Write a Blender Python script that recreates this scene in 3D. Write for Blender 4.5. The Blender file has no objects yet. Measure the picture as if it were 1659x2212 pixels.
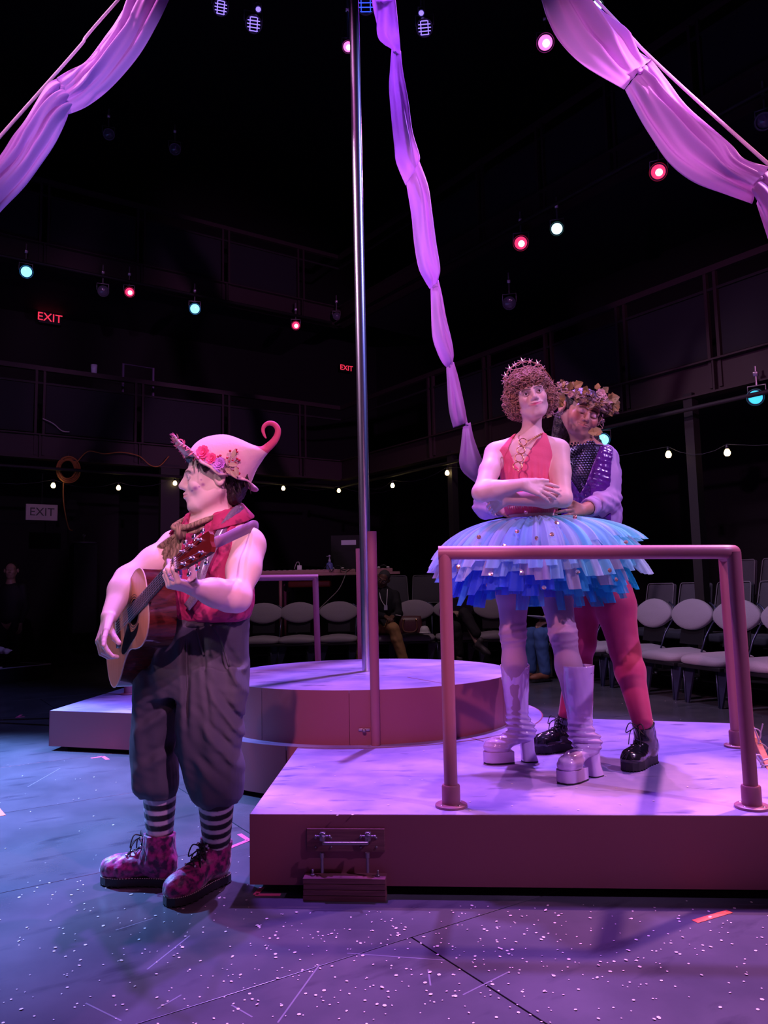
import bpy, bmesh, math, random
import numpy as np
from mathutils import Vector, Matrix

random.seed(11)
rng = np.random.default_rng(11)
SC = bpy.context.scene
COL = SC.collection

# ---------------------------------------------------------------- camera
CAM_H, FPX, CX, CY = 1.12, 1661.0, 829.5, 1106.0
_p = math.atan((1276.0 - CY) / FPX)
_r = math.radians(1.2)
FW = np.array([0, math.cos(_p), math.sin(_p)])
_rt = np.array([1.0, 0, 0])
_up = np.cross(_rt, FW)
RT = math.cos(_r) * _rt - math.sin(_r) * _up
UP = math.sin(_r) * _rt + math.cos(_r) * _up
CP = np.array([0, 0, CAM_H])
cam_d = bpy.data.cameras.new('camera')
cam = bpy.data.objects.new('camera', cam_d)
COL.objects.link(cam)
cam_d.sensor_fit = 'VERTICAL'
cam_d.sensor_height = 36.0
cam_d.lens = 36.0 * FPX / 2212.0
cam_d.clip_start = 0.05
cam_d.clip_end = 100
cam.matrix_world = Matrix(((RT[0], UP[0], -FW[0], CP[0]), (RT[1], UP[1], -FW[1], CP[1]), (RT[2], UP[2], -FW[2], CP[2]), (0, 0, 0, 1)))
SC.camera = cam

# ---------------------------------------------------------------- world, exposure
SC.view_settings.view_transform = 'Standard'
SC.view_settings.look = 'None'
SC.view_settings.exposure = 0.0
SC.view_settings.gamma = 1.0
SC.view_settings.use_curve_mapping = False
wd = bpy.data.worlds.new('world')
SC.world = wd
wd.use_nodes = True
wd.node_tree.nodes['Background'].inputs[0].default_value = (0.35, 0.22, 0.7, 1)
wd.node_tree.nodes['Background'].inputs[1].default_value = 0.004


# ---------------------------------------------------------------- stage lights (on the grid and galleries, out of frame) and added spots
def spot(name, loc, aim, col, power, size=40, blend=0.5, rad=0.08):
    d = bpy.data.lights.new(name, 'SPOT')
    d.energy = power
    d.color = col
    d.spot_size = math.radians(size)
    d.spot_blend = blend
    d.shadow_soft_size = rad
    o = bpy.data.objects.new(name, d)
    COL.objects.link(o)
    o.location = loc
    v = Vector(aim) - Vector(loc)
    o.rotation_euler = v.to_track_quat('-Z', 'Y').to_euler()
    return o


# narrow key lights, shuttered to the actors' upper bodies
spot('stage_light_pink_key_guitarist', (2.6, -0.8, 5.2), (-0.66, 3.05, 1.30), (1.0, 0.36, 0.88), 900, 13.5, 0.35, 0.05)
spot('stage_light_pink_low_guitarist', (2.4, -0.6, 4.6), (-0.78, 3.05, 0.40), (1.0, 0.30, 0.80), 240, 10, 0.5, 0.05)
spot('stage_light_rose_side_guitarist', (-4.6, 4.6, 4.6), (-0.85, 3.0, 1.15), (1.0, 0.42, 0.72), 260, 16, 0.5, 0.05)
spot('stage_light_pink_key_couple', (-2.2, -1.2, 5.0), (0.80, 3.70, 1.60), (1.0, 0.36, 0.62), 900, 15, 0.35, 0.05)
spot('stage_light_violet_key_couple', (4.4, 0.6, 5.2), (0.95, 3.70, 1.0), (0.72, 0.38, 1.0), 1050, 26, 0.5, 0.05)
spot('stage_light_pale_front_guitarist', (-2.6, -1.2, 3.6), (-0.88, 3.0, 1.38), (1.0, 0.72, 0.86), 210, 12.5, 0.5, 0.08)
# washes from the grid, with spots added for the riser and the pole
spot('stage_light_violet_wash', (0.9, 6.6, 8.4), (0.1, 4.9, 0.4), (0.44, 0.21, 1.0), 4600, 42, 0.45, 0.12)
spot('stage_light_pink_wash', (-2.4, 4.2, 8.2), (0.1, 4.2, 0.3), (1.0, 0.26, 0.86), 850, 52, 0.6, 0.12)
spot('stage_light_magenta_back', (1.8, 9.5, 7.0), (0.0, 3.6, 1.0), (0.90, 0.28, 1.0), 900, 40, 0.6, 0.08)
spot('stage_light_blue_left', (-6.5, 6.8, 6.2), (-3.3, 4.3, 0.0), (0.18, 0.36, 1.0), 27000, 37, 0.8, 0.1)
spot('stage_light_blue_front', (-0.6, 4.0, 8.0), (0.0, 1.9, 0.0), (0.36, 0.12, 1.0), 3000, 34, 0.8, 0.1)
spot('stage_light_rose_right', (4.0, 4.8, 6.0), (1.5, 2.0, 0.0), (1.0, 0.38, 0.66), 2600, 36, 0.7, 0.08)
spot('stage_light_rose_front', (1.8, -4.0, 3.0), (0.6, 4.6, 0.7), (1.0, 0.34, 0.66), 36, 60, 0.8, 0.15)
spot('added_riser_spot_rose', (-0.3, -2.5, 4.5), (-0.2, 4.3, 0.46), (1.0, 0.34, 0.62), 1150, 14, 0.4, 0.05)  # added spot to brighten the riser fascia, cone kept off the near board
spot('added_pole_spot_left', (-4.6, 3.4, 6.2), (-0.16, 5.2, 3.4), (1.0, 0.58, 0.95), 1050, 40, 0.6, 0.15)  # added spot, puts a pink streak on the pole
spot('added_pole_spot_right', (4.6, 4.2, 6.2), (-0.16, 5.2, 3.4), (0.24, 0.26, 1.0), 1500, 40, 0.6, 0.12)  # added spot, puts a blue streak on the pole's other side
spot('stage_light_cloth_left', (-0.2, -0.5, 4.2), (-1.9, 3.8, 4.0), (0.85, 0.36, 1.0), 620, 28, 0.6, 0.08)
spot('stage_light_cloth_right', (0.2, -0.5, 4.2), (1.7, 3.8, 3.9), (1.0, 0.34, 0.92), 620, 30, 0.6, 0.08)
spot('stage_light_cloth_back', (2.5, 2.5, 3.6), (0.5, 7.0, 4.0), (0.95, 0.32, 1.0), 800, 40, 0.6, 0.08)
spot('house_light_left', (0, 8.0, 6.0), (-0.2, 11.5, 0.5), (1.0, 0.66, 0.80), 230, 70, 0.8, 0.3)
spot('house_light_right', (0.8, 6.0, 5.5), (3.0, 8.0, 0.4), (0.70, 0.56, 1.0), 380, 52, 0.8, 0.3)


# ---------------------------------------------------------------- helpers: measuring
def ray(x, y):
    return ((x - CX) / FPX) * RT - ((y - CY) / FPX) * UP + FW


def W(x, y, Y):
    "point seen at (x, y) of the 1659x2212 photograph that lies at distance Y in front of the camera"
    d = ray(x, y)
    return CP + d * (Y / d[1])


def G(x, y, z=0.0):
    "point seen at (x, y) that lies on the level z"
    d = ray(x, y)
    return CP + d * ((z - CAM_H) / d[2])


def unit(v):
    v = np.asarray(v, float)
    return v / np.linalg.norm(v)


V3 = lambda *a: np.array(a, float)


# ---------------------------------------------------------------- helpers: mesh building
class MB:
    def __init__(s):
        s.v = []
        s.f = []

    def add(s, vs, fs):
        o = len(s.v)
        s.v.extend([tuple(map(float, p)) for p in vs])
        s.f.extend([tuple(i + o for i in f) for f in fs])
        return s

    def box(s, c, size, M=None, bev=0.0):
        hx, hy, hz = [q / 2 for q in size]
        if bev > 0:
            b = min(bev, hx * .49, hy * .49, hz * .49)
            vs = []
            fs = []
            bmx = bmesh.new()
            bmesh.ops.create_cube(bmx, size=1.0)
            for q in bmx.verts:
                q.co = Vector((q.co.x * 2 * hx, q.co.y * 2 * hy, q.co.z * 2 * hz))
            bmesh.ops.bevel(bmx, geom=list(bmx.edges), offset=b, segments=2, affect='EDGES', profile=.5)
            bmx.verts.index_update()
            vs = [np.array(q.co) for q in bmx.verts]
            fs = [[q.index for q in f.verts] for f in bmx.faces]
            bmx.free()
        else:
            vs = [V3(x, y, z) for x in (-hx, hx) for y in (-hy, hy) for z in (-hz, hz)]
            fs = [(0, 1, 3, 2), (4, 6, 7, 5), (0, 4, 5, 1), (2, 3, 7, 6), (0, 2, 6, 4), (1, 5, 7, 3)]
        c = np.asarray(c, float)
        if M is not None:
            M = np.asarray(M, float)
            vs = [c + M @ q for q in vs]
        else:
            vs = [c + q for q in vs]
        return s.add(vs, fs)

    def tube(s, pts, rad, n=10, cap=True, closed=False, flat=1.0, ref=None):
        pts = [np.asarray(p, float) for p in pts]
        m = len(pts)
        if np.isscalar(rad):
            rad = [rad] * m
        T = []
        for i in range(m):
            if closed:
                t = pts[(i + 1) % m] - pts[i - 1]
            else:
                t = pts[min(i + 1, m - 1)] - pts[max(i - 1, 0)]
            T.append(unit(t))
        a = np.array(ref if ref is not None else ((0, 0, 1) if abs(T[0][2]) < .9 else (1, 0, 0)), float)
        N = unit(a - T[0] * (a @ T[0]))
        vs = []
        for i in range(m):
            N = unit(N - T[i] * (N @ T[i]))
            B = np.cross(T[i], N)
            for j in range(n):
                th = 2 * math.pi * j / n
                vs.append(pts[i] + rad[i] * (math.cos(th) * N * flat + math.sin(th) * B))
        fs = []
        for i in range(m if closed else m - 1):
            k = (i + 1) % m
            for j in range(n):
                fs.append((i * n + j, i * n + (j + 1) % n, k * n + (j + 1) % n, k * n + j))
        if cap and not closed:
            fs.append(tuple(range(n))[::-1])
            fs.append(tuple(range((m - 1) * n, m * n)))
        return s.add(vs, fs)

    def lathe(s, prof, c=(0, 0, 0), M=None, n=24, a0=0, a1=2 * math.pi):
        full = abs(a1 - a0) > 6.28
        vs = []
        m = len(prof)
        nn = n if full else n + 1
        M = np.eye(3) if M is None else np.asarray(M, float)
        c = np.asarray(c, float)
        for j in range(nn):
            th = a0 + (a1 - a0) * j / n
            for r, z in prof:
                vs.append(c + M @ V3(r * math.cos(th), r * math.sin(th), z))
        fs = []
        for j in range(n):
            k = (j + 1) % nn
            for i in range(m - 1):
                fs.append((j * m + i, k * m + i, k * m + i + 1, j * m + i + 1))
        return s.add(vs, fs)

    def prism(s, poly, z0, z1, M=None, c=(0, 0, 0)):
        n = len(poly)
        M = np.eye(3) if M is None else np.asarray(M, float)
        c = np.asarray(c, float)
        vs = [c + M @ V3(x, y, z0) for x, y in poly] + [c + M @ V3(x, y, z1) for x, y in poly]
        fs = [tuple(range(n))[::-1], tuple(range(n, 2 * n))]
        fs += [(i, (i + 1) % n, n + (i + 1) % n, n + i) for i in range(n)]
        return s.add(vs, fs)

    def ball(s, c, r, n=12, m=8, M=None):
        if np.isscalar(r):
            r = (r, r, r)
        c = np.asarray(c, float)
        M = np.eye(3) if M is None else np.asarray(M, float)
        vs = [c + M @ V3(0, 0, r[2])]
        for i in range(1, m):
            ph = math.pi * i / m
            for j in range(n):
                th = 2 * math.pi * j / n
                vs.append(c + M @ V3(r[0] * math.sin(ph) * math.cos(th), r[1] * math.sin(ph) * math.sin(th), r[2] * math.cos(ph)))
        vs.append(c + M @ V3(0, 0, -r[2]))
        fs = [(0, 1 + j, 1 + (j + 1) % n) for j in range(n)]
        for i in range(m - 2):
            for j in range(n):
                a = 1 + i * n
                fs.append((a + j, a + n + j, a + n + (j + 1) % n, a + (j + 1) % n))
        e = len(vs) - 1
        a = 1 + (m - 2) * n
        fs += [(a + j, e, a + (j + 1) % n) for j in range(n)]
        return s.add(vs, fs)

    def grid(s, P, closed=False):
        "P[i][j] points"
        m, n = len(P), len(P[0])
        vs = [p for row in P for p in row]
        fs = []
        for i in range(m - 1):
            for j in range(n if closed else n - 1):
                k = (j + 1) % n
                fs.append((i * n + j, i * n + k, (i + 1) * n + k, (i + 1) * n + j))
        return s.add(vs, fs)


def fast_mesh(name, V, Fq, smooth=True, col=None):
    "V (n,3) array, Fq list of tuples or (m,4) array"
    me = bpy.data.meshes.new(name)
    if isinstance(Fq, np.ndarray):
        V = np.asarray(V, np.float32)
        me.vertices.add(len(V))
        me.vertices.foreach_set('co', V.ravel())
        k = Fq.shape[1]
        me.loops.add(Fq.size)
        me.loops.foreach_set('vertex_index', Fq.astype(np.int32).ravel())
        me.polygons.add(len(Fq))
        me.polygons.foreach_set('loop_start', np.arange(0, Fq.size, k, dtype=np.int32))
        me.update(calc_edges=True)
    else:
        me.from_pydata([tuple(p) for p in V], [], Fq)
        me.update()
    if smooth:
        me.polygons.foreach_set('use_smooth', np.ones(len(me.polygons), bool))
    if col is not None:
        at = me.color_attributes.new('Col', 'FLOAT_COLOR', 'POINT')
        c4 = np.ones((len(col), 4), np.float32)
        c4[:, :3] = col
        at.data.foreach_set('color', c4.ravel())
    return me


def link(name, me, m, parent=None, label=None):
    o = bpy.data.objects.new(name, me)
    COL.objects.link(o)
    if m is not None:
        me.materials.clear()
        me.materials.append(m)
    if parent is not None:
        o.parent = parent
        o.matrix_parent_inverse = Matrix.Translation(parent_origin(parent)).inverted()
    if label:
        o['label'] = label
    return o


ORIG = {}


def parent_origin(p):
    return Vector(ORIG.get(p.name, (0, 0, 0)))


def obj(name, mb, m, parent=None, smooth=False, label=None, sharp=None):
    me = fast_mesh(name, mb.v, mb.f, smooth or sharp is not None)
    o = link(name, me, m, parent, label)
    if sharp is not None:
        me.set_sharp_from_angle(angle=math.radians(sharp))
    return o


def thing(name, label, cat, loc=(0, 0, 0), group=None):
    o = bpy.data.objects.new(name, None)
    COL.objects.link(o)
    o.location = tuple(map(float, loc))
    ORIG[o.name] = tuple(map(float, loc))
    o.empty_display_size = .1
    return tag(o, label, cat, group)


def tag(o, label, cat, group=None):
    o['label'] = label
    o['category'] = cat
    if group:
        o['group'] = group
    return o


def copy_tree(src, loc, rz=0.0, label=None, kids=None):
    c = src.copy()
    COL.objects.link(c)
    c.location = tuple(map(float, loc))
    c.rotation_euler = (0, 0, rz)
    if label:
        c['label'] = label
    for ch in list(src.children):
        d = ch.copy()
        COL.objects.link(d)
        d.parent = c
        for g in list(ch.children):
            e = g.copy()
            COL.objects.link(e)
            e.parent = d
    return c


# ---------------------------------------------------------------- helpers: materials
def mat(name, col, rough=.6, metal=0.0, vcol=False, noise=None, bump=0.0, bscale=60.0, spec=.5, emit=None, estr=0.0, coat=0.0, sss=0.0, sheen=0.0, col2=None, nscale=8.0, ndetail=4.0, nlo=.4, nhi=.6, trans=0.0, alpha=1.0, stretch=None):
    m = bpy.data.materials.new(name)
    m.use_nodes = True
    nt = m.node_tree
    b = nt.nodes['Principled BSDF']
    I = b.inputs
    I['Base Color'].default_value = (*col, 1)
    I['Roughness'].default_value = rough
    I['Metallic'].default_value = metal
    I['Specular IOR Level'].default_value = spec
    I['Coat Weight'].default_value = coat
    I['Coat Roughness'].default_value = .08
    if sss:
        I['Subsurface Weight'].default_value = sss
        I['Subsurface Radius'].default_value = (.012, .005, .003)
        I['Subsurface Scale'].default_value = 1.0
    if sheen:
        I['Sheen Weight'].default_value = sheen
        I['Sheen Roughness'].default_value = .4
    if emit:
        I['Emission Color'].default_value = (*emit, 1)
        I['Emission Strength'].default_value = estr
    if alpha < 1:
        I['Alpha'].default_value = alpha
    tc = nt.nodes.new('ShaderNodeTexCoord')
    src = tc.outputs['Object']
    if stretch:
        mp = nt.nodes.new('ShaderNodeMapping')
        mp.inputs['Scale'].default_value = stretch
        nt.links.new(src, mp.inputs['Vector'])
        src = mp.outputs['Vector']
    out = None
    if col2 is not None:
        n = nt.nodes.new('ShaderNodeTexNoise')
        n.inputs['Scale'].default_value = nscale
        n.inputs['Detail'].default_value = ndetail
        nt.links.new(src, n.inputs['Vector'])
        r = nt.nodes.new('ShaderNodeValToRGB')
        r.color_ramp.elements[0].position = nlo
        r.color_ramp.elements[0].color = (*col, 1)
        r.color_ramp.elements[1].position = nhi
        r.color_ramp.elements[1].color = (*col2, 1)
        nt.links.new(n.outputs['Fac'], r.inputs['Fac'])
        out = r.outputs['Color']
        nt.links.new(out, I['Base Color'])
    if vcol:
        a = nt.nodes.new('ShaderNodeAttribute')
        a.attribute_name = 'Col'
        if out is None:
            nt.links.new(a.outputs['Color'], I['Base Color'])
        else:
            mx = nt.nodes.new('ShaderNodeMix')
            mx.data_type = 'RGBA'
            mx.blend_type = 'MULTIPLY'
            mx.inputs['Factor'].default_value = 1
            nt.links.new(out, mx.inputs['A'])
            nt.links.new(a.outputs['Color'], mx.inputs['B'])
            nt.links.new(mx.outputs['Result'], I['Base Color'])
    if bump:
        n2 = nt.nodes.new('ShaderNodeTexNoise')
        n2.inputs['Scale'].default_value = bscale
        n2.inputs['Detail'].default_value = 3
        nt.links.new(src, n2.inputs['Vector'])
        bp = nt.nodes.new('ShaderNodeBump')
        bp.inputs['Strength'].default_value = bump
        bp.inputs['Distance'].default_value = .01
        nt.links.new(n2.outputs['Fac'], bp.inputs['Height'])
        nt.links.new(bp.outputs['Normal'], I['Normal'])
    if trans:
        tr = nt.nodes.new('ShaderNodeBsdfTranslucent')
        tr.inputs['Color'].default_value = (*col, 1)
        if vcol:
            nt.links.new(a.outputs['Color'], tr.inputs['Color'])
        ms = nt.nodes.new('ShaderNodeMixShader')
        ms.inputs[0].default_value = trans
        nt.links.new(b.outputs[0], ms.inputs[1])
        nt.links.new(tr.outputs[0], ms.inputs[2])
        nt.links.new(ms.outputs[0], nt.nodes['Material Output'].inputs['Surface'])
    return m


# ---------------------------------------------------------------- helpers: bodies as blended distance fields
def _smin(a, b, k):
    if k <= 0:
        return np.minimum(a, b)
    h = np.maximum(k - np.abs(a - b), 0) / k
    return np.minimum(a, b) - h * h * k * .25


_C8 = [(i, j, k) for i in (0, 1) for j in (0, 1) for k in (0, 1)]
_E12 = [(a, b) for a in _C8 for b in _C8 if sum(abs(p - q) for p, q in zip(a, b)) == 1 and a < b]


def surfnets(V, lo, h):
    ins = V < 0
    c = np.zeros(tuple(np.array(V.shape) - 1), np.uint8)
    nx, ny, nz = c.shape
    for i, j, k in _C8:
        c += ins[i:i + nx, j:j + ny, k:k + nz]
    act = (c > 0) & (c < 8)
    ids = np.argwhere(act)
    idx = np.full(c.shape, -1, np.int32)
    idx[act] = np.arange(len(ids))
    pos = np.zeros((len(ids), 3))
    cnt = np.zeros(len(ids))
    cv = {q: V[ids[:, 0] + q[0], ids[:, 1] + q[1], ids[:, 2] + q[2]] for q in _C8}
    for a, b in _E12:
        va, vb = cv[a], cv[b]
        m = (va < 0) != (vb < 0)
        t = va[m] / (va[m] - vb[m])
        pos[m] += np.array(a) + t[:, None] * (np.array(b) - np.array(a))
        cnt[m] += 1
    verts = lo + h * (ids + pos / cnt[:, None])
    quads = []
    for ax in range(3):
        b, cc = (ax + 1) % 3, (ax + 2) % 3
        s0 = [slice(None)] * 3
        s1 = [slice(None)] * 3
        s0[ax] = slice(0, -1)
        s1[ax] = slice(1, None)
        for o in (b, cc):
            s0[o] = slice(1, -1)
            s1[o] = slice(1, -1)
        A, B = ins[tuple(s0)], ins[tuple(s1)]
        e = np.argwhere(A != B)
        if not len(e):
            continue
        fl = A[e[:, 0], e[:, 1], e[:, 2]]
        off = np.zeros(3, int)
        off[b] = 1
        off[cc] = 1
        e = e + off
        db = np.zeros(3, int)
        db[b] = 1
        dc = np.zeros(3, int)
        dc[cc] = 1
        g = lambda q: idx[q[:, 0], q[:, 1], q[:, 2]]
        q4 = np.stack([g(e - db - dc), g(e - dc), g(e), g(e - db)], 1)
        q4[~fl] = q4[~fl][:, ::-1]
        quads.append(q4)
    return verts, np.concatenate(quads)


def _cr(ts, vals, t):
    "smooth interpolation through stations"
    ts = np.asarray(ts, float)
    vals = np.asarray(vals, float)
    m = np.gradient(vals, ts, axis=0) if len(ts) > 2 else np.zeros_like(vals) + (vals[-1] - vals[0]) / (ts[-1] - ts[0])
    i = np.clip(np.searchsorted(ts, t) - 1, 0, len(ts) - 2)
    h = ts[i + 1] - ts[i]
    u = np.clip((t - ts[i]) / h, 0, 1)
    if vals.ndim > 1:
        u = u[..., None]
        h = h[..., None]
    return (2 * u**3 - 3 * u**2 + 1) * vals[i] + (u**3 - 2 * u**2 + u) * h * m[i] + (-2 * u**3 + 3 * u**2) * vals[i + 1] + (u**3 - u**2) * h * m[i + 1]


class SDF:
    def __init__(s):
        s.p = []

    def rc(s, a, b, r1, r2=None, k=.02, op='u'):
        r2 = r1 if r2 is None else r2
        a = np.asarray(a, float)
        b = np.asarray(b, float)
        rm = max(r1, r2)

        def f(X, Y, Z):
            ba = b - a
            L = max(ba @ ba, 1e-9)
            px, py, pz = X - a[0], Y - a[1], Z - a[2]
            t = np.clip((px * ba[0] + py * ba[1] + pz * ba[2]) / L, 0, 1)
            return np.sqrt((px - t * ba[0])**2 + (py - t * ba[1])**2 + (pz - t * ba[2])**2) - (r1 + (r2 - r1) * t)
        s.p.append((f, np.minimum(a, b) - rm, np.maximum(a, b) + rm, k, op))
        return s

    def chain(s, pts, rads, k=.02):
        for i in range(len(pts) - 1):
            s.rc(pts[i], pts[i + 1], rads[i], rads[i + 1], k)
        return s

    def el(s, c, rad, M=None, k=.02, op='u'):
        c = np.asarray(c, float)
        r = np.asarray(rad, float)
        M = np.eye(3) if M is None else np.asarray(M, float)  # rows are the axes

        def f(X, Y, Z):
            px, py, pz = X - c[0], Y - c[1], Z - c[2]
            q = [(M[i, 0] * px + M[i, 1] * py + M[i, 2] * pz) / r[i] for i in range(3)]
            k0 = np.sqrt(q[0]**2 + q[1]**2 + q[2]**2)
            k1 = np.sqrt((q[0] / r[0])**2 + (q[1] / r[1])**2 + (q[2] / r[2])**2)
            return k0 * (k0 - 1) / np.maximum(k1, 1e-6)
        e = np.sqrt(((M * r[:, None])**2).sum(0))
        s.p.append((f, c - e, c + e, k, op))
        return s

    def loft(s, st, k=.02, op='u', pw=2.0):
        "stations (x, y, z, rx, ry, angle) stacked in z; pw > 2 gives squarer sections"
        st = sorted([tuple(q) for q in st], key=lambda q: q[2])
        A = np.array(st, float)
        zs = A[:, 2]

        def f(X, Y, Z):
            z = Z.ravel()
            P = _cr(zs, A, np.clip(z, zs[0], zs[-1]))
            sh = Z.shape
            cx, cy, rx, ry, an = [P[:, i].reshape(sh) for i in (0, 1, 3, 4, 5)]
            dx, dy = X - cx, Y - cy
            ca, sa = np.cos(an), np.sin(an)
            u = (dx * ca + dy * sa) / rx
            v = (-dx * sa + dy * ca) / ry
            if pw == 2:
                q = np.sqrt(u * u + v * v)
            else:
                q = (np.abs(u)**pw + np.abs(v)**pw)**(1 / pw)
            d = (q - 1) * np.minimum(rx, ry)
            return np.maximum(d, np.maximum(zs[0] - Z, Z - zs[-1]))
        rm = A[:, 3:5].max()
        lo = np.array([A[:, 0].min() - rm, A[:, 1].min() - rm, zs[0]])
        hi = np.array([A[:, 0].max() + rm, A[:, 1].max() + rm, zs[-1]])
        s.p.append((f, lo, hi, k, op))
        return s

    def cut(s, pt, n, k=0.0):
        "removes everything on the side n points to"
        pt = np.asarray(pt, float)
        n = unit(n)

        def f(X, Y, Z):
            return (X - pt[0]) * n[0] + (Y - pt[1]) * n[1] + (Z - pt[2]) * n[2]
        s.p.append((f, None, None, k, 'i'))
        return s

    def disp(s, fn):
        s.p.append((fn, None, None, 0, 'd'))
        return s

    def bounds(s):
        lo = np.min([q[1] for q in s.p if q[4] == 'u'], 0)
        hi = np.max([q[2] for q in s.p if q[4] == 'u'], 0)
        return lo, hi

    def mesh(s, h, lo=None, hi=None, pad=.02):
        l0, h0 = s.bounds()
        lo = l0 - pad if lo is None else np.asarray(lo, float)
        hi = h0 + pad if hi is None else np.asarray(hi, float)
        n = np.ceil((hi - lo) / h).astype(int) + 1
        ax = [lo[i] + h * np.arange(n[i]) for i in range(3)]
        V = np.full(tuple(n), .5, np.float32)
        for f, a, b, k, op in s.p:
            if a is None:
                i0, i1 = np.zeros(3, int), n
            else:
                m = k + 3 * h + .004
                i0 = np.clip(np.floor((a - m - lo) / h).astype(int), 0, n)
                i1 = np.clip(np.ceil((b + m - lo) / h).astype(int) + 1, 0, n)
                if np.any(i1 <= i0):
                    continue
            sl = tuple(slice(i0[q], i1[q]) for q in range(3))
            X = ax[0][sl[0]][:, None, None]
            Y = ax[1][sl[1]][None, :, None]
            Z = ax[2][sl[2]][None, None, :]
            if op == 'd':
                near = np.abs(V) < .04
                ii = np.argwhere(near)
                if len(ii):
                    V[near] += fn_apply(f, ax, ii)
                continue
            d = f(X, Y, Z).astype(np.float32)
            if op == 'u':
                V[sl] = _smin(V[sl], d, k)
            elif op == 's':
                V[sl] = -_smin(-V[sl], d, k)
            elif op == 'i':
                V[sl] = -_smin(-V[sl], -d, k)
        return surfnets(V, lo, h)


def fn_apply(f, ax, ii):
    return f(ax[0][ii[:, 0]], ax[1][ii[:, 1]], ax[2][ii[:, 2]]).astype(np.float32)


def figure_mesh(sd, h, fine):
    "one body: coarse field everywhere, the same field sampled finer in the boxes [(lo, hi, h2)]"
    V, Fc = sd.mesh(h)
    cen = V[Fc].mean(1)
    keep = np.ones(len(Fc), bool)
    for lo, hi, h2 in fine:
        keep &= ~np.all((cen > np.asarray(lo) + h) & (cen < np.asarray(hi) - h), 1)
    Vs, Fs = [V], [Fc[keep]]
    n = len(V)
    for lo, hi, h2 in fine:
        v, f = sd.mesh(h2, lo, hi)
        Vs.append(v)
        Fs.append(f + n)
        n += len(v)
    V, Fc = np.concatenate(Vs), np.concatenate(Fs)
    used = np.zeros(len(V), bool)
    used[Fc.ravel()] = True
    mp = np.cumsum(used) - 1
    return V[used], mp[Fc]


def sdf_obj(name, sd, h, m, parent=None, label=None, color=None):
    V, Fc = sd.mesh(h)
    me = fast_mesh(name, V, Fc, True, None if color is None else color(V))
    return link(name, me, m, parent, label)


def frame3(f, u):
    "axes (forward, left, up) from a forward and an approximate up"
    f = unit(f)
    u = np.asarray(u, float)
    u = unit(u - f * (u @ f))
    l = np.cross(u, f)
    return f, l, u


def wob(X, Y, Z, s, seed=0):
    r = np.random.default_rng(seed)
    out = 0
    for i in range(5):
        k = r.normal(size=3) * s * (1 + .5 * i)
        out = out + np.sin(k[0] * X + k[1] * Y + k[2] * Z + r.uniform(0, 6.28)) / (1 + .6 * i)
    return out / 2.2


# ---------------------------------------------------------------- anatomy
def add_head(sd, c, f, u, s=1.0, slim=1.0, nose=1.0, smile=0.0, jaw=1.0, mw=1.0, chin=0.0, cheek=0.0):
    "adds a head; c = middle of the head at eye level; returns a function local -> world and axes"
    f, l, u = frame3(f, u)
    M = np.array([f, l, u])
    P = lambda a, b, d: c + s * (a * f + b * slim * l + d * u)
    sd.el(P(-.012, 0, .034), V3(.096, .076 * slim, .084) * s, M, .02)
    sd.el(P(.022, 0, -.028), V3(.066, .061 * slim, .086) * s, M, .03)
    sd.rc(P(.064 + chin, -.009, -.098), P(.064 + chin, .009, -.098), .019 * s, None, .03)
    for q in (-1, 1):
        sd.rc(P(-.012, q * .055, -.045), P(.052, q * .024, -.094), .021 * s * jaw, .018 * s * jaw, .03)
        sd.el(P(.064, q * .040, -.026), V3(.023 + cheek, .022 + cheek, .024 + cheek * 1.5) * s, M, .025)
        sd.rc(P(.086, q * .012, .020), P(.072, q * .046, .022), .0105 * s, .009 * s, .016)
    sd.el(P(.078, 0, -.058), V3(.021, .030, .026) * s, M, .02)
    for q in (-1, 1):
        sd.el(P(.100, q * .031, .000), V3(.017, .0175, .0125) * s, M, .012, 's')
    sd.rc(P(.088, 0, .014), P(.088 + .024 * nose, 0, -.026), .0075 * s, .0115 * s, .014)
    for q in (-1, 1):
        sd.el(P(.096, q * .0115, -.032), V3(.011, .0075, .008) * s, M, .007)
        # lids
        sd.rc(P(.0875, q * .019, .003), P(.0890, q * .031, .0095), .0030 * s, None, .004)
        sd.rc(P(.0890, q * .031, .0095), P(.0805, q * .044, .003), .0030 * s, None, .004)
        sd.rc(P(.0875, q * .019, .000), P(.0885, q * .031, -.0065), .003 * s, None, .004)
        sd.rc(P(.0885, q * .031, -.0065), P(.0805, q * .044, .001), .003 * s, None, .004)
    dz = .004 * smile
    for q in (-1, 1):
        sd.rc(P(.0985, 0, -.0555), P(.0885 - .008 * (mw - 1), q * .023 * mw, -.0585 + dz), .0050 * s, .0030 * s, .006)
        sd.rc(P(.0965, 0, -.0645), P(.0865 - .008 * (mw - 1), q * .021 * mw, -.0605 + dz), .0062 * s, .0032 * s, .006)
        sd.rc(P(.1045, 0, -.0597), P(.0915, q * .025, -.0597 + dz), .0022 * s, .0022 * s, .003, 's')
        ear = P(-.014, q * .077, -.004) + q * l * (.013 * s)
        fe = unit(f * -1 + q * .55 * l)
        Me = np.array([fe, np.cross(u, fe), u])
        sd.el(ear, V3(.022, .0095, .033) * s, Me, .008)
        sd.el(ear + s * (.003 * f + q * .007 * slim * l), V3(.012, .007, .020) * s, Me, .005, 's')
    return P, (f, l, u)


def add_neck(sd, P, base, r=.054, s=1.0, r2=.062):
    sd.rc(P(-.022, 0, -.05), base, r * s, r2 * s, .035)


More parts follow.
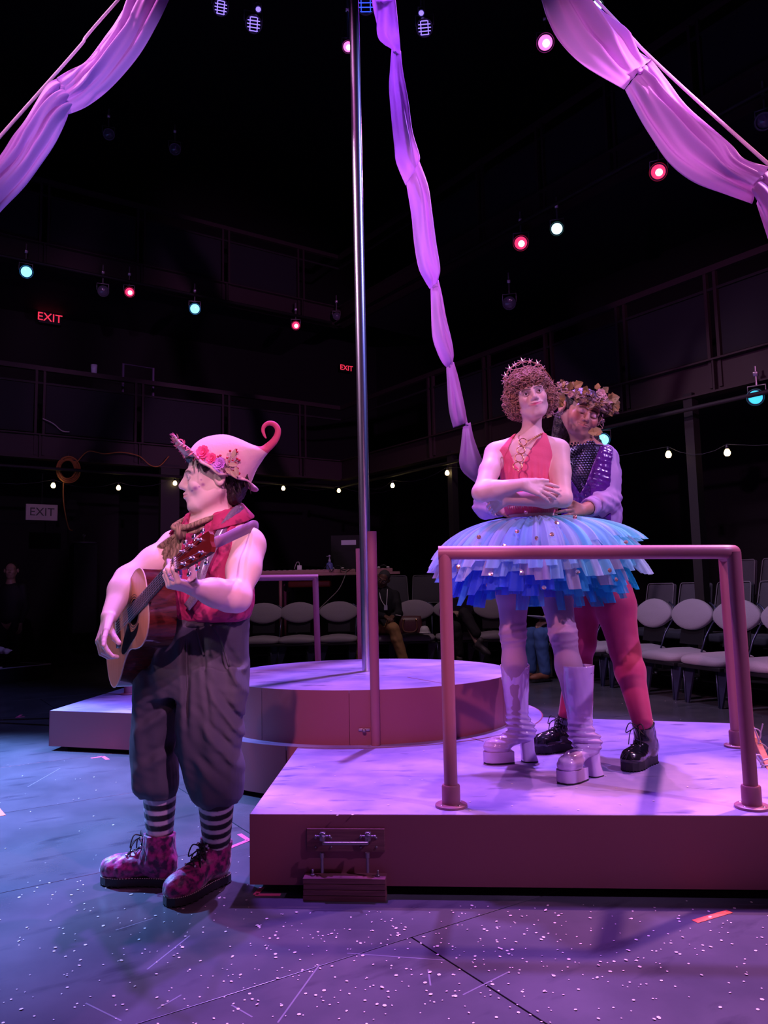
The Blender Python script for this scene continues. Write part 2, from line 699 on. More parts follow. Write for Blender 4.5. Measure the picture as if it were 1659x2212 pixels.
def add_eyes(parent, P, axes, s, iris, open_=1.0):
    f, l, u = axes
    M = np.array([f, l, u]).T
    for q in (-1, 1):
        mb = MB().ball(P(.0795, q * .031, .0015), .0120 * s, 16, 10)
        e = obj('eye', mb, MAT['sclera'], parent, True, 'white of the eye' if 0 else None)
        mi = MB().lathe([(0, .0124 * s), (.003 * s, .0123 * s), (.0056 * s, .0112 * s)], P(.0795, q * .031, .0015), np.array([l, u, f]).T, 14)
        obj('iris', mi, iris, e, True, 'dark iris')


def add_hand(sd, w, d, n, side=1, s=1.0, curl=None, spread=.06, thumb=(.5, .2), tdir=None, fat=1.0):
    """hand from the wrist w: d = towards the fingers, n = out of the back of the hand; side=+1 when the thumb lies along cross(d, n)
    curl = per finger (index first) three bends in radians"""
    d = unit(d)
    n = np.asarray(n, float)
    n = unit(n - d * (n @ d))
    t = np.cross(d, n) * side
    curl = curl or [(.4, .5, .3)] * 4
    lens = [(.043, .026, .019), (.047, .029, .020), (.043, .027, .019), (.034, .020, .017)]
    kn = [(.088, .030), (.091, .010), (.086, -.010), (.078, -.028)]
    tips = []
    for i in range(4):
        K = w + s * (kn[i][0] * d + kn[i][1] * t)
        sd.rc(w + s * (.012 * d + kn[i][1] * .55 * t), K, .0150 * s * fat, .0110 * s * fat, .012)
        a = 0
        p = K
        dd0 = unit(d + t * (spread * (1.5 - i)))
        for j in range(3):
            a += curl[i][j]
            dd = math.cos(a) * dd0 - math.sin(a) * n
            p2 = p + s * lens[i][j] * dd
            r0 = (.0098, .0088, .0080, .0070)
            sd.rc(p, p2, r0[j] * s * fat * (.92 if i == 3 else 1), r0[j + 1] * s * fat * (.92 if i == 3 else 1), .003)
            p = p2
        tips.append(p)
    b = w + s * (.022 * d + .020 * t - .006 * n)
    if tdir is None:
        tdir = unit(.75 * d + .62 * t - .25 * n)
    tdir = unit(tdir)
    p1 = b + s * .040 * tdir
    d2 = unit(tdir - thumb[0] * n * .6 + .35 * d)
    p2 = p1 + s * .032 * d2
    d3 = unit(d2 - thumb[1] * n)
    p3 = p2 + s * .024 * d3
    sd.rc(b, p1, .0165 * s * fat, .0125 * s * fat, .012)
    sd.rc(p1, p2, .0118 * s * fat, .0102 * s * fat, .004)
    sd.rc(p2, p3, .0102 * s * fat, .0082 * s * fat, .004)
    return tips, p3


def limb(sd, a, b, c, r, k=.02, mid=None):
    "two-bone limb a-b-c with radii r = (root, before joint, joint, bulge after joint, end)"
    a, b, c = [np.asarray(q, float) for q in (a, b, c)]
    m1 = a + .45 * (b - a)
    m2 = b + .30 * (c - b)
    sd.chain([a, m1, b, m2, c], r, k)


# ================================================================ materials
MAT = {}
MAT['stage'] = mat('stage_floor_paint', (.060, .060, .075), .27, col2=(.105, .10, .12), nscale=2.2, ndetail=8, nlo=.35, nhi=.7, bump=.04, bscale=25, spec=.5)
MAT['black'] = mat('matte_black', (.006, .006, .008), .8)
MAT['wall'] = mat('dark_wall_paint', (.0035, .0028, .004), .9)
MAT['steel_dark'] = mat('dark_painted_steel', (.010, .006, .008), .7)
MAT['steel_brown'] = mat('gallery_steel_paint', (.024, .010, .012), .65)
MAT['panel_dark'] = mat('gallery_infill_mesh', (.006, .0055, .009), .8)
MAT['rose'] = mat('dusty_rose_paint', (.26, .072, .10), .5, bump=.02, bscale=150)
MAT['rose_rail'] = mat('rose_rail_paint', (.30, .105, .145), .42, bump=.03, bscale=300)
MAT['deck'] = mat('pale_marbled_deck_paint', (.20, .17, .42), .5, col2=(.45, .36, .58), nscale=2.2, ndetail=10, nlo=.36, nhi=.66, bump=.05, bscale=40)
def speckle(m, scale, lo, hi, dark):
    "small dark scuffs multiplied into a painted surface"
    nt = m.node_tree
    b = nt.nodes['Principled BSDF']
    old = b.inputs['Base Color'].links[0].from_socket
    n = nt.nodes.new('ShaderNodeTexNoise')
    n.inputs['Scale'].default_value = scale
    n.inputs['Detail'].default_value = 5
    mp = nt.nodes.new('ShaderNodeMapping')
    mp.inputs['Scale'].default_value = (.45, 1.3, 1)
    tc = nt.nodes.new('ShaderNodeTexCoord')
    nt.links.new(tc.outputs['Object'], mp.inputs['Vector'])
    nt.links.new(mp.outputs['Vector'], n.inputs['Vector'])
    r = nt.nodes.new('ShaderNodeValToRGB')
    r.color_ramp.elements[0].position = lo
    r.color_ramp.elements[0].color = (1, 1, 1, 1)
    r.color_ramp.elements[1].position = hi
    r.color_ramp.elements[1].color = (*dark, 1)
    nt.links.new(n.outputs['Fac'], r.inputs['Fac'])
    mx = nt.nodes.new('ShaderNodeMix')
    mx.data_type = 'RGBA'
    mx.blend_type = 'MULTIPLY'
    mx.inputs['Factor'].default_value = 1
    nt.links.new(old, mx.inputs['A'])
    nt.links.new(r.outputs['Color'], mx.inputs['B'])
    nt.links.new(mx.outputs['Result'], b.inputs['Base Color'])


speckle(MAT['deck'], 11, .60, .70, (.45, .42, .52))
speckle(MAT['stage'], 7, .58, .72, (.55, .55, .62))
MAT['chrome'] = mat('polished_steel', (.80, .78, .86), .29, 1.0)
MAT['metal'] = mat('worn_metal', (.32, .28, .30), .38, .8)
MAT['ply'] = mat('rose_painted_plywood', (.22, .075, .085), .6, col2=(.16, .05, .06), nscale=6, stretch=(1, 1, 18), bump=.1, bscale=30)
MAT['tape_pink'] = mat('pink_spike_tape', (.95, .12, .30), .5)
MAT['tape_orange'] = mat('orange_spike_tape', (1.0, .16, .07), .5)
MAT['confetti'] = mat('pale_sequin', (.95, .88, .80), .25, .2)
MAT['drape'] = mat('sheer_lilac_cloth', (.74, .44, .80), .7, trans=.35, bump=.05, bscale=90)
MAT['rope'] = mat('pale_rope', (.65, .5, .55), .8, bump=.4, bscale=220)
MAT['wood_raw'] = mat('orange_brown_wood', (.55, .2, .09), .6, col2=(.42, .14, .06), nscale=5, stretch=(2, 2, 25))
MAT['seat'] = mat('grey_lilac_seat_cloth', (.36, .31, .37), .9, bump=.3, bscale=160, sheen=.2)
MAT['seat_dark'] = mat('charcoal_seat_cloth', (.075, .07, .09), .9, bump=.3, bscale=160)
MAT['piping'] = mat('grey_seat_piping', (.20, .19, .22), .7)
MAT['black_plastic'] = mat('black_plastic', (.012, .012, .015), .4)
MAT['bulb'] = mat('warm_bulb', (1, .8, .4), .3, emit=(1.0, .72, .30), estr=9)
MAT['lens_cyan'] = mat('lit_cyan_lens', (.1, .6, .8), .2, emit=(.13, .68, 1.0), estr=3.4)
MAT['lens_teal'] = mat('lit_pale_teal_lens', (.4, .8, .8), .2, emit=(.45, .95, .95), estr=2.2)
MAT['lens_aqua'] = mat('lit_aqua_lens', (.05, .6, .75), .2, emit=(.06, .62, .85), estr=1.2)
MAT['lens_red'] = mat('lit_red_lens', (.8, .05, .1), .2, emit=(1.0, .03, .13), estr=1.5)
MAT['lens_pink'] = mat('lit_pink_lens', (.9, .3, .6), .2, emit=(1.0, .16, .55), estr=1.8)
MAT['lens_violet'] = mat('lit_violet_lens', (.3, .2, .9), .2, emit=(.30, .20, 1.0), estr=1.5)
MAT['lens_blue'] = mat('lit_blue_lens', (.05, .1, .9), .2, emit=(.03, .08, 1.0), estr=1.5)
MAT['lens_white'] = mat('lit_white_lens', (.9, .9, .9), .2, emit=(.8, 1, .95), estr=5)
MAT['lens_hot'] = mat('lit_lamp_core', (1, .8, .8), .2, emit=(1, .8, .82), estr=6)
MAT['lens_off'] = mat('unlit_lens', (.10, .09, .13), .15)
MAT['exit_red'] = mat('lit_exit_letters', (.8, .02, .05), .4, emit=(1.0, .04, .10), estr=.9)
MAT['exit_white'] = mat('exit_sign_face', (.42, .33, .36), .6)
MAT['cord_orange'] = mat('orange_cable', (.42, .15, .03), .6)
MAT['cord_dark'] = mat('dark_cable', (.02, .02, .025), .6)
MAT['cord_pale'] = mat('pale_cable', (.4, .35, .35), .6)
MAT['white'] = mat('white_plastic', (.75, .72, .75), .4)
MAT['table'] = mat('rose_table_edge', (.42, .20, .22), .6)
MAT['paper'] = mat('white_paper', (.5, .48, .62), .8)
MAT['gel_bottle'] = mat('blue_clear_gel', (.13, .15, .42), .12, alpha=.8)
MAT['bag'] = mat('maroon_leather', (.11, .035, .045), .4, bump=.1, bscale=90)
MAT['gold'] = mat('gold_metal', (.85, .52, .25), .25, 1.0)
MAT['sclera'] = mat('eye_white', (.75, .72, .72), .2)
MAT['iris'] = mat('dark_iris', (.03, .02, .02), .1)

# ================================================================ floor
ANG = math.radians(32.8)
UX, VX = V3(math.cos(ANG), math.sin(ANG), 0), V3(-math.sin(ANG), math.cos(ANG), 0)
MROT = np.array([UX, VX, [0, 0, 1]]).T
mb = MB().box((0, 8, -.06), (34, 26, .1))
floor = obj('floor', mb, MAT['black'])
floor['kind'] = 'structure'
pm = MB().box((0, 0, -.004), (2.434, 1.216, .010), None, .001)
pme = fast_mesh('floor_panel', pm.v, pm.f, False)
pme.materials.append(MAT['stage'])
for i in range(-6, 8):
    for j in range(-3, 14):
        u = 1.47 - 2.44 * .5 + 2.44 * i + (1.22 if j % 2 else 0)
        v = 2.17 - .61 + 1.22 * j
        c = UX * u + VX * v
        if c[1] < -.9 or c[1] > 15.5 or abs(c[0]) > 9.5:
            continue
        o = bpy.data.objects.new('floor_panel', pme)
        COL.objects.link(o)
        o.parent = floor
        o.location = (c[0], c[1], 0.0)
        o.rotation_euler = (0, 0, ANG)


def flat_strip(a, b, w, z, t=.0012):
    d = unit(b - a)
    n = V3(-d[1], d[0], 0) * w / 2
    vs = [a - n, b - n, b + n, a + n]
    return [V3(q[0], q[1], z) for q in vs] + [V3(q[0], q[1], z + t) for q in vs], [(3, 2, 1, 0), (4, 5, 6, 7), (0, 1, 5, 4), (1, 2, 6, 5), (2, 3, 7, 6), (3, 0, 4, 7)]


def tape(name, label, pxs, w, m):
    mb = MB()
    P = [G(x, y, 0.0015) for x, y in pxs]
    for a, b in zip(P[:-1], P[1:]):
        mb.add(*flat_strip(a, b, w, .0014))
    tag(obj(name, mb, m), label, 'tape')


tape('floor_tape', 'orange tape strip on the floor at lower right below the platform', [(1501, 1991), (1576, 1969)], .026, MAT['tape_orange'])
tape('floor_tape', 'pink tape corner on the floor left of the platform front corner', [(497, 1831), (537, 1815), (517, 1802)], .022, MAT['tape_pink'])
tape('floor_tape', 'pink tape corner on the floor under the near corner of the platform', [(606, 1933), (552, 1933), (566, 1917)], .02, MAT['tape_pink'])
tape('floor_tape', 'pink tape corner in the shadow of the far left platform', [(197, 1638), (222, 1634), (233, 1641)], .026, MAT['tape_pink'])
tape('floor_tape', 'small pink tape corner on the blue floor left of the far left platform', [(53, 1548), (36, 1550), (46, 1544)], .024, MAT['tape_pink'])
tape('floor_tape', 'orange tape strip cut off by the left edge of the picture', [(-14, 1738), (6, 1762)], .028, MAT['tape_orange'])

# scuffs left by shoes on the floor paint are thin pale streaks
MAT['scuff'] = mat('pale_scuff', (.17, .165, .20), .4)
mb = MB()
for a, b in [((185, 2168), (262, 2206)), ((318, 2095), (410, 2022)), ((600, 2210), (690, 2085)), ((340, 2180), (392, 2150)), ((930, 2130), (925, 2095)), ((500, 2172), (545, 2198)), ((750, 2060), (960, 2075)), ((250, 2010), (330, 1985)), ((1000, 2150), (1100, 2100)), ((60, 1700), (130, 1660)), ((310, 1715), (335, 1742))]:
    mb.add(*flat_strip(G(*a), G(*b), .005, .0012, .0002))
sc = obj('floor_scuffs', mb, MAT['scuff'], floor)
sc['kind'] = 'stuff'

# confetti
mb = MB()


def fleck(x, y, z, r):
    n = 6
    a0 = rng.uniform(0, 6)
    t = rng.normal(0, .12, 2)
    vs = []
    for k in range(n):
        a = a0 + 2 * math.pi * k / n
        dx, dy = r * math.cos(a), r * math.sin(a)
        vs.append(V3(x + dx, y + dy, z + .0016 + abs(t[0]) * r + dx * t[0] + dy * t[1] * .5))
    mb.add(vs, [tuple(range(n))])


for k in range(1400):
    if k < 900:
        x, y = rng.normal(.1, .75), rng.normal(2.45, .38)
    elif k < 1150:
        x, y = rng.uniform(-2.4, 1.6), rng.uniform(1.7, 3.2)
    elif k < 1300:
        x, y = rng.uniform(-3.5, -.6), rng.uniform(2.8, 5.5)
    else:
        x, y = rng.uniform(.8, 5), rng.uniform(4.9, 8.0)
    if y < 1.5 or (x > -.5 and 2.86 < y < 4.8 and x < 2.0):
        continue
    fleck(x, y, .0012, rng.choice([.0024, .0034, .0046, .0058], p=[.45, .3, .15, .1]))
cf = tag(obj('confetti', mb, MAT['confetti']), 'pale round confetti scattered over the dark stage floor', 'confetti')
cf['kind'] = 'stuff'

# ================================================================ platforms
PZ, RZ = .29, .585
DC = V3(-.14, 5.215, 0)
DR = .955
RR = 1.14
RC = V3(-.12, 5.33, 0)


def platform(name, label, poly, z0, z1, edges_skip=()):
    t = thing(name, label, 'platform', (np.mean([p[0] for p in poly]), np.mean([p[1] for p in poly]), 0))
    c = V3(*ORIG[t.name])
    mb = MB().prism(poly, z1 - .018, z1)
    obj('deck_top', mb, MAT['deck'], t)
    n = len(poly)
    for i in range(n):
        if i in edges_skip:
            continue
        a, b = V3(*poly[i], 0), V3(*poly[(i + 1) % n], 0)
        d = unit(b - a)
        q = V3(d[1], -d[0], 0)
        L = np.linalg.norm(b - a)
        M = np.array([d, -q, [0, 0, 1]]).T
        obj('fascia', MB().box((a + b) / 2 - q * .007 + V3(0, 0, (z0 + z1 - .0015) / 2), (L + .004, .018, z1 - z0 - .0015), M), MAT['rose'], t)
    inn = [((p[0] - c[0]) * .86 + c[0], (p[1] - c[1]) * .86 + c[1]) for p in poly]
    obj('support_frame', MB().prism(inn, 0.0, z1 - .03), MAT['black'], t)
    return t


RP = [(-.53, 3.01), (1.475, 2.845), (2.13, 4.67), (1.02, 5.04), (.42, 5.2), (-.49, 4.26)]
platform('stage_platform', 'large rose platform with pale marbled top under the couple, near right', RP, .035, PZ, (3, 4))
LPp = [(-2.50, 5.80), (-1.10, 5.36), (-.9, 6.6), (-2.38, 7.4)]
platform('stage_platform', 'low rose platform with pale top behind the guitarist at far left', LPp, .035, PZ, (1,))

# round base ring (flush with the decks) and the round riser on it
t = thing('round_platform', 'round rose base with pale rim under the pole riser', 'platform', tuple(RC))
obj('rim_top', MB().lathe([(0, PZ - .02), (RR, PZ - .02), (RR, PZ + .003), (0, PZ + .003)], RC, None, 96), MAT['deck'], t, sharp=30)
NF = 16
for i in range(NF):
    a0, a1 = 2 * math.pi * i / NF, 2 * math.pi * (i + 1) / NF
    obj('fascia_panel', MB().lathe([(RR - .02, .03), (RR + .002, .03), (RR + .002, PZ + .0015), (RR - .0005, PZ + .0015), (RR - .0005, PZ - .021), (RR - .02, PZ - .021), (RR - .02, .03)], RC, None, 6, a0 + .002, a1 - .002), MAT['rose'], t, sharp=30)
obj('support_frame', MB().lathe([(0, 0), (.9, 0), (.9, PZ - .03), (0, PZ - .03)], RC, None, 32), MAT['black'], t, sharp=30)

t = thing('round_riser', 'round rose riser with pale top carrying the tall pole', 'platform', tuple(DC + V3(0, 0, PZ)))
obj('deck_top', MB().lathe([(0, RZ - .016), (DR, RZ - .016), (DR, RZ), (0, RZ)], DC, None, 96), MAT['deck'], t, sharp=30)
NF = 11
for i in range(NF):
    a0, a1 = 2 * math.pi * (i + .12) / NF, 2 * math.pi * (i + 1.12) / NF
    obj('fascia_panel', MB().lathe([(DR - .016, PZ + .003), (DR + .002, PZ + .003), (DR + .002, RZ - .0015), (DR - .0005, RZ - .0015), (DR - .0005, RZ - .017), (DR - .016, RZ - .017), (DR - .016, PZ + .003)], DC, None, 9, a0 + .0015, a1 - .0015), MAT['rose'], t, sharp=30)
# bolt on the riser's side
bp = G(787, 1576, .40)
bp = DC + unit(V3(W(787, 1576, 4.28)[0], W(787, 1576, 4.28)[1], 0) - DC) * (DR + .003)
bz = W(787, 1576, bp[1])[2]
bp = V3(bp[0], bp[1], bz)
out = unit(V3(bp[0], bp[1], 0) - DC)
sidev = np.cross(out, V3(0, 0, 1))
lt = MB().box(bp + out * .005, (.062, .010, .014), np.array([sidev, out, [0, 0, 1]]).T, .002)
lt.tube([bp, bp + out * .03], .007, 10).ball(bp + out * .032, .011)
obj('latch', lt, MAT['metal'], t, True, 'small dark metal latch')

# flush joint lines between sheets of the decks (2 mm gaps showing rose ply)
mb = MB()
for a, b in [((880, 1463), (955, 1476))]:
    mb.add(*flat_strip(G(*a, RZ), G(*b, RZ), .006, RZ + .0006, .0006))
obj('sheet_joint', mb, MAT['rose'], t)
pl = [o for o in COL.objects if o.name == 'stage_platform'][0]
mb = MB()
mb.add(*flat_strip(G(985, 1587, PZ), G(1045, 1602, PZ), .007, PZ + .0034, .0006))
arc = [RC + V3((RR + .004) * math.cos(a), (RR + .004) * math.sin(a), 0) for a in np.linspace(-1.6, .2, 40)]
for a, b in zip(arc[:-1], arc[1:]):
    mb.add(*flat_strip(a, b, .007, PZ + .0008, .0006))
obj('sheet_joint', mb, MAT['rose'], pl)
# confetti lying on the decks
mb = MB()
for k in range(80):
    x, y = rng.uniform(-.5, 1.5), rng.uniform(2.95, 4.6)
    fleck(x, y, PZ, rng.choice([.003, .004, .005]))
for k in range(30):
    a, r = rng.uniform(0, 6.28), .9 * math.sqrt(rng.uniform())
    fleck(DC[0] + r * math.cos(a), DC[1] + r * math.sin(a), RZ, rng.choice([.004, .005, .007]))
cf = tag(obj('platform_confetti', mb, MAT['confetti']), 'few pale confetti flecks lying on the platform tops', 'confetti')
cf['kind'] = 'stuff'

# ================================================================ pole
PB = G(794, 1449, RZ)
PT = W(764.5, 0, PB[1] + .02)
PD = unit(PT - PB)
t = thing('tall_pole', 'tall chrome pole standing on the round riser', 'pole', tuple(PB))
obj('shaft', MB().tube([PB - PD * .004, PB + PD * 7.0], .037, 24), MAT['chrome'], t, sharp=40)
obj('cap', MB().lathe([(0, 7.04), (.05, 7.04), (.05, 6.96), (.04, 6.96)], PB, None, 20), MAT['metal'], t, sharp=40)
PTOP = PB + V3(0, 0, 6.9)


# ================================================================ rails
def rail_post(t, base, top, r=.026, flange=True):
    obj('post', MB().tube([base + V3(0, 0, .002), top], r, 20), MAT['rose_rail'], t, sharp=40)
    if flange:
        d = unit(top - base)
        M = frame3(V3(0, 1, 0), d)
        M = np.array([M[0], M[1], M[2]]).T
        s = obj('socket', MB().lathe([(r, .0), (r * 1.36, 0), (r * 1.36, .068), (r * 1.25, .074), (r, .074)], base + V3(0, 0, .008), M, 20), MAT['rose_rail'], t, sharp=40)
        f = MB().lathe([(r, .012), (.058, .012), (.062, .009), (.062, .0005), (r, .0005)], base, None, 28)
        fo = obj('flange', f, MAT['rose_rail'], t, sharp=40)
        for k in range(4):
            a = .6 + k * math.pi / 2
            obj('screw', MB().lathe([(0, .0145), (.004, .0142), (.006, .012)], base + V3(.047 * math.cos(a), .047 * math.sin(a), 0), None, 8), MAT['metal'], fo, True)


A1, A2, A3 = G(975, 1742, PZ), G(1625, 1745, PZ), G(1592, 1613, PZ)
T1, T2 = W(961, 1194, A1[1]), W(1585, 1192, A2[1])
T3 = A3 + (T2 - A2) * 1.02
t = thing('handrail', 'rose pipe handrail around the near right platform, in front of the couple', 'handrail', tuple((A1 + A2) / 2))
rail_post(t, A1, T1)
rail_post(t, A2, T2)
rail_post(t, A3, T3)
d12 = unit(T2 - T1)
d23 = unit(T3 - T2)
pts = [T1 - d12 * .026] + [T1 + (T2 - T1) * q for q in (.3, .6, .9)]
c0, c1 = T2 - d12 * .045, T2 + d23 * .045
for q in np.linspace(0, 1, 7):
    pts.append((1 - q)**2 * c0 + 2 * q * (1 - q) * T2 + q * q * c1)
pts += [T3]
obj('top_rail', MB().tube(pts, .027, 20), MAT['rose_rail'], t, sharp=40)

B2 = V3(*W(690, 1240, 6.75)[:2], PZ)
B1 = G(277, 1500, PZ)
TB2 = W(681, 1247, B2[1])
TB1 = V3(B1[0], B1[1], TB2[2] + .01)
t = thing('handrail', 'rose pipe handrail at the back of the far left platform, behind the guitarist', 'handrail', tuple((B1 + B2) / 2))
rail_post(t, V3(TB2[0] + .02, B2[1], PZ), TB2)
rail_post(t, B1, TB1)
obj('top_rail', MB().tube([TB1, TB2 + unit(TB2 - TB1) * .026], .026, 20), MAT['rose_rail'], t, sharp=40)

for nm, b, tp, lb in [('near', G(812, 1611, PZ), (795, 1148), 'short rose post with open top standing before the round riser'), ('far', V3(*W(780, 1423, 6.38)[:2], PZ), (773, 1185), 'short rose post just left of the chrome pole, behind the round riser')]:
    q = tag(obj('pipe_post', MB().tube([b + V3(0, 0, .003), W(tp[0] + 8 if nm == 'near' else tp[0] + 2, tp[1], b[1])], .026, 20), MAT['rose_rail'], None, sharp=40), lb, 'post')

# ================================================================ lift bracket on the near platform's front
e0, e1 = V3(*RP[0], 0), V3(*RP[1], 0)
ex = unit(e1 - e0)
ey = V3(ex[1], -ex[0], 0)  # outwards, to the camera
MF = np.array([ex, -ey, [0, 0, 1]]).T


def onf(x, y, o=0.0):
    "point of the front board seen at pixel (x, y), moved out by o"
    d = ray(x, y)
    n = ey
    q = CP + d * (((e0 + n * o - CP) @ n) / (d @ n))
    return q


t = thing('lift_bracket', 'dark metal lift clamp with plywood foot on the near platform front', 'bracket', tuple(V3(*onf(748, 1900)[:2], 0)))
c = (onf(664, 1788) + onf(832, 1838)) / 2
w = np.linalg.norm(onf(664, 1813) - onf(832, 1813))
h = (onf(750, 1788) - onf(750, 1838))[2]
obj('mounting_plate', MB().box(c + ey * .006, (w, .014, h), MF, .002), MAT['ply'], t)
zc = c[2]
for sx, nm in ((699, 'a'), (796, 'b')):
    p = onf(sx, 1803)
    cl = MB().box(p + ey * .018, (.022, .03, .03), MF, .004).tube([p + ey * .02 - ex * .026, p + ey * .02 + ex * .026], .0035, 8)
    cl.ball(p + ey * .022 - ex * .026, .006).ball(p + ey * .022 + ex * .026, .006)
    cl.box(p + ey * .03 + V3(0, 0, .012), (.012, .012, .012), MF, .002)
    obj('clamp', cl, MAT['metal'], t, sharp=40)
    q0, q1 = onf(sx, 1835), onf(sx + 1, 1878)
    zb = q1[2]
    lg = MB().tube([q0 + ey * .034, q0 + ey * .034 - V3(0, 0, .018)], .0085, 10).tube([q0 + ey * .034 - V3(0, 0, .016), V3(q0[0], q0[1], zb) + ey * .034], .006, 10)
    obj('leg', lg, MAT['metal'], t, sharp=40)
    for dx in (-.028, .03):
        for dz in (-.028, .004):
            obj('bolt', MB().ball(p + ex * dx + ey * .014 + V3(0, 0, dz - .012), (.005, .004, .005), 8, 6), MAT['metal'], t, True)
hb = [onf(699, 1806, .05), onf(697, 1822, .05), onf(795, 1822, .05), onf(797, 1804, .05)]
obj('handle_bar', MB().tube(hb, .006, 10), MAT['metal'], t, sharp=40, label='bright bent metal handle')
b0, b1 = onf(661, 1880), onf(835, 1880)
zt = b0[2] - .006
wv = np.linalg.norm(b1 - b0)
nl = 4
cc = (b0 + b1) / 2
for k in range(nl):
    hh = zt / nl
    obj('plywood_layer', MB().box(V3(cc[0], cc[1], zt - hh * (k + .5)) + ey * .032, (wv + rng.uniform(-.003, .003), .062, hh - .0012), MF, .0015), MAT['ply'], t)
for sx in (679, 818):
    q = onf(sx, 1872)
    obj('bolt', MB().tube([V3(q[0], q[1], zt) + ey * .036, V3(q[0], q[1], zt + .022) + ey * .036], .0035, 8).ball(V3(q[0], q[1], zt + .003) + ey * .036, (.008, .008, .005), 8, 6), MAT['metal'], t, True)

# ================================================================ wooden bar with cord at the right edge of the platform
t = thing('wooden_bar', 'orange-brown wooden bar tied with white cord at the right picture edge', 'bar', tuple(W(1650, 1690, 3.5)))
wa, wb = W(1622, 1580, 4.16), W(1690, 1735, 3.27)
dd = unit(wb - wa)
M = np.array([dd, unit(np.cross(V3(0, 0, 1), dd)), unit(np.cross(dd, np.cross(V3(0, 0, 1), dd)))]).T
obj('bar', MB().box((wa + wb) / 2, (np.linalg.norm(wb - wa), .03, .075), M, .004), MAT['wood_raw'], t)


def curve_pts(ctrl, n=10):
    ctrl = [np.asarray(q, float) for q in ctrl]
    out = []
    m = len(ctrl)
    for i in range(m - 1):
        p0, p1, p2, p3 = ctrl[max(i - 1, 0)], ctrl[i], ctrl[i + 1], ctrl[min(i + 2, m - 1)]
        for k in range(n):
            q = k / n
            out.append(.5 * ((2 * p1) + (p2 - p0) * q + (2 * p0 - 5 * p1 + 4 * p2 - p3) * q * q + (3 * p1 - p0 - 3 * p2 + p3) * q**3))
    out.append(ctrl[-1])
    return out


for cp in [[(1640, 1602), (1632, 1580), (1630, 1574), (1640, 1578), (1643, 1590), (1638, 1602)], [(1640, 1600), (1644, 1580), (1648, 1563)], [(1638, 1602), (1642, 1618), (1650, 1625), (1655, 1614), (1645, 1606)], [(1640, 1604), (1652, 1612), (1668, 1625)]]:
    obj('cord', MB().tube(curve_pts([W(x, y, 3.86) for x, y in cp], 6), .0035, 7), MAT['rope'], t, True)
for cp in [[(1645, 1650), (1636, 1638), (1634, 1632), (1642, 1632), (1648, 1644)], [(1644, 1652), (1648, 1643), (1665, 1640), (1680, 1650)], [(1643, 1650), (1650, 1654), (1668, 1652)], [(1646, 1655), (1648, 1668), (1653, 1676)]]:
    obj('cord', MB().tube(curve_pts([W(x, y, 3.58) for x, y in cp], 6), .0042, 7), MAT['rope'], t, True)

# dark low platform at far left
ld = [G(-330, 1503, .2), G(0, 1448, .2), G(110, 1434, .2), G(40, 1432, .2), G(-330, 1428, .2)]
dp = [(q[0], q[1]) for q in (G(-110, 1456, .2), G(110, 1434, .2), G(45, 1431.5, .2), G(-110, 1432, .2))]
t = thing('dark_platform', 'low black platform with pale edge strip at the far left edge', 'platform', (dp[0][0], dp[0][1], 0))
obj('deck_top', MB().prism(dp, .18, .20), MAT['panel_dark'], t)
obj('skirt', MB().prism([(p[0] * .998, p[1] * 1.001) for p in dp], 0, .179), MAT['black'], t)
q0, q1, q2 = G(-110, 1456, .2), G(110, 1434, .2), G(45, 1431.5, .2)
ep = MB().tube([q0, q1], .008, 6).tube([q1, q2], .008, 6)
obj('edge_strip', ep, MAT['paper'], t, label='pale edge strip')


# ================================================================ swags of cloth on ropes
def swag(name, label, A, B, folds, amp, seed, parent):
    "A, B: edge points (pixel x, y, depth) of one hanging length of cloth, station by station"
    A = curve_pts([W(*q) for q in A], 7)
    B = curve_pts([W(*q) for q in B], 7)
    m = len(A)
    n = 60
    r = np.random.default_rng(seed)
    ph = r.uniform(0, 6.28, 4)
    P = []
    for i in range(m):
        s = i / (m - 1)
        row = []
        a, b = A[i], B[i]
        tp = min(1, .05 + 6 * min(s, 1 - s))**.8
        w = np.linalg.norm(b - a)
        T = unit(A[min(i + 1, m - 1)] + B[min(i + 1, m - 1)] - A[max(i - 1, 0)] - B[max(i - 1, 0)])
        N = unit(np.cross(b - a, T))
        if N @ ((a + b) / 2 - CP) > 0:
            N = -N
        for j in range(n + 1):
            u = j / n
            uu = u + .035 * math.sin(3 * u * math.pi + 5 * s + ph[0]) * math.sin(math.pi * u)
            f = .62 * math.sin(folds * 2 * math.pi * uu + ph[1] + 2.2 * s) + .38 * math.sin(folds * 3.3 * math.pi * uu + ph[2] - 3.0 * s) + .25 * math.sin(9 * s + 7 * u + ph[3])
            e = math.sin(math.pi * u)**.5 * tp
            row.append(a + (b - a) * np.clip(uu, 0, 1) + N * (w * amp * f * e + .35 * w * tp * math.sin(math.pi * u)))
        P.append(row)
    mb = MB().grid(P)
    o = obj(name, mb, MAT['drape'], parent, True, label)
    md = o.modifiers.new('thickness', 'SOLIDIFY')
    md.thickness = .0025
    return o


def dep(px, py, k):
    return [(x, y, k) for x, y in zip(px, py)]


def dlin(pts, d0, d1):
    n = len(pts)
    return [(x, y, d0 + (d1 - d0) * i / (n - 1)) for i, (x, y) in enumerate(pts)]


def knot(t, c, r):
    mb = MB()
    for k in range(3):
        M = np.array(frame3(rng.normal(size=3), rng.normal(size=3)))
        mb.ball(c + rng.normal(0, r * .25, 3), (r * .9, r * .6, r * .45), 12, 8, M)
    obj('tie_knot', mb, MAT['drape'], t, True)


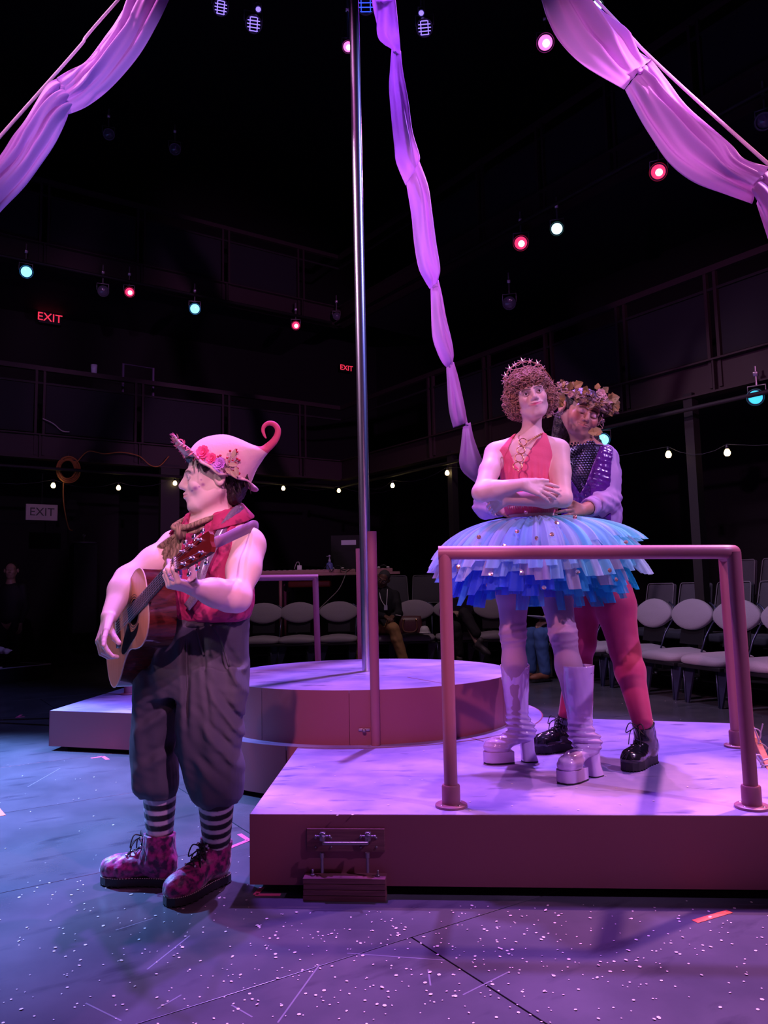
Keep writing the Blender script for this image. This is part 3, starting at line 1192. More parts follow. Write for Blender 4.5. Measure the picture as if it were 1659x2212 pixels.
t = thing('cloth_swag', 'lilac cloth swag tied along a rope, upper left', 'swag', tuple(W(143, 240, 3.95)))
swag('cloth_length', None, dlin([(420, -190), (300, -45), (278, 0), (252, 45), (230, 76), (187, 132), (150, 152), (123, 168)], 5.0, 4.0), dlin([(520, -330), (390, -60), (365, 0), (337, 58), (299, 122), (243, 187), (190, 229), (146, 248)], 5.0, 4.0), 3.2, .15, 3, t)
swag('cloth_length', None, dlin([(122, 170), (99, 187), (56, 258), (28, 295), (0, 339), (-60, 420), (-130, 520)], 4.0, 3.4), dlin([(146, 250), (135, 277), (117, 313), (89, 354), (51, 405), (0, 458), (-70, 540)], 4.0, 3.4), 3.2, .15, 5, t)
knot(t, W(130, 190, 3.98), .028)
rp = [PTOP + V3(-.05, -.05, 0), W(255, 0, 4.4), W(168, 105, 4.2), W(0, 295, 3.85), W(-260, 590, 3.3)]
obj('rope', MB().tube(curve_pts(rp, 10), .0085, 8), MAT['rope'], t, True)

t = thing('cloth_swag', 'lilac cloth swag tied along a rope, upper right', 'swag', tuple(W(1380, 160, 3.95)))
swag('cloth_length', None, dlin([(1100, -240), (1235, -60), (1273, 0), (1302, 39), (1341, 84), (1380, 112), (1406, 128)], 4.9, 4.0), dlin([(1080, -330), (1152, -60), (1170, 0), (1184, 42), (1210, 90), (1262, 142), (1348, 193)], 4.9, 4.0), 3.4, .15, 9, t)
swag('cloth_length', None, dlin([(1408, 128), (1448, 182), (1487, 234), (1542, 286), (1590, 328), (1612, 345), (1660, 360)], 4.0, 3.3), dlin([(1350, 194), (1380, 253), (1406, 296), (1445, 352), (1497, 393), (1570, 421), (1624, 440)], 4.0, 3.3), 3.4, .15, 12, t)
swag('cloth_length', None, dlin([(1662, 362), (1690, 400), (1720, 470), (1760, 560)], 3.3, 3.0), dlin([(1634, 440), (1643, 468), (1660, 520), (1700, 640)], 3.3, 3.0), 2.0, .14, 13, t)
knot(t, W(1385, 155, 3.97), .03)
knot(t, W(1645, 400, 3.28), .03)
rp = [PTOP + V3(.05, -.05, 0), W(1290, 2, 4.3), W(1410, 128, 4.0), W(1659, 354, 3.35), W(1900, 560, 2.9)]
obj('rope', MB().tube(curve_pts(rp, 10), .0085, 8), MAT['rope'], t, True)

t = thing('cloth_swag', 'narrow lilac cloth swag hanging from the pole top to the back right', 'swag', tuple(W(900, 500, 7.0)))
swag('cloth_length', None, dlin([(790, -420), (798, -60), (803, 0), (811, 40), (821, 70), (838, 94), (848, 108)], 5.35, 5.9), dlin([(800, -420), (848, -60), (854, 0), (861, 65), (863, 85), (864, 98), (866, 118)], 5.35, 5.9), 1.6, .16, 21, t)
swag('cloth_length', None, dlin([(846, 107), (843, 150), (841, 190), (845, 246), (852, 318), (856, 352), (876, 401)], 5.9, 6.4), dlin([(866, 110), (870, 150), (876, 185), (883, 228), (891, 285), (906, 336), (903, 350)], 5.9, 6.4), 1.6, .16, 22, t)
swag('cloth_length', None, dlin([(877, 395), (883, 430), (889, 470), (895, 530), (904, 579), (917, 606), (928, 624)], 6.4, 6.9), dlin([(904, 345), (924, 400), (932, 450), (941, 519), (948, 562), (950, 582), (945, 610)], 6.4, 6.9), 1.6, .16, 23, t)
swag('cloth_length', None, dlin([(930, 622), (931, 660), (934, 725), (944, 760), (955, 783), (964, 793)], 6.9, 7.3), dlin([(947, 605), (955, 640), (964, 690), (974, 730), (979, 758), (978, 786)], 6.9, 7.3), 1.6, .16, 24, t)
swag('cloth_length', None, dlin([(964, 788), (966, 830), (970, 885), (979, 924)], 7.3, 7.7), dlin([(980, 782), (990, 817), (1002, 871), (1010, 912)], 7.3, 7.7), 1.3, .14, 25, t)
swag('cloth_length', None, dlin([(1000, 922), (996, 960), (992, 996), (1000, 1020), (1030, 1045)], 7.7, 8.0), dlin([(1016, 912), (1023, 945), (1035, 978), (1045, 1000), (1062, 1040)], 7.7, 8.0), 1.3, .14, 26, t)
for kx, ky, kd in ((857, 112, 5.9), (890, 378, 6.4), (938, 616, 6.9), (971, 788, 7.3), (1009, 915, 7.7)):
    knot(t, W(kx, ky, kd), .03)


# ================================================================ room: two galleried walls meeting behind the pole
RD = unit(V3(math.cos(math.radians(126)), math.sin(math.radians(126)), 0))   # along the right gallery, going away
LD = unit(V3(math.cos(math.radians(34)), math.sin(math.radians(34)), 0))     # along the left gallery, going away
RP0 = G(1659, 536, 4.5)
LP0 = G(86, 796, 4.5)
RN = V3(RD[1], -RD[0], 0)    # out of the room, right
LN = V3(-LD[1], LD[0], 0)    # out of the room, left/back
A_ = np.array([[RD[0], -LD[0]], [RD[1], -LD[1]]])
tt = np.linalg.solve(A_, (LP0 - RP0)[:2])
CORN = RP0 + RD * tt[0]


def wall(name, p, d, nrm, L0, L1, z0, z1, m):
    M = np.array([d, nrm, [0, 0, 1]]).T
    c = p + d * (L0 + L1) / 2
    o = obj(name, MB().box(V3(c[0], c[1], (z0 + z1) / 2) + nrm * .1, (L1 - L0, .2, z1 - z0), M), m)
    o['kind'] = 'structure'
    return o


DEPTH = 2.6
cornR = CORN + RN * DEPTH + LN * DEPTH
wall('wall_right', cornR, -RD, RN, -.2, 17, 0, 11, MAT['wall'])
wall('wall_left', cornR, -LD, LN, -.2, 17, 0, 11, MAT['wall'])
ce = obj('ceiling', MB().box((0, 7, 11.1), (34, 26, .2)), MAT['black'])
ce['kind'] = 'structure'


def gallery(tn, p, d, nrm, Lneg, Lpos, posts, z):
    "a gallery front: deck edge beam, double posts, top rail, mid rail, infill sheets; deck slab behind"
    t = bpy.data.objects.new(tn, None)
    COL.objects.link(t)
    t.location = (p[0], p[1], z)
    ORIG[t.name] = (p[0], p[1], z)
    t['kind'] = 'structure'
    M = np.array([d, nrm, [0, 0, 1]]).T
    at = lambda s, o, zz: V3(p[0], p[1], 0) + d * s + nrm * o + V3(0, 0, zz)
    L = Lpos - Lneg
    mid = (Lpos + Lneg) / 2
    zz = z
    obj('edge_beam', MB().box(at(mid, .05, zz - .11), (L, .10, .36), M).box(at(mid, .0, zz + .06), (L, .16, .02), M).box(at(mid, .0, zz - .29), (L, .16, .02), M), MAT['steel_brown'], t)
    obj('deck_slab', MB().box(at(mid, DEPTH / 2 + .1, zz - .05), (L + .2, DEPTH, .1), M), MAT['black'], t)
    obj('top_rail', MB().box(at(mid, 0, zz + 1.06), (L, .07, .07), M), MAT['steel_brown'], t)
    obj('mid_rail', MB().box(at(mid, 0, zz + .84), (L, .03, .03), M), MAT['steel_dark'], t)
    for s in posts:
        for o in (-.055, .055):
            obj('post', MB().box(at(s + o, 0, zz + .40), (.035, .05, 1.28), M), MAT['steel_brown'], t)
        obj('beam_stiffener', MB().box(at(s, -.02, zz - .11), (.02, .09, .34), M), MAT['steel_brown'], t)
    ps = sorted(posts)
    for a, b in zip(ps[:-1], ps[1:]):
        obj('infill_panel', MB().box(at((a + b) / 2, .01, zz + .46), (b - a - .17, .012, .72), M), MAT['panel_dark'], t)
    return t


def along(p, d, pix):
    "distances along a gallery line of the posts seen at given pixels"
    out = []
    for x, y in pix:
        r = ray(x, y)
        A = np.array([[d[0], -r[0]], [d[1], -r[1]]])
        s = np.linalg.solve(A, (CP - p)[:2])
        out.append(s[0])
    return out


rposts = along(RP0, RD, [(1533, 590), (1340, 660), (1184, 720), (1050, 770), (930, 815)])
stp = np.diff(rposts)[0]
rposts = [rposts[0] - stp * k for k in (2, 1)] + rposts
lposts = along(LP0, LD, [(88, 800), (222, 820), (455, 850), (590, 868)])
lst = 1.45
lposts = [lposts[0] - lst * k for k in (2, 1)] + [lposts[0] + lst * k for k in range(0, 6)]
LR, LL = tt[0], np.linalg.norm((CORN - LP0))
gallery('trim_1', RP0, RD, RN, -4, LR, [q for q in rposts if q < LR], 3.44)
gallery('trim_2', LP0, LD, LN, -4, LL, [q for q in lposts if q < LL], 3.44)
gallery('trim_3', RP0, RD, RN, -4, LR, [q for q in rposts if q < LR], 6.35)
gallery('trim_4', LP0, LD, LN, -4, LL, [q for q in lposts if q < LL], 6.35)
# columns holding the galleries
for i, (p, d, s) in enumerate([(RP0, RD, along(RP0, RD, [(1500, 1000)])[0]), (LP0, LD, along(LP0, LD, [(365, 1100)])[0]), (RP0, RD, along(RP0, RD, [(978, 1040)])[0])]):
    q = V3(p[0], p[1], 0) + d * s
    o = obj('trim_%d' % (5 + i), MB().box(V3(q[0], q[1], 1.6), (.11 if i != 1 else .3, .11, 3.2), MROT), MAT['steel_dark'])
    o['kind'] = 'structure'
# lamp pipes just below the upper galleries, and lower pipes
pipes = []
for i, (p, d, nrm, z, L) in enumerate([(LP0, LD, LN, 6.02, LL), (RP0, RD, RN, 6.02, LR), (LP0, LD, LN, 2.98, LL), (RP0, RD, RN, 2.98, LR)]):
    a = V3(p[0], p[1], z) - nrm * .22
    t = tag(obj('lamp_pipe', MB().tube([a - d * 4, a + d * (L - .3)], .024, 10), MAT['steel_dark'], None, True), 'dark horizontal pipe under the ' + ['upper left', 'upper right', 'lower left', 'lower right'][i] + ' gallery edge', 'pipe')


# ---------------------------------------------------------------- theatre lamps
for k_, c_, e_ in (('lens_cyan', (.01, .10, .28), 1.0), ('lens_teal', (.02, .09, .08), .6), ('lens_aqua', (.004, .06, .10), .7), ('lens_red', (.20, .003, .02), 1.0), ('lens_pink', (.16, .01, .11), 1.0), ('lens_violet', (.05, .03, .3), .4), ('lens_white', (.04, .08, .09), 1.0), ('lens_off', (0, 0, 0), 0)):
    MAT[k_ + '_rim'] = mat(k_ + '_painted_halo', (.02, .02, .03), .6, emit=c_, estr=e_)  # dim emission standing in for the glow around a lit lens
def lamp(label, px, py, p0, off, lens, d=.16, core=False, aim=(0, 4, .8), face_cam=.5, glint=True, grid=False, z_up=.2, hide_body=False, Yd=None):
    "can lamp hung from a pipe; its lens looks at the stage"
    if Yd is None:
        pp, dd, nn = p0
        o = V3(pp[0], pp[1], 0) - nn * off
        r = ray(px, py)
        A = np.array([[dd[0], -r[0]], [dd[1], -r[1]]])
        s = np.linalg.solve(A, (CP - o)[:2])
        c = CP + r * s[1]
    else:
        c = W(px, py, Yd)
    t = thing('stage_lamp', label, 'stage lamp', tuple(c))
    f = unit(unit(V3(*aim) - c) * (1 - face_cam) + unit(CP - c) * face_cam)
    f, l, u = frame3(f, (0, 0, 1))
    M = np.array([l, u, f]).T
    R = d / 2 * (.86 if not grid else 1)
    obj('housing', MB().lathe([(0, -.30), (R * .75, -.30), (R * 1.0, -.22), (R * 1.08, -.02), (R * 1.2, 0), (R * 1.2, .012), (R * 1.02, .012), (R * 1.02, -.03)], c, M, 20), MAT['black_plastic'], t, sharp=40)
    if not grid:
        obj('lens', MB().lathe([(0, .004), (R * .6, .0), (R * 1.02, -.012)], c, M, 20), MAT[lens], t, True)
        obj('halo_ring', MB().lathe([(R * 1.02, -.01), (R * 1.28, .004), (R * 1.28, .010), (R * 1.02, .004)], c, M, 24), MAT[lens + '_rim'], t, True)  # added ring that paints the halo around the lens
        if core:
            obj('bright_core', MB().lathe([(0, .012), (R * .5, .006)], c - u * R * .1 + l * R * .1, M, 14), MAT['lens_hot'], t, True)
    else:
        for k in range(5):
            w_ = R * 1.8 * (1 - .06 * abs(k - 2))
            obj('louvre', MB().box(c + u * (k - 2) * R * .42, (w_, .007, .02), M), MAT[lens], t)  # slats emit the lens colour in place of reflected lamp light
        for k in (-1, 1):
            obj('louvre', MB().box(c + l * k * R * .5, (.01, R * 1.5, .012), M), MAT[lens], t)
    yk = [c + l * R * 1.25 - f * .1, c + l * R * 1.25 - f * .1 + V3(0, 0, R * 1.6), c - l * R * 1.25 - f * .1 + V3(0, 0, R * 1.6), c - l * R * 1.25 - f * .1]
    obj('yoke', MB().tube(yk, .009, 6), MAT['metal'], t, True)
    tp = c - f * .1 + V3(0, 0, R * 1.6)
    obj('clamp', MB().tube([tp, tp + V3(0, 0, z_up)], .012, 8).box(tp + V3(0, 0, z_up * .6), (.05, .05, .05), M, .01), MAT['metal'], t, sharp=40)
    return t


LG, RG = (LP0, LD, LN), (RP0, RD, RN)
lamp('stage lamp glowing bright cyan, leftmost under the left gallery', 57, 587, LG, .25, 'lens_cyan', .17, z_up=.3)
lamp('stage lamp glowing red between the two cyan lamps on the left', 280, 631, LG, .25, 'lens_red', .15, True, z_up=.3)
lamp('stage lamp glowing bright cyan, nearer the pole under the left gallery', 421, 667, LG, .25, 'lens_cyan', .17, z_up=.3)
lamp('small red lit stage lamp left of the chrome pole', 639, 703, LG, .25, 'lens_red', .15, True, z_up=.3)
lamp('unlit round stage lamp left of the red lamp under the left gallery', 223, 629, LG, .25, 'lens_off', .16, z_up=.3)
lamp('unlit stage lamp between the small red lamp and the chrome pole', 727, 683, LG, .25, 'lens_off', .13, z_up=.3)
lamp('unlit round stage lamp high at left, violet sheen on its lens', 378, 322, LG, .1, 'lens_off', .18, z_up=.3)
lamp('unlit stage lamp high at left beside the tied cloth', 235, 290, LG, .1, 'lens_off', .17, z_up=.3)
lamp('red lit stage lamp under the right gallery, left of the pale teal one', 1125, 525, RG, .25, 'lens_red', .19, True, z_up=.3)
lamp('pale teal lit stage lamp under the right gallery', 1203, 494, RG, .25, 'lens_teal', .16, z_up=.3)
lamp('red lit stage lamp below the upper right cloth swag', 1422, 371, RG, .25, 'lens_red', .18, True, z_up=.3)
lamp('bright pink lit stage lamp left of the upper right cloth swag', 1178, 92, RG, .0, 'lens_pink', .22, True, z_up=.3)
lamp('white lit stage lamp behind the top of the right cloth swag', 1289, 13, RG, .0, 'lens_white', .15, z_up=.3)
lamp('pink white stage lamp half hidden behind the chrome pole, near its top', 752, 101, None, 0, 'lens_pink', .13, True, z_up=.6, Yd=8.4)
lamp('aqua lit stage lamp at the right picture edge under the lower gallery', 1632, 858, RG, .2, 'lens_aqua', .155, z_up=.2)
lamp('cyan lit stage lamp peeking over the lilac sleeve of the leaf-crowned person', 1303, 950, RG, .15, 'lens_cyan', .15, z_up=.2)
lamp('unlit stage lamp at the right picture edge beside the cloth swag', 1650, 262, RG, .1, 'lens_off', .17, z_up=.3)
lamp('unlit stage lamp in the dark above the star-crowned head', 1100, 655, RG, .3, 'lens_off', .17, z_up=.3)
for lb, x, y, ln, gr, dd in [('violet lit stage lamp with louvred face, top left of the grid', 477, 16, 'lens_violet', True, .16), ('small violet lit stage lamp at the top, above a louvred one', 558, 20, 'lens_violet', False, .07),
                         ('violet lit louvred stage lamp at the top, second from the left', 548, 52, 'lens_violet', True, .17), ('blue lit louvred stage lamp at the top between pole and cloth', 790, 6, 'lens_blue', True, .22),
                         ('small violet lit stage lamp at the top, right of the narrow cloth', 910, 28, 'lens_violet', False, .07), ('violet lit louvred stage lamp at the top, right of the narrow cloth', 917, 60, 'lens_violet', True, .17)]:
    lamp(lb, x, y, None, 0, ln, dd, aim=(0, 4, 0), face_cam=.4, grid=gr, Yd=8.5, z_up=.6)

# ---------------------------------------------------------------- festoon lights under the galleries
for nm, (p, d, nn), pix, lb in [('l', LG, [(115, 1049), (256, 1054), (378, 1044), (612, 1055), (732, 1060)], 'string of warm bulbs under the left gallery'),
                                ('r', RG, [(848, 1049), (966, 1022), (1444, 982), (1571, 978)], 'string of warm bulbs under the right gallery')]:
    o = V3(p[0], p[1], 0) - nn * .1
    cs = []
    for x, y in pix:
        r = ray(x, y)
        A = np.array([[d[0], -r[0]], [d[1], -r[1]]])
        s = np.linalg.solve(A, (CP - o)[:2])
        cs.append(CP + r * s[1])
    t = thing('string_light', lb, 'string lights', tuple(cs[0]))
    wires = []
    allp = [cs[0] - d * 1.2] + cs + ([cs[-1] + d * 1.2] if nm == 'l' else [cs[-1] - d * 1.5])
    if nm == 'r':
        allp = [cs[0] + d * .8] + cs + [cs[-1] - d * 1.5]
    for a, b in zip(allp[:-1], allp[1:]):
        a, b = a + V3(0, 0, .09), b + V3(0, 0, .09)
        wires += [a * (1 - q) + b * q - V3(0, 0, .10 * 4 * q * (1 - q)) for q in (0, .2, .4, .6, .8)]
    wires.append(allp[-1] + V3(0, 0, .09))
    obj('cable', MB().tube(wires, .0035, 6), MAT['cord_dark'], t, True)
    for c in cs:
        obj('bulb', MB().lathe([(0, -.036), (.02, -.032), (.032, -.012), (.033, .004), (.022, .03), (.013, .042)], c, None, 14), MAT['bulb'], t, True)
        obj('socket', MB().lathe([(.014, .04), (.018, .045), (.018, .085), (0, .09)], c, None, 12), MAT['black_plastic'], t, True)


# ---------------------------------------------------------------- exit signs
def text_obj(name, s, size, ext, loc, M, m, parent):
    cu = bpy.data.curves.new(name, 'FONT')
    cu.body = s
    cu.size = size
    cu.extrude = ext
    cu.align_x = 'CENTER'
    cu.align_y = 'CENTER'
    o = bpy.data.objects.new(name, cu)
    dg = bpy.context.evaluated_depsgraph_get()
    COL.objects.link(o)
    bpy.context.view_layer.update()
    me = bpy.data.meshes.new_from_object(o.evaluated_get(bpy.context.evaluated_depsgraph_get()))
    COL.objects.unlink(o)
    bpy.data.objects.remove(o)
    mm = Matrix([list(M[0]) + [loc[0]], list(M[1]) + [loc[1]], list(M[2]) + [loc[2]], [0, 0, 0, 1]])
    me.transform(mm)
    return link(name, me, m, parent)


def wallpoint(px, py, p, d, nn, off):
    o = V3(p[0], p[1], 0) + nn * off
    r = ray(px, py)
    A = np.array([[d[0], -r[0]], [d[1], -r[1]]])
    s = np.linalg.solve(A, (CP - o)[:2])
    return CP + r * s[1]


MLW = np.array([LD, [0, 0, 1], -LN]).T      # x along, y up, z into the room
MRW = np.array([-RD, [0, 0, 1], -RN]).T
for lb, x, y, w_, lit in [('red glowing EXIT sign on the left gallery wall', 107, 688, .30, True), ('red glowing EXIT sign far back, just left of the chrome pole', 747, 796, .24, True), ('unlit white EXIT sign with dark letters under the left gallery', 90, 1107, .36, False)]:
    c = wallpoint(x, y, *LG, DEPTH - .12 if lit else .6)
    t = thing('exit_sign', lb, 'exit sign', tuple(c))
    hh = w_ * .62
    obj('case', MB().box(c, (w_ * 1.25, hh * 1.1, .05), MLW, .006), MAT['black_plastic'] if lit else MAT['exit_white'], t)
    text_obj('letters', 'EXIT', hh * (1.12 if lit else .78), .004, c - LN * .03, MLW, MAT['exit_red'] if lit else MAT['black_plastic'], t)
    if not lit:
        obj('hanger', MB().tube([c + V3(0, 0, hh * .5), c + V3(0, 0, .6)], .008, 6), MAT['black'], t)

# ---------------------------------------------------------------- things on and under the left gallery
c0, c1 = wallpoint(266, 786, *LG, .6), wallpoint(331, 796, *LG, .6)
t = tag(obj('tube_frame', MB().tube([V3(c0[0], c0[1], 3.44), c0, c1, V3(c1[0], c1[1], 3.44)], .022, 8), mat('lilac_paint', (.22, .17, .30), .5), None, True), 'pale bent tube frame standing behind the left gallery rail', 'frame')
c = wallpoint(203, 796, *LG, .02)
c = V3(c[0], c[1], 4.57)
tag(obj('paper_cup', MB().lathe([(0, 0), (.04, 0), (.05, .14), (.048, .14), (.038, .005)], c - V3(0, 0, .035), None, 16), MAT['paper'], None, True), 'pale cup standing on the left gallery rail', 'cup')
cc = wallpoint(147, 1015, *LG, -.05)
mb = MB()
for k in range(14):
    r_ = .16 + rng.uniform(-.03, .03)
    o_ = rng.normal(0, .012, 3)
    mb.tube([cc + o_ + LD * r_ * math.cos(a) * .85 + V3(0, 0, r_ * 1.05 * math.sin(a)) - LN * (.01 * k % .05) for a in np.linspace(0, 2 * math.pi, 26)[:-1]], .0085, 6, closed=True)
mb.tube(curve_pts([cc + V3(0, 0, -.17) - LD * .06, cc + V3(0, 0, -.5) - LD * .05, cc + V3(0, 0, -.85) + LD * .02, cc + V3(0, 0, -.9) + LD * .08], 6), .009, 6)
t = thing('cable_coil', 'coil of orange-brown cable hanging under the left gallery', 'cable', tuple(cc))
obj('coil', mb, MAT['cord_orange'], t, True)
hk = MB().tube([cc + V3(0, 0, .16), cc + V3(0, 0, .24), cc + V3(0, 0, .24) - LN * -.1], .008, 6)
obj('hook', hk, MAT['metal'], t, True)
for lb, px_ in [('thin brown cable drooping along the left gallery, right of the coil', [(165, 1000), (190, 975), (225, 980), (262, 977), (300, 985), (325, 1005), (345, 1006), (365, 985)]), ('thin pale cable on the left gallery edge, at left', [(92, 904), (115, 915), (133, 930), (150, 933)])]:
    tag(obj('cable', MB().tube(curve_pts([wallpoint(x, y, *LG, -.12) for x, y in px_], 6), .008, 6), MAT['cord_orange'] if 'brown' in lb else MAT['cord_pale'], None, True), lb, 'cable')
# drinking fountain
c = wallpoint(181, 1172, *LG, 1.2)
t = thing('drinking_fountain', 'dim steel drinking fountain by the wall under the left gallery', 'fountain', (c[0], c[1], 0))
Mf = np.array([LD, -LN, [0, 0, 1]]).T
obj('cabinet', MB().box(V3(c[0], c[1], c[2] - .75), (.38, .34, 1.45), Mf, .02), MAT['panel_dark'], t)
obj('basin', MB().lathe([(.06, -.06), (.17, -.015), (.2, 0), (.2, .012), (.185, .012)], c + V3(0, 0, -.01), None, 24), MAT['metal'], t, True)
obj('spout', MB().tube([c + V3(0, 0, 0), c + V3(0, 0, .09), c + V3(.03, -.03, .12)], .014, 8).ball(c + V3(0, 0, .12), .025), MAT['metal'], t, True)

# ================================================================ seats
def back_shape(rx, rz, pt=.0, n=28):
    out = []
    for k in range(n):
        a = 2 * math.pi * k / n
        x = math.cos(a)
        z = math.sin(a)
        out.append((rx * x, rz * z * (1 - .17 * abs(x)**2.2)))
    return out


def pad_mesh(out, th, bulge=.02):
    "cushion from an outline in x-z, thickness in y, rounded rim"
    mb = MB()
    n = len(out)
    rings = []
    for y, s in [(-th / 2 - bulge, 0.0), (-th / 2 - bulge * .8, .55), (-th / 2 - bulge * .25, .86), (-th / 2 + .006, .975), (-th / 4, 1.0), (th / 4, 1.0), (th / 2, .97), (th / 2, 0)]:
        rings.append([V3(x * s, y, z * s) for x, z in out])
    mb.grid(rings, closed=True)
    return mb


def make_seat():
    "front row chair: oval back, thick cushion, black folding frame; local origin on the floor, looking to -y"
    t = thing('theatre_chair', 'x', 'chair')
    o = obj('backrest', pad_mesh(back_shape(.303, .160), .05, .022), MAT['seat'], t, True)
    Mt = Matrix.Translation((0, .25, .815)) @ Matrix.Rotation(math.radians(-12), 4, 'X')
    o.data.transform(Mt)
    sp = [V3(.312 * math.cos(a), .283 + .0 * a, .815 + .15 * math.sin(a)) for a in np.linspace(-.55, .9, 10)]
    for i, q in enumerate(sp):
        q[1] = .29 + (q[2] - .815) * .21
    fr = MB().tube([V3(.255, .10, .40), V3(.262, .18, .60)] + sp, .009, 8)
    obj('back_frame', fr, MAT['steel_blue'], t, True)
    obj('back_shell', MB().box((0, .245, .64), (.34, .012, .26), np.array(Matrix.Rotation(math.radians(-12), 3, 'X')), .004), MAT['black_plastic'], t)
    cu = MB()
    rings = []
    for z, s in [(.375, .0), (.375, .93), (.39, .985), (.42, 1.0), (.448, .985), (.466, .93), (.474, .80), (.478, 0)]:
        ring = []
        for k in range(36):
            a = 2 * math.pi * k / 36
            ca, sa = math.cos(a), math.sin(a)
            x = .288 * s * abs(ca)**.45 * (1 if ca > 0 else -1)
            y = .25 * s * abs(sa)**.45 * (1 if sa > 0 else -1)
            zz = z + (.012 * math.cos(x / .288 * 3.1) if z > .44 else 0) - (.018 * (y / .25)**2 * (y < 0) if z > .44 else 0)
            ring.append(V3(x, y, zz))
        rings.append(ring)
    cu.grid(rings, closed=True)
    obj('seat_cushion', cu, MAT['seat'], t, True)
    obj('seat_pan', MB().box((0, .0, .355), (.56, .46, .035), None, .01), MAT['black_plastic'], t)
    for s in (-1, 1):
        pl_ = [(-.02, .35), (.13, .35), (.025, .02), (.02, 0), (-.012, 0)]
        Mz = np.array([[1, 0, 0], [0, 0, 1], [0, 1, 0]], float)
        lg = MB().prism(pl_, -.010, .010, Mz, (s * .22 - .04, -.15, 0))
        l_ = obj('leg', lg, MAT['leg_plate'], t)
        obj('chrome_edge', MB().tube([V3(s * .22 - .055, -.165, .335), V3(s * .22 - .045, -.165, .008)], .009, 8), MAT['steel_blue'], l_, True)
    obj('crossbar', MB().tube([V3(-.27, .05, .2), V3(.27, .05, .2)], .014, 8), MAT['black_plastic'], t, True)
    return t


MAT['leg_plate'] = mat('glossy_dark_blue_plate', (.03, .03, .07), .25)
MAT['steel_blue'] = mat('bluish_steel_tube', (.10, .11, .20), .35, .8)
seat0 = make_seat()
used = [0]


def place_seat(loc, rz, label):
    if not used[0]:
        used[0] = 1
        seat0.location = tuple(map(float, loc))
        seat0.rotation_euler = (0, 0, rz)
        seat0['label'] = label
        s = seat0
    else:
        s = copy_tree(seat0, loc, rz, label)
    s['group'] = 'front row theatre chairs'
    return s


# left run, straight on to the camera
LROW = []
for x, lb in [(560, 'oval-backed grey chair just right of the guitarist, partly hidden by him'), (640, 'oval-backed grey chair seen under the far handrail, left of its post'), (729, 'empty oval-backed grey chair just left of the seated man'), (815, 'oval-backed grey chair under the man in khaki trousers'), (899, 'oval-backed grey chair carrying the maroon handbag'), (985, 'oval-backed grey chair under the woman with crossed legs'), (1075, 'grey chair under the dark-trousered person behind the pale boots')]:
    q = G(x, 1376, .47)
    Y = 11.45
    q = W(x, 1376, Y)
    LROW.append((q[0], Y))
    place_seat((q[0], Y + .18, 0), 0, lb)
q = W(470, 1376, 11.5)
place_seat((q[0], 11.65, 0), 0, 'oval-backed grey chair glimpsed behind the guitarist')
# right run, along the right gallery
s0, s1 = G(1415, 1405, .47), G(1520, 1416, .47)
dr = unit(s1 - s0)
fx = V3(dr[1], -dr[0], 0)
fx = fx if fx[0] < 0 else -fx
rzR = math.atan2(fx[1], fx[0]) + math.pi / 2
RROW = []
sp_ = .615
for k, lb in [(-3, 'grey chair partly hidden behind the tutu and under the person in jeans'), (-2, 'grey chair behind the pale boots and magenta tights'), (-1, 'grey chair partly hidden by the magenta tights'), (0, 'first fully seen oval-backed grey chair right of the magenta tights'), (1, 'second oval-backed grey chair right of the magenta tights'), (2, 'oval-backed grey chair behind the right handrail posts'), (3, 'grey chair at the right picture edge')]:
    q = s0 + dr * sp_ * k - fx * .22
    RROW.append(q)
    place_seat((q[0], q[1], 0), rzR, lb)


def make_back_seat():
    t = thing('row_seat', 'x', 'chair')
    n = 7
    o_ = []
    for cx_, cz, a0 in [(.215, .19, 0), (-.215, .19, math.pi / 2), (-.235, -.19, math.pi), (.235, -.19, 1.5 * math.pi)]:
        for k in range(n):
            a = a0 + k / (n - 1) * math.pi / 2
            o_.append((cx_ + .035 * math.cos(a), cz + .035 * math.sin(a)))
    b = obj('backrest', pad_mesh(o_, .05, .012), MAT['seat_dark'], t, True)
    Mt = Matrix.Translation((0, .2, .78)) @ Matrix.Rotation(math.radians(-10), 4, 'X')
    b.data.transform(Mt)
    pp = MB().tube([V3(x * 1.0, -.03, z) for x, z in o_], .006, 6, closed=True)
    p_ = obj('piping', pp, MAT['piping'], b, True)
    p_.data.transform(Mt)
    obj('seat_cushion', MB().box((0, -.03, .42), (.5, .46, .09), None, .035), MAT['seat_dark'], t, True)
    for s in (-1, 1):
        obj('leg', MB().box((s * .24, .02, .19), (.03, .30, .38), None, .005), MAT['black_plastic'], t)
    return t


rs0 = make_back_seat()
used2 = [0]


def place_row(loc, rz, label):
    if not used2[0]:
        used2[0] = 1
        rs0.location = tuple(map(float, loc))
        rs0.rotation_euler = (0, 0, rz)
        rs0['label'] = label
        s = rs0
    else:
        s = copy_tree(rs0, loc, rz, label)
    s['group'] = 'dark seats in the rows behind'
    return s


# risers under the back rows
def riser(name, label, a, b, nrm, o0, o1, h_):
    d = unit(b - a)
    M = np.array([d, nrm, [0, 0, 1]]).T
    c = (a + b) / 2 + nrm * (o0 + o1) / 2
    tag(obj(name, MB().box((c[0], c[1], h_ / 2), (np.linalg.norm(b - a), o1 - o0, h_), M), MAT['black']), label, 'riser')


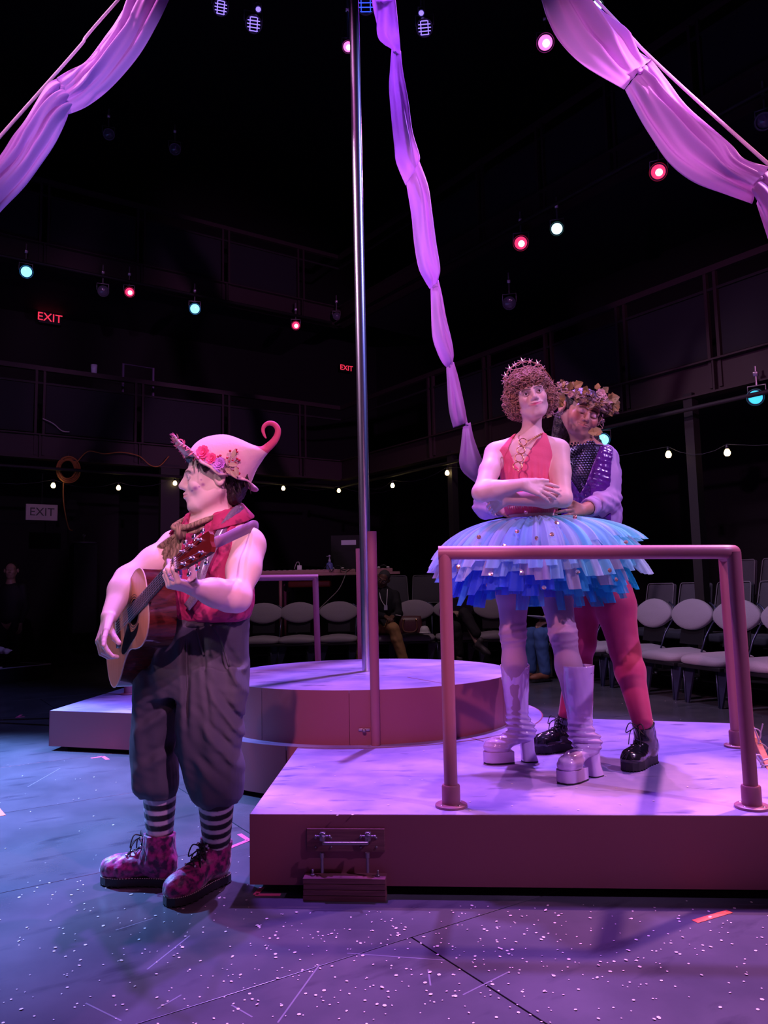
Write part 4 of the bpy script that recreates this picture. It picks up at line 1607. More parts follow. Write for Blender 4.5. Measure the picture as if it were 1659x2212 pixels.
ra, rb = RROW[0] - dr * .6, RROW[-1] + dr * 1.2
riser('seating_riser', 'black riser under the second seat row on the right', ra, rb, -fx, .42, 1.35, .13)
riser('seating_riser', 'black riser under the third seat row on the right', ra, rb, -fx, 1.36, 2.4, .4)
for k, lb in enumerate(['dark square-backed seat behind the vine-crowned person', 'dark square-backed seat half hidden by the magenta tights', 'dark square-backed seat behind the first oval chair at right', 'dark square-backed seat behind the second oval chair at right', 'dark square-backed seat behind the handrail posts at right', 'dark square-backed seat at the right picture edge']):
    q = RROW[1] - fx * .86 + dr * (.62 * k - .30)
    place_row((q[0], q[1], .13), rzR, lb)
for k, lb in enumerate(['back row seat hidden in the dark behind the tutu', 'back row seat barely seen right of the tutu', 'back row seat barely seen below the middle of the handrail', 'back row seat barely seen below the right end of the handrail', 'back row seat barely seen right of the handrail corner']):
    q = RROW[1] - fx * 1.78 + dr * (.62 * k + .05)
    place_row((q[0], q[1], .4), rzR, lb)
yb = 12.2
riser('seating_riser', 'black riser behind the left chair row', V3(-3.5, yb, 0), V3(2.3, yb, 0), V3(0, 1, 0), 0, 1.6, .35)
for k, lb in enumerate(['dark square-backed seat behind the seated man', 'dark square-backed seat behind the handbag chair', 'dark square-backed seat behind the woman with crossed legs', 'dark square-backed seat left of the tutu in the dark']):
    place_row((.1 + .6 * k, yb + .25, .35), 0, lb)

# ================================================================ technician's table and what stands on it
TY = 12.75
ta, tb = W(545, 1232, TY), W(864, 1237, TY)
TZ = tb[2]
t = thing('tech_table', 'long rose-edged table behind the left chair row', 'table', ((ta[0] + tb[0]) / 2, TY, 0))
obj('table_top', MB().box(((ta[0] + tb[0]) / 2, TY + .35, TZ), (tb[0] - ta[0], .7, .045), None, .006), MAT['table'], t)
for x_, y_ in [(605, .06), (838, .06)]:
    q = W(x_, 1300, TY)
    obj('leg', MB().tube([V3(q[0], TY + y_, .35), V3(q[0], TY + y_, TZ - .02)], .028, 10), MAT['rose_rail'], t, True)
    obj('leg', MB().tube([V3(q[0], TY + .62, .35), V3(q[0], TY + .62, TZ - .02)], .028, 10), MAT['rose_rail'], t, True)
TT = TZ + .0225


def on_table(x, dy=.1):
    q = W(x, 1230, TY + dy)
    return V3(q[0], TY + dy, TT)


q0, q1 = on_table(548, .05), on_table(775, .05)
for lb, x0, x1 in [('long pale power strip along the table front edge, left part', 560, 768), ('short pale power strip on the right end of the table', 806, 848)]:
    a, b = on_table(x0, .05), on_table(x1, .05)
    t = thing('power_strip', lb, 'power strip', tuple((a + b) / 2))
    obj('body', MB().box((a + b) / 2 + V3(0, 0, .028), (b[0] - a[0], .05, .055), None, .008), MAT['table'], t)
    n_ = int((b[0] - a[0]) / .09)
    for k in range(n_):
        obj('socket', MB().box(a + V3((k + .5) / n_ * (b[0] - a[0]), 0, .057), (.045, .032, .006), None, .002), MAT['seat'], t)
c = on_table(647, .05) + V3(0, 0, .056)
t = thing('charger', 'small white charger cube on the power strip, left on the table', 'charger', tuple(c))
obj('cube', MB().box(c + V3(0, 0, .04), (.075, .05, .08), None, .008), MAT['white'], t)
obj('cable', MB().tube(curve_pts([c + V3(0, 0, .08), c + V3(-.01, 0, .13), c + V3(-.05, 0, .12), c + V3(-.09, .02, .02)], 6), .007, 6), MAT['cord_pale'], t, True)
c = on_table(712, .22)
t = thing('hand_gel_bottle', 'clear pump bottle of blue hand gel on the table', 'bottle', tuple(c))
obj('body', MB().lathe([(0, 0), (.055, 0), (.062, .02), (.062, .13), (.05, .165), (.022, .18), (.022, .2)], c, None, 20), MAT['gel_bottle'], t, True)
obj('pump', MB().lathe([(.024, .19), (.024, .225), (.012, .23), (.012, .27), (.02, .275), (.02, .30), (0, .305)], c, None, 14).tube([c + V3(0, 0, .285), c + V3(-.05, 0, .28)], .008, 8), mat('clear_plastic', (.3, .28, .4), .3), t, True)
c = on_table(752, .5)
t = thing('laptop', 'dark open laptop with a pale sheet above it on the table', 'laptop', tuple(c))
obj('screen', MB().box(c + V3(0, .1, .2), (.52, .02, .36), None, .008), MAT['panel_dark'], t)
obj('keyboard_base', MB().box(c + V3(0, -.12, .012), (.5, .34, .022), None, .006), MAT['panel_dark'], t)
c = W(753, 1172, TY + .75)
tag(obj('paper_sheet', MB().box(c, (.26, .004, .085)), MAT['paper']), 'pale paper sheet seen above the laptop on the table', 'paper')
obj_p = [o for o in COL.objects if o.name.startswith('paper_sheet')][0]
t = thing('monitor_stand', 'dark stand panel behind the table holding the paper sheet', 'panel', (c[0], TY + .77, .35))
obj('panel', MB().box((c[0], TY + .775, (c[2] + .35) / 2 + .1), (.62, .03, c[2] - .35 + .06)), MAT['panel_dark'], t)
obj('foot', MB().box((c[0], TY + .80, .36), (.5, .2, .03)), MAT['black'], t)
for lb, x in [('headset lying left on the table beside the gel bottle', 730), ('headset lying on the right end of the table', 828)]:
    c = on_table(x, .25)
    t = thing('headset', lb, 'headset', tuple(c))
    pts = [c + V3(.075 * math.cos(a), 0, .05 + .07 * math.sin(a)) for a in np.linspace(0, math.pi, 12)]
    obj('band', MB().tube(pts, .009, 6), MAT['black_plastic'], t, True)
    for s in (-1, 1):
        obj('ear_cup', MB().ball(c + V3(s * .075, 0, .045), (.025, .04, .045), 12, 8), MAT['black_plastic'], t, True)
        obj('pad', MB().ball(c + V3(s * .078, -.03, .08), (.03, .014, .014), 10, 6), MAT['white'], t, True)
for i, px_ in enumerate([[(700, 1228), (708, 1222), (716, 1235), (722, 1226)], [(742, 1222), (735, 1228), (745, 1232), (760, 1222)], [(748, 1232), (743, 1250), (730, 1275), (700, 1305), (660, 1345), (640, 1368)]]):
    tag(obj('table_cable', MB().tube(curve_pts([W(x, y, TY - .02) for x, y in px_], 6), .007, 6), MAT['cord_dark'] if i < 2 else MAT['cord_pale'], None, True), ['dark cable looping over the table edge right of the charger', 'dark cable looping over the table edge left of the posts', 'pale cable drooping from the table down to the chairs'][i], 'cable')
# orange folded thing on a stand under the table
c = W(670, 1262, TY + .5)
t = thing('orange_bench', 'dim orange padded bench under the table', 'bench', (c[0], c[1], .35))
mo = mat('dull_orange_vinyl', (.20, .05, .015), .6)
obj('cushion', MB().box(c, (.72, .4, .11), None, .03), mo, t, True)
for s in (-1, 1):
    obj('leg', MB().tube([c + V3(s * .3, 0, -.05), V3(c[0] + s * .3, c[1], .35)], .02, 8), MAT['black_plastic'], t, True)

# handbag and white cap on the chair
c = V3(*W(887, 1368, 11.38))
c[2] = .492
t = thing('handbag', 'maroon handbag standing on the chair right of the seated man', 'bag', tuple(c))
hb = MB()
for z, sx, sy in [(0, .0, .0), (0, .175, .075), (.02, .185, .08), (.18, .17, .06), (.25, .155, .035), (.255, .0, .0)]:
    pass
hb.grid([[V3(c[0] + sx * abs(math.cos(a))**.5 * (1 if math.cos(a) > 0 else -1), c[1] + sy * abs(math.sin(a))**.6 * (1 if math.sin(a) > 0 else -1), c[2] + z) for a in np.linspace(0, 2 * math.pi, 33)[:-1]] for z, sx, sy in [(0, 0, 0), (0, .175, .075), (.02, .185, .08), (.18, .17, .06), (.25, .155, .035), (.255, 0, 0)]], closed=True)
obj('body', hb, MAT['bag'], t, True)
for k in (0,):
    hd = [c + V3(-.10, -.075, .19), c + V3(-.115, -.09, .09), c + V3(-.08, -.10, .03), c + V3(.04, -.10, .025), c + V3(.09, -.09, .08), c + V3(.085, -.075, .19)]
    obj('handle', MB().tube(curve_pts(hd, 6), .01, 8), mat('tan_leather', (.2, .08, .05), .5), t, True)
for s in (-.10, .085):
    obj('ring', MB().ball(c + V3(s, -.08, .195), (.018, .012, .018), 10, 8), MAT['gold'], t, True)
c = V3(*W(917, 1356, 11.33))
c[2] = .487
mb = MB()
mb.grid([[V3(c[0] + r_ * math.cos(a), c[1] + r_ * .85 * math.sin(a), c[2] + z) for a in np.linspace(0, 2 * math.pi, 25)[:-1]] for r_, z in [(0, 0), (.07, .0), (.076, .03), (.066, .075), (.04, .105), (0, .115)]], closed=True)
t = thing('white_cap', 'small round white knit cap lying beside the handbag', 'cap', tuple(c))
obj('crown', mb, MAT['white'], t, True)
obj('cuff', MB().tube([c + V3(.077 * math.cos(a), .066 * math.sin(a), .014) for a in np.linspace(0, 2 * math.pi, 25)[:-1]], .012, 8, closed=True), MAT['white'], t, True)


# ================================================================ people: shared pieces
MAT['skin_pale'] = mat('pale_skin', (.80, .62, .56), .48, vcol=True, sss=.08)
MAT['skin_tan'] = mat('tan_skin', (.50, .30, .22), .45, vcol=True, sss=.06)
MAT['lace_black'] = mat('black_lace', (.012, .012, .014), .7)
MAT['black_leather'] = mat('polished_black_leather', (.012, .012, .016), .16, coat=.6, bump=.06, bscale=28)
MAT['black_rubber'] = mat('black_rubber', (.014, .013, .016), .6)
MAT['stitch'] = mat('pale_stitching', (.6, .52, .45), .7)
MAT['lilac_patent'] = mat('lilac_patent_leather', (.58, .42, .72), .12, coat=.8, bump=.03, bscale=20)
MAT['velvet'] = mat('crushed_magenta_velvet', (.44, .02, .20), .5, sheen=.5, col2=(.05, .008, .05), nscale=42, ndetail=4, nlo=.40, nhi=.60, bump=.25, bscale=60)
MAT['shirt_rose'] = mat('crimson_print_cotton', (.46, .030, .13), .75, col2=(.20, .012, .07), nscale=26, ndetail=3, nlo=.52, nhi=.66, bump=.15, bscale=40)
MAT['slate'] = mat('slate_wool', (.062, .066, .085), .85, bump=.03, bscale=300)
MAT['slate_dark'] = mat('charcoal_waistband', (.035, .035, .042), .8)
MAT['scarf'] = mat('striped_olive_scarf', (.36, .27, .17), .85, col2=(.15, .11, .07), nscale=9, ndetail=2, nlo=.42, nhi=.58, stretch=(14, 14, 1.2), bump=.2, bscale=60)
MAT['glitter'] = mat('lilac_glitter_strap', (.44, .38, .52), .25, .5, col2=(.16, .14, .21), nscale=900, ndetail=0, nlo=.45, nhi=.6)
MAT['mauve_leather'] = mat('mauve_strap', (.30, .16, .25), .55)
MAT['hair_dark'] = mat('dark_brown_hair', (.022, .014, .014), .5, bump=.5, bscale=120)
MAT['hair_curl'] = mat('light_brown_hair', (.36, .22, .17), .8, spec=.2, bump=.3, bscale=150, col2=(.42, .25, .18), nscale=40)
MAT['felt'] = mat('pale_pink_felt', (.66, .42, .44), .9, col2=(.60, .44, .42), nscale=6, bump=.15, bscale=70, sheen=.3)
MAT['felt_dark'] = mat('rose_red_felt', (.50, .07, .14), .8, bump=.15, bscale=70)
MAT['pink_flower'] = mat('hot_pink_petal', (.88, .10, .30), .7)
MAT['lilac_flower'] = mat('lilac_petal', (.62, .24, .68), .7)
MAT['berry'] = mat('red_berry', (.45, .01, .03), .3)
MAT['leaf_tan'] = mat('dry_tan_leaf', (.40, .30, .20), .8)
MAT['leaf_gold'] = mat('golden_leaf', (.40, .28, .09), .65, col2=(.26, .23, .09), nscale=18)
MAT['vine'] = mat('pale_vine_twig', (.36, .25, .22), .7)
MAT['pink_halter'] = mat('coral_pink_cloth', (.80, .13, .24), .75, bump=.1, bscale=120)
MAT['tights_lilac'] = mat('lilac_tights', (.40, .25, .36), .7, sheen=.3)
MAT['tights_magenta'] = mat('magenta_tights', (.33, .012, .085), .75, sheen=.25, col2=(.36, .02, .10), nscale=12)
MAT['vest'] = mat('quilted_purple_vinyl', (.10, .022, .26), .2, coat=.5, bump=.9, bscale=24)
MAT['sequin'] = mat('dark_sequin_scale', (.055, .055, .10), .3, .8)
MAT['lilac_cotton'] = mat('lilac_cotton', (.46, .33, .68), .7, bump=.08, bscale=18)


def tulle_mat(name):
    m = bpy.data.materials.new(name)
    m.use_nodes = True
    nt = m.node_tree
    b = nt.nodes['Principled BSDF']
    a = nt.nodes.new('ShaderNodeAttribute')
    a.attribute_name = 'Col'
    nt.links.new(a.outputs['Color'], b.inputs['Base Color'])
    b.inputs['Roughness'].default_value = .75
    tr = nt.nodes.new('ShaderNodeBsdfTranslucent')
    nt.links.new(a.outputs['Color'], tr.inputs['Color'])
    ms = nt.nodes.new('ShaderNodeMixShader')
    ms.inputs[0].default_value = .4
    nt.links.new(b.outputs[0], ms.inputs[1])
    nt.links.new(tr.outputs[0], ms.inputs[2])
    tp = nt.nodes.new('ShaderNodeBsdfTransparent')
    m2 = nt.nodes.new('ShaderNodeMixShader')
    m2.inputs[0].default_value = .70
    nt.links.new(tp.outputs[0], m2.inputs[1])
    nt.links.new(ms.outputs[0], m2.inputs[2])
    nt.links.new(m2.outputs[0], nt.nodes['Material Output'].inputs['Surface'])
    return m


MAT['tulle'] = tulle_mat('tulle')


class Foot:
    "local frame of a shoe: a towards the toe, b across, z up; origin on the ground under the ankle"

    def __init__(s, o, toe, scale=1.0):
        s.o = np.asarray(o, float)
        s.d = unit(V3(toe[0], toe[1], 0))
        s.b = V3(-s.d[1], s.d[0], 0)
        s.k = scale
        s.M = np.array([s.d, s.b, [0, 0, 1]])

    def __call__(s, a, b, z):
        return s.o + s.k * (a * s.d + b * s.b + V3(0, 0, z))


def sole_outline(n=9, w=1.0):
    "outline of a shoe sole, heel at -.06, toe at .215"
    pts = [(-.062, 0), (-.055, .024), (-.03, .034), (.02, .033), (.07, .036), (.13, .047), (.175, .043), (.203, .026), (.213, 0)]
    return [(a, b * w) for a, b in pts] + [(a, -b * w) for a, b in pts[-2:0:-1]]


def work_boot(t, F, top, m_upper, m_sole, m_lace, eyelet, stitch, tag_, sole_h=.029, shaft_r=(.053, .055)):
    "ankle boot with a ridged sole, welt stitching, tongue, laces and eyelets; top = centre of the shaft's opening"
    k = F.k
    sd = SDF()
    sd.el(F(-.008, 0, .070), V3(.056, .037, .055) * k, F.M, .02)
    sd.rc(F(.01, 0, .085), F(.12, 0, .060), .046 * k, .037 * k, .03)
    sd.el(F(.135, 0, .050), V3(.078, .047, .040) * k, F.M, .03)
    sd.el(F(.165, 0, .056), V3(.046, .041, .035) * k, F.M, .02)
    sd.rc(F(.004, 0, .09), top, shaft_r[0] * k, shaft_r[1] * k, .03)
    sd.disp(lambda X, Y, Z: .0022 * wob(X, Y, Z, 55, 3))
    sd.cut(F(0, 0, sole_h - .006), (0, 0, -1))
    ax = unit(top - F(.004, 0, .09))
    sd.cut(top, ax)
    up = sdf_obj('boot_upper', sd, .004, m_upper, t, tag_)
    out = [(F(a, b, 0)[0], F(a, b, 0)[1]) for a, b in sole_outline(w=1.06)]
    mb = MB()
    z = lambda q: F.o[2] + q * k
    mb.prism(out, z(.006), z(sole_h))
    # ridged tread: lugs along the rim
    so = obj('sole', mb, m_sole, up)
    lg = MB()
    o2 = sole_outline(w=1.0)
    dense = curve_pts([V3(a, b, 0) for a, b in o2 + [o2[0]]], 4)
    for i, q in enumerate(dense[::2]):
        lg.box(F(q[0] * .96 + .002, q[1] * .97, .004), (.008 * k, .008 * k, .008 * k), F.M.T, .001)
    obj('tread', lg, m_sole, up)['kind'] = 'stuff'
    st = MB()
    d2 = curve_pts([V3(a, b, 0) for a, b in sole_outline(w=1.01) + [sole_outline(w=1.01)[0]]], 12)
    for i in range(0, len(d2) - 1, 2):
        if d2[i][0] < -.075:
            continue
        a, b = d2[i], d2[i + 1]
        st.tube([F(a[0] * .985, a[1], sole_h + .002), F(b[0] * .985, b[1], sole_h + .002)], .0013 * k, 5)
    s_ = obj('welt_stitching', st, stitch, up)
    # lacing: instep runs from the toe box up to the shaft front
    p0, p1, p2 = F(.115, 0, .096), F(.062, 0, .122), None
    f_top = top - ax * .012 * k + F.d * shaft_r[1] * k * 1.0
    p2 = F(.056, 0, .155)
    path = curve_pts([p0, p1, p2, f_top], 8)
    tg = MB()
    rows = 6
    ids = [int(round(q)) for q in np.linspace(1, len(path) - 2, rows)]
    prev = None
    lc = MB()
    for r_ in range(rows):
        i = ids[r_]
        c = path[i]
        T = unit(path[min(i + 1, len(path) - 1)] - path[i - 1])
        n = unit(np.cross(F.b, T))
        if n @ (F.d + V3(0, 0, .6)) < 0:
            n = -n
        w = .021 * k
        L, R_ = c + F.b * w + n * .002, c - F.b * w + n * .002
        lc.tube([L, c + n * .007 * k, R_], .0026 * k, 6)
        if prev is not None:
            lc.tube([prev[0], (prev[0] + R_) / 2 + n * .006 * k, R_], .0024 * k, 6)
            lc.tube([prev[1], (prev[1] + L) / 2 + n * .006 * k, L], .0024 * k, 6)
        prev = (L, R_)
        for q in (L, R_):
            tg.ball(q + n * .001, (.0045 * k, .0045 * k, .0045 * k), 8, 6)
    e = prev
    m_ = (e[0] + e[1]) / 2 + F.d * .008
    for sg in (-1, 1):
        lc.tube(curve_pts([m_, m_ + F.d * .02 + F.b * sg * .03 + V3(0, 0, .012), m_ + F.d * .028 + F.b * sg * .045 - V3(0, 0, .03), m_ + F.d * .02 + F.b * sg * .012 - V3(0, 0, .01), m_], 6), .0023 * k, 6)
        lc.tube(curve_pts([m_, m_ + F.d * .03 + F.b * sg * .02 - V3(0, 0, .02), m_ + F.d * .038 + F.b * sg * .03 - V3(0, 0, .08)], 6), .0023 * k, 6)
    obj('laces', lc, m_lace, up, True)
    obj('eyelets', tg, eyelet, up, True)['kind'] = 'stuff'
    return up


def skin_paint(V, base, c, P, axes, s, fn):
    col = np.tile(np.array(base, np.float32), (len(V), 1))
    f, l, u = axes
    d = V - c
    a, b, z = d @ f / s, d @ l / s, d @ u / s
    near = (np.abs(a) < .14) & (np.abs(b) < .12) & (np.abs(z) < .14)
    fn(col, a, b, z, near)
    return col


def mixc(col, m, target, w):
    w = (w * m)[:, None] if not np.isscalar(w) else (w * m.astype(float))[:, None]
    col[:] = col * (1 - w) + np.array(target, np.float32) * w


def blob(a, b, ca, cb, ra, rb):
    return np.clip(1.3 - np.sqrt(((a - ca) / ra)**2 + ((b - cb) / rb)**2) * 1.0, 0, 1)


def brow_w(b, z, ix, iz, ox, oz, th):
    "soft stroke from (ix,iz) to (ox,oz) on both sides of the face"
    bb = np.abs(b)
    t = np.clip((bb - ix) / (ox - ix), 0, 1)
    zz = iz + (oz - iz) * t + .004 * np.sin(t * math.pi)
    d = np.sqrt((z - zz)**2 + np.maximum(np.maximum(ix - bb, bb - ox), 0)**2)
    return np.clip(1.5 - d / th, 0, 1)


def curls(name, m, parent, pts, nrm, rad, turns, r0, seed, label=None, lift=.006):
    "many small curled locks as one head of hair"
    r = np.random.default_rng(seed)
    mb = MB()
    for p, n in zip(pts, nrm):
        a = unit(r.normal(size=3) * .8 + V3(0, 0, -.9))
        a = unit(a - n * (a @ n) * .75)
        b = unit(np.cross(n, a))
        R = rad * r.uniform(.6, 1.3)
        k = 11
        L = R * r.uniform(1.6, 3.2)
        t0 = r.uniform(0, 6.28)
        tr = turns * r.uniform(.7, 1.3)
        q = []
        for i in range(k):
            s = i / (k - 1)
            th = t0 + tr * 2 * math.pi * s
            q.append(p + n * (lift + R * .8 * (1 + math.cos(th)) * .5) + b * R * math.sin(th) * .9 + a * L * (s - .3))
        mb.tube(q, [r0 * (.5 + .9 * math.sin(math.pi * min(1, i / (k - 1) + .12))) for i in range(k)], 5)
    return obj(name, mb, m, parent, True, label)


def flat_leaf(c, d, n, L, w, lobes=True):
    "small lobed leaf with a fold along its midrib"
    d = unit(d)
    n = unit(n - d * (n @ d))
    s = np.cross(d, n)
    pr = [(0, .05), (.10, .34), (.2, .66), (.3, .58), (.42, .56), (.5, .72), (.62, .50), (.75, .36), (.86, .24), (1, 0)] if lobes else [(0, .03), (.2, .3), (.45, .42), (.7, .3), (1, 0)]
    mb = MB()
    vs = []
    for a, b in pr:
        zz = -.25 * L * (a - .3)**2
        vs += [c + d * L * a + s * w * b + n * (zz + .22 * w * b), c + d * L * a + n * zz, c + d * L * a - s * w * b + n * (zz + .22 * w * b)]
    fs = []
    for i in range(len(pr) - 1):
        fs += [(3 * i, 3 * i + 1, 3 * i + 4, 3 * i + 3), (3 * i + 1, 3 * i + 2, 3 * i + 5, 3 * i + 4)]
    return vs, fs


def blossom(c, n, r, petals=9, layers=3, seed=0):
    rr = np.random.default_rng(seed)
    n = unit(n)
    a = unit(np.cross(n, (.3, .2, .9)))
    b = np.cross(n, a)
    mb = MB()
    for L in range(layers):
        k = petals - 2 * L
        for i in range(k):
            th = 2 * math.pi * (i + .5 * L) / k + rr.uniform(-.15, .15)
            d = math.cos(th) * a + math.sin(th) * b
            t = np.cross(n, d)
            R = r * (1 - .24 * L)
            op = .30 + .34 * L
            vs = []
            for u in (0, .35, .7, 1):
                wd = R * .48 * math.sin(math.pi * (.18 + .72 * u))
                cc = c + d * R * u * math.cos(op) + n * (R * u * math.sin(op) + .1 * R * u * u)
                vs += [cc - t * wd + n * wd * .3, cc, cc + t * wd + n * wd * .3]
            fs = []
            for q in range(3):
                fs += [(3 * q, 3 * q + 1, 3 * q + 4, 3 * q + 3), (3 * q + 1, 3 * q + 2, 3 * q + 5, 3 * q + 4)]
            mb.add(vs, fs)
    mb.ball(c + n * r * .2, r * .25, 8, 6)
    return mb


def seated_person(name, label, hip, face, h=1.0, skin=(.3, .17, .12), jacket=None, trousers=None, shoe=None, knee_l=None, knee_r=None, foot_l=None, foot_r=None, hands=None, lean=.0, head_tilt=(0, 0, 1), hairc=None, head_f=None, hair=True, sock=None, res=.009):
    "a person sitting: body, jacket, trousers, shoes, hair"
    t = thing(name, label, 'person', (hip[0], hip[1], 0))
    f = unit(V3(face[0], face[1], 0))
    l = V3(-f[1], f[0], 0)
    hip = np.asarray(hip, float)
    up = V3(0, 0, 1)
    ch = hip + up * .36 * h + f * lean
    nb = ch + up * .17 * h + f * .02
    head = nb + up * .175 * h + f * .04
    body = SDF()
    P, ax = add_head(body, head, head_f if head_f is not None else f, head_tilt, h)
    add_neck(body, P, nb, .052, h)
    body.el(ch, V3(.11, .165, .22) * h, np.array([f, l, up]), .04)
    body.el(hip + up * .06, V3(.12, .16, .12) * h, np.array([f, l, up]), .05)
    sh = [ch + up * .11 * h + l * s * .17 * h for s in (1, -1)]
    ends = hands or [hip + f * .30 + l * s * .08 + up * .12 for s in (1, -1)]
    els = []
    boxes = []
    for q in (0, 1):
        s = (1, -1)[q]
        e = (sh[q] + ends[q]) / 2 - up * .13 - f * .05 + l * s * .07
        els.append(e)
        limb(body, sh[q], e, ends[q], [.05 * h, .045 * h, .038 * h, .037 * h, .027 * h], .02)
        d = unit(ends[q] - e)
        add_hand(body, ends[q], unit(d + V3(0, 0, -.2)), unit(up + l * s * .3), s, h, [(.5, .6, .3)] * 4)
        boxes.append((ends[q] - .1, ends[q] + .16, .0045))
    for kn, ft, s in ((knee_l, foot_l, 1), (knee_r, foot_r, -1)):
        limb(body, hip + l * s * .09, kn, ft + up * .08, [.08 * h, .07 * h, .055 * h, .055 * h, .036 * h], .02)
    boxes.append((head - .15, head + .15, .0045))
    V, Fc = figure_mesh(body, res, boxes)
    col = np.tile(np.array(skin, np.float32), (len(V), 1))

    def pf(col, a, b, z, near):
        mixc(col, near & (a > .05), (skin[0] * .15, skin[1] * .15, skin[2] * .15), brow_w(b, z, .012, .020, .046, .020, .004))
        mixc(col, near & (a > .05), (skin[0] * .9, skin[1] * .5, skin[2] * .5), blob(b, z, 0, -.060, .022, .007))
    col = skin_paint(V, skin, head, P, ax, h, pf)
    link('body', fast_mesh('body', V, Fc, True, col), MAT['skin_any'], t)
    add_eyes(t, P, ax, h, MAT['iris'])
    if jacket:
        j = SDF()
        j.el(ch, V3(.135, .19, .24) * h, np.array([f, l, up]), .04)
        j.el(hip + up * .05, V3(.145, .185, .14) * h, np.array([f, l, up]), .06)
        for q in (0, 1):
            w = ends[q] - unit(ends[q] - els[q]) * .03
            limb(j, sh[q], els[q], w, [.066 * h, .06 * h, .055 * h, .052 * h, .045 * h], .03)
        j.rc(nb - up * .02, nb + up * .015, .075 * h, .066 * h, .03)
        j.disp(lambda X, Y, Z: .006 * wob(X, Y, Z, 26, 5))
        sdf_obj('jacket', j, res, jacket, t)
    if trousers:
        tr = SDF()
        tr.el(hip + up * .01, V3(.14, .175, .12) * h, np.array([f, l, up]), .05)
        for kn, ft, s in ((knee_l, foot_l, 1), (knee_r, foot_r, -1)):
            a = ft + up * (.10 if sock is None else .2)
            kk = kn + (a - kn) * 1.0
            limb(tr, hip + l * s * .09, kn, a, [.10 * h, .09 * h, .078 * h, .078 * h, .068 * h], .02)
        tr.disp(lambda X, Y, Z: .005 * wob(X, Y, Z, 30, 8))
        sdf_obj('trousers', tr, res, trousers, t)
    for kn, ft, s, nm in ((knee_l, foot_l, 1, 'l'), (knee_r, foot_r, -1, 'r')):
        to = f if not isinstance(shoe, tuple) else unit(shoe[1] if s > 0 else shoe[2])
        ms = shoe if not isinstance(shoe, tuple) else shoe[0]
        to = unit(to)
        uu = unit(up - to * (to @ up))
        M = np.array([to, np.cross(uu, to), uu])
        ss = SDF()
        ss.el(ft + uu * .05, V3(.055, .038, .05) * h, M, .02)
        ss.rc(ft + uu * .05, ft + to * .13 + uu * .035, .043 * h, .037 * h, .03)
        ss.el(ft + to * .15 + uu * .03, V3(.07, .042, .033) * h, M, .03)
        ss.rc(ft + uu * .05, ft + uu * .12, .044 * h, .046 * h, .02)
        ss.cut(ft, -uu)
        so = sdf_obj('shoe', ss, .006, ms, t)
        F2 = Foot((0, 0, 0), (1, 0), h)
        mb = MB().prism([(a, b) for a, b in sole_outline()], -.012, .012, M.T, ft)
        obj('sole', mb, MAT['black_rubber'], so)
    if hair:
        hd = SDF()
        f2, l2, u2 = ax
        hd.el(P(-.022, 0, .040), V3(.098, .084, .086) * h, np.array([f2, l2, u2]), .02)
        hd.cut(P(.045, 0, .06), unit(f2 * .9 - u2 * .45))
        hd.cut(P(0, 0, -.02), -u2)
        hd.disp(lambda X, Y, Z: .003 * wob(X, Y, Z, 90, 2))
        sdf_obj('hair', hd, .006, hairc, t)
    return t, P, ax, dict(head=head, chest=ch, nb=nb, f=f, l=l)


MAT['skin_any'] = mat('skin', (1, 1, 1), .5, vcol=True)


# ================================================================ the guitarist
YM = 3.06
SK = (.80, .60, .55)
t = thing('person', 'person in floral pink hat, sleeveless crimson shirt and knickerbockers playing a guitar', 'person', (-.80, 3.06, 0))
M_PERSON = t
HS = 1.13
hc = W(460, 1034, YM)
hf = unit(V3(-.955, -.30, -.03))
hu = unit(V3(.05, 0, 1))
PEL, WST, CHS, NKB = W(436, 1372, 3.13), W(442, 1310, 3.12), W(458, 1215, 3.10), W(464, 1128, 3.11)
SHL, SHR = W(537, 1182, 3.0), W(378, 1186, 3.14)
ELL, ELR = W(512, 1292, 2.84), W(275, 1250, 3.00)
WRL, WRR = W(408, 1262, 2.63), W(236, 1332, 2.86)
tl = unit(V3(.88, -.47, 0))         # to his left
tf = V3(-.47, -.88, 0)              # where the chest looks
TM = np.array([tl, tf, [0, 0, 1]])
body = SDF()
PM, AXM = add_head(body, hc, hf, hu, HS, slim=1.06, nose=.82, jaw=1.15, chin=.008)
add_neck(body, PM, NKB, .050, HS, .064)


def torso(sd, g=0.0):
    sd.el(CHS + V3(0, 0, .02), V3(.165 + g, .118 + g, .19 + g), TM, .05)
    sd.el((CHS + WST) / 2, V3(.16 + g, .12 + g, .17 + g), TM, .06)
    sd.el(WST - V3(0, 0, .02), V3(.155 + g, .118 + g, .12 + g), TM, .06)
    sd.rc(NKB - V3(0, 0, .03), SHL + V3(0, 0, .022), .06 + g, .055 + g, .05)
    sd.rc(NKB - V3(0, 0, .03), SHR + V3(0, 0, .022), .06 + g, .055 + g, .05)


torso(body)
body.el(PEL, V3(.145, .10, .12), TM, .05)
limb(body, SHL, ELL, ELL * .5 + W(404, 1256, 2.62) * .5, [.068, .062, .046, .049, .036], .03)
limb(body, SHR, ELR, WRR, [.066, .058, .045, .048, .030], .03)
HPR, KNR, ANR = W(385, 1430, 3.16), W(345, 1610, 3.13), W(345, 1800, 3.13)
HPL, KNL, ANL = W(468, 1430, 3.10), W(455, 1610, 3.07), W(467, 1800, 3.09)
limb(body, HPR, KNR, ANR, [.070, .062, .050, .052, .038], .03)
limb(body, HPL, KNL, ANL, [.070, .062, .050, .052, .038], .03)
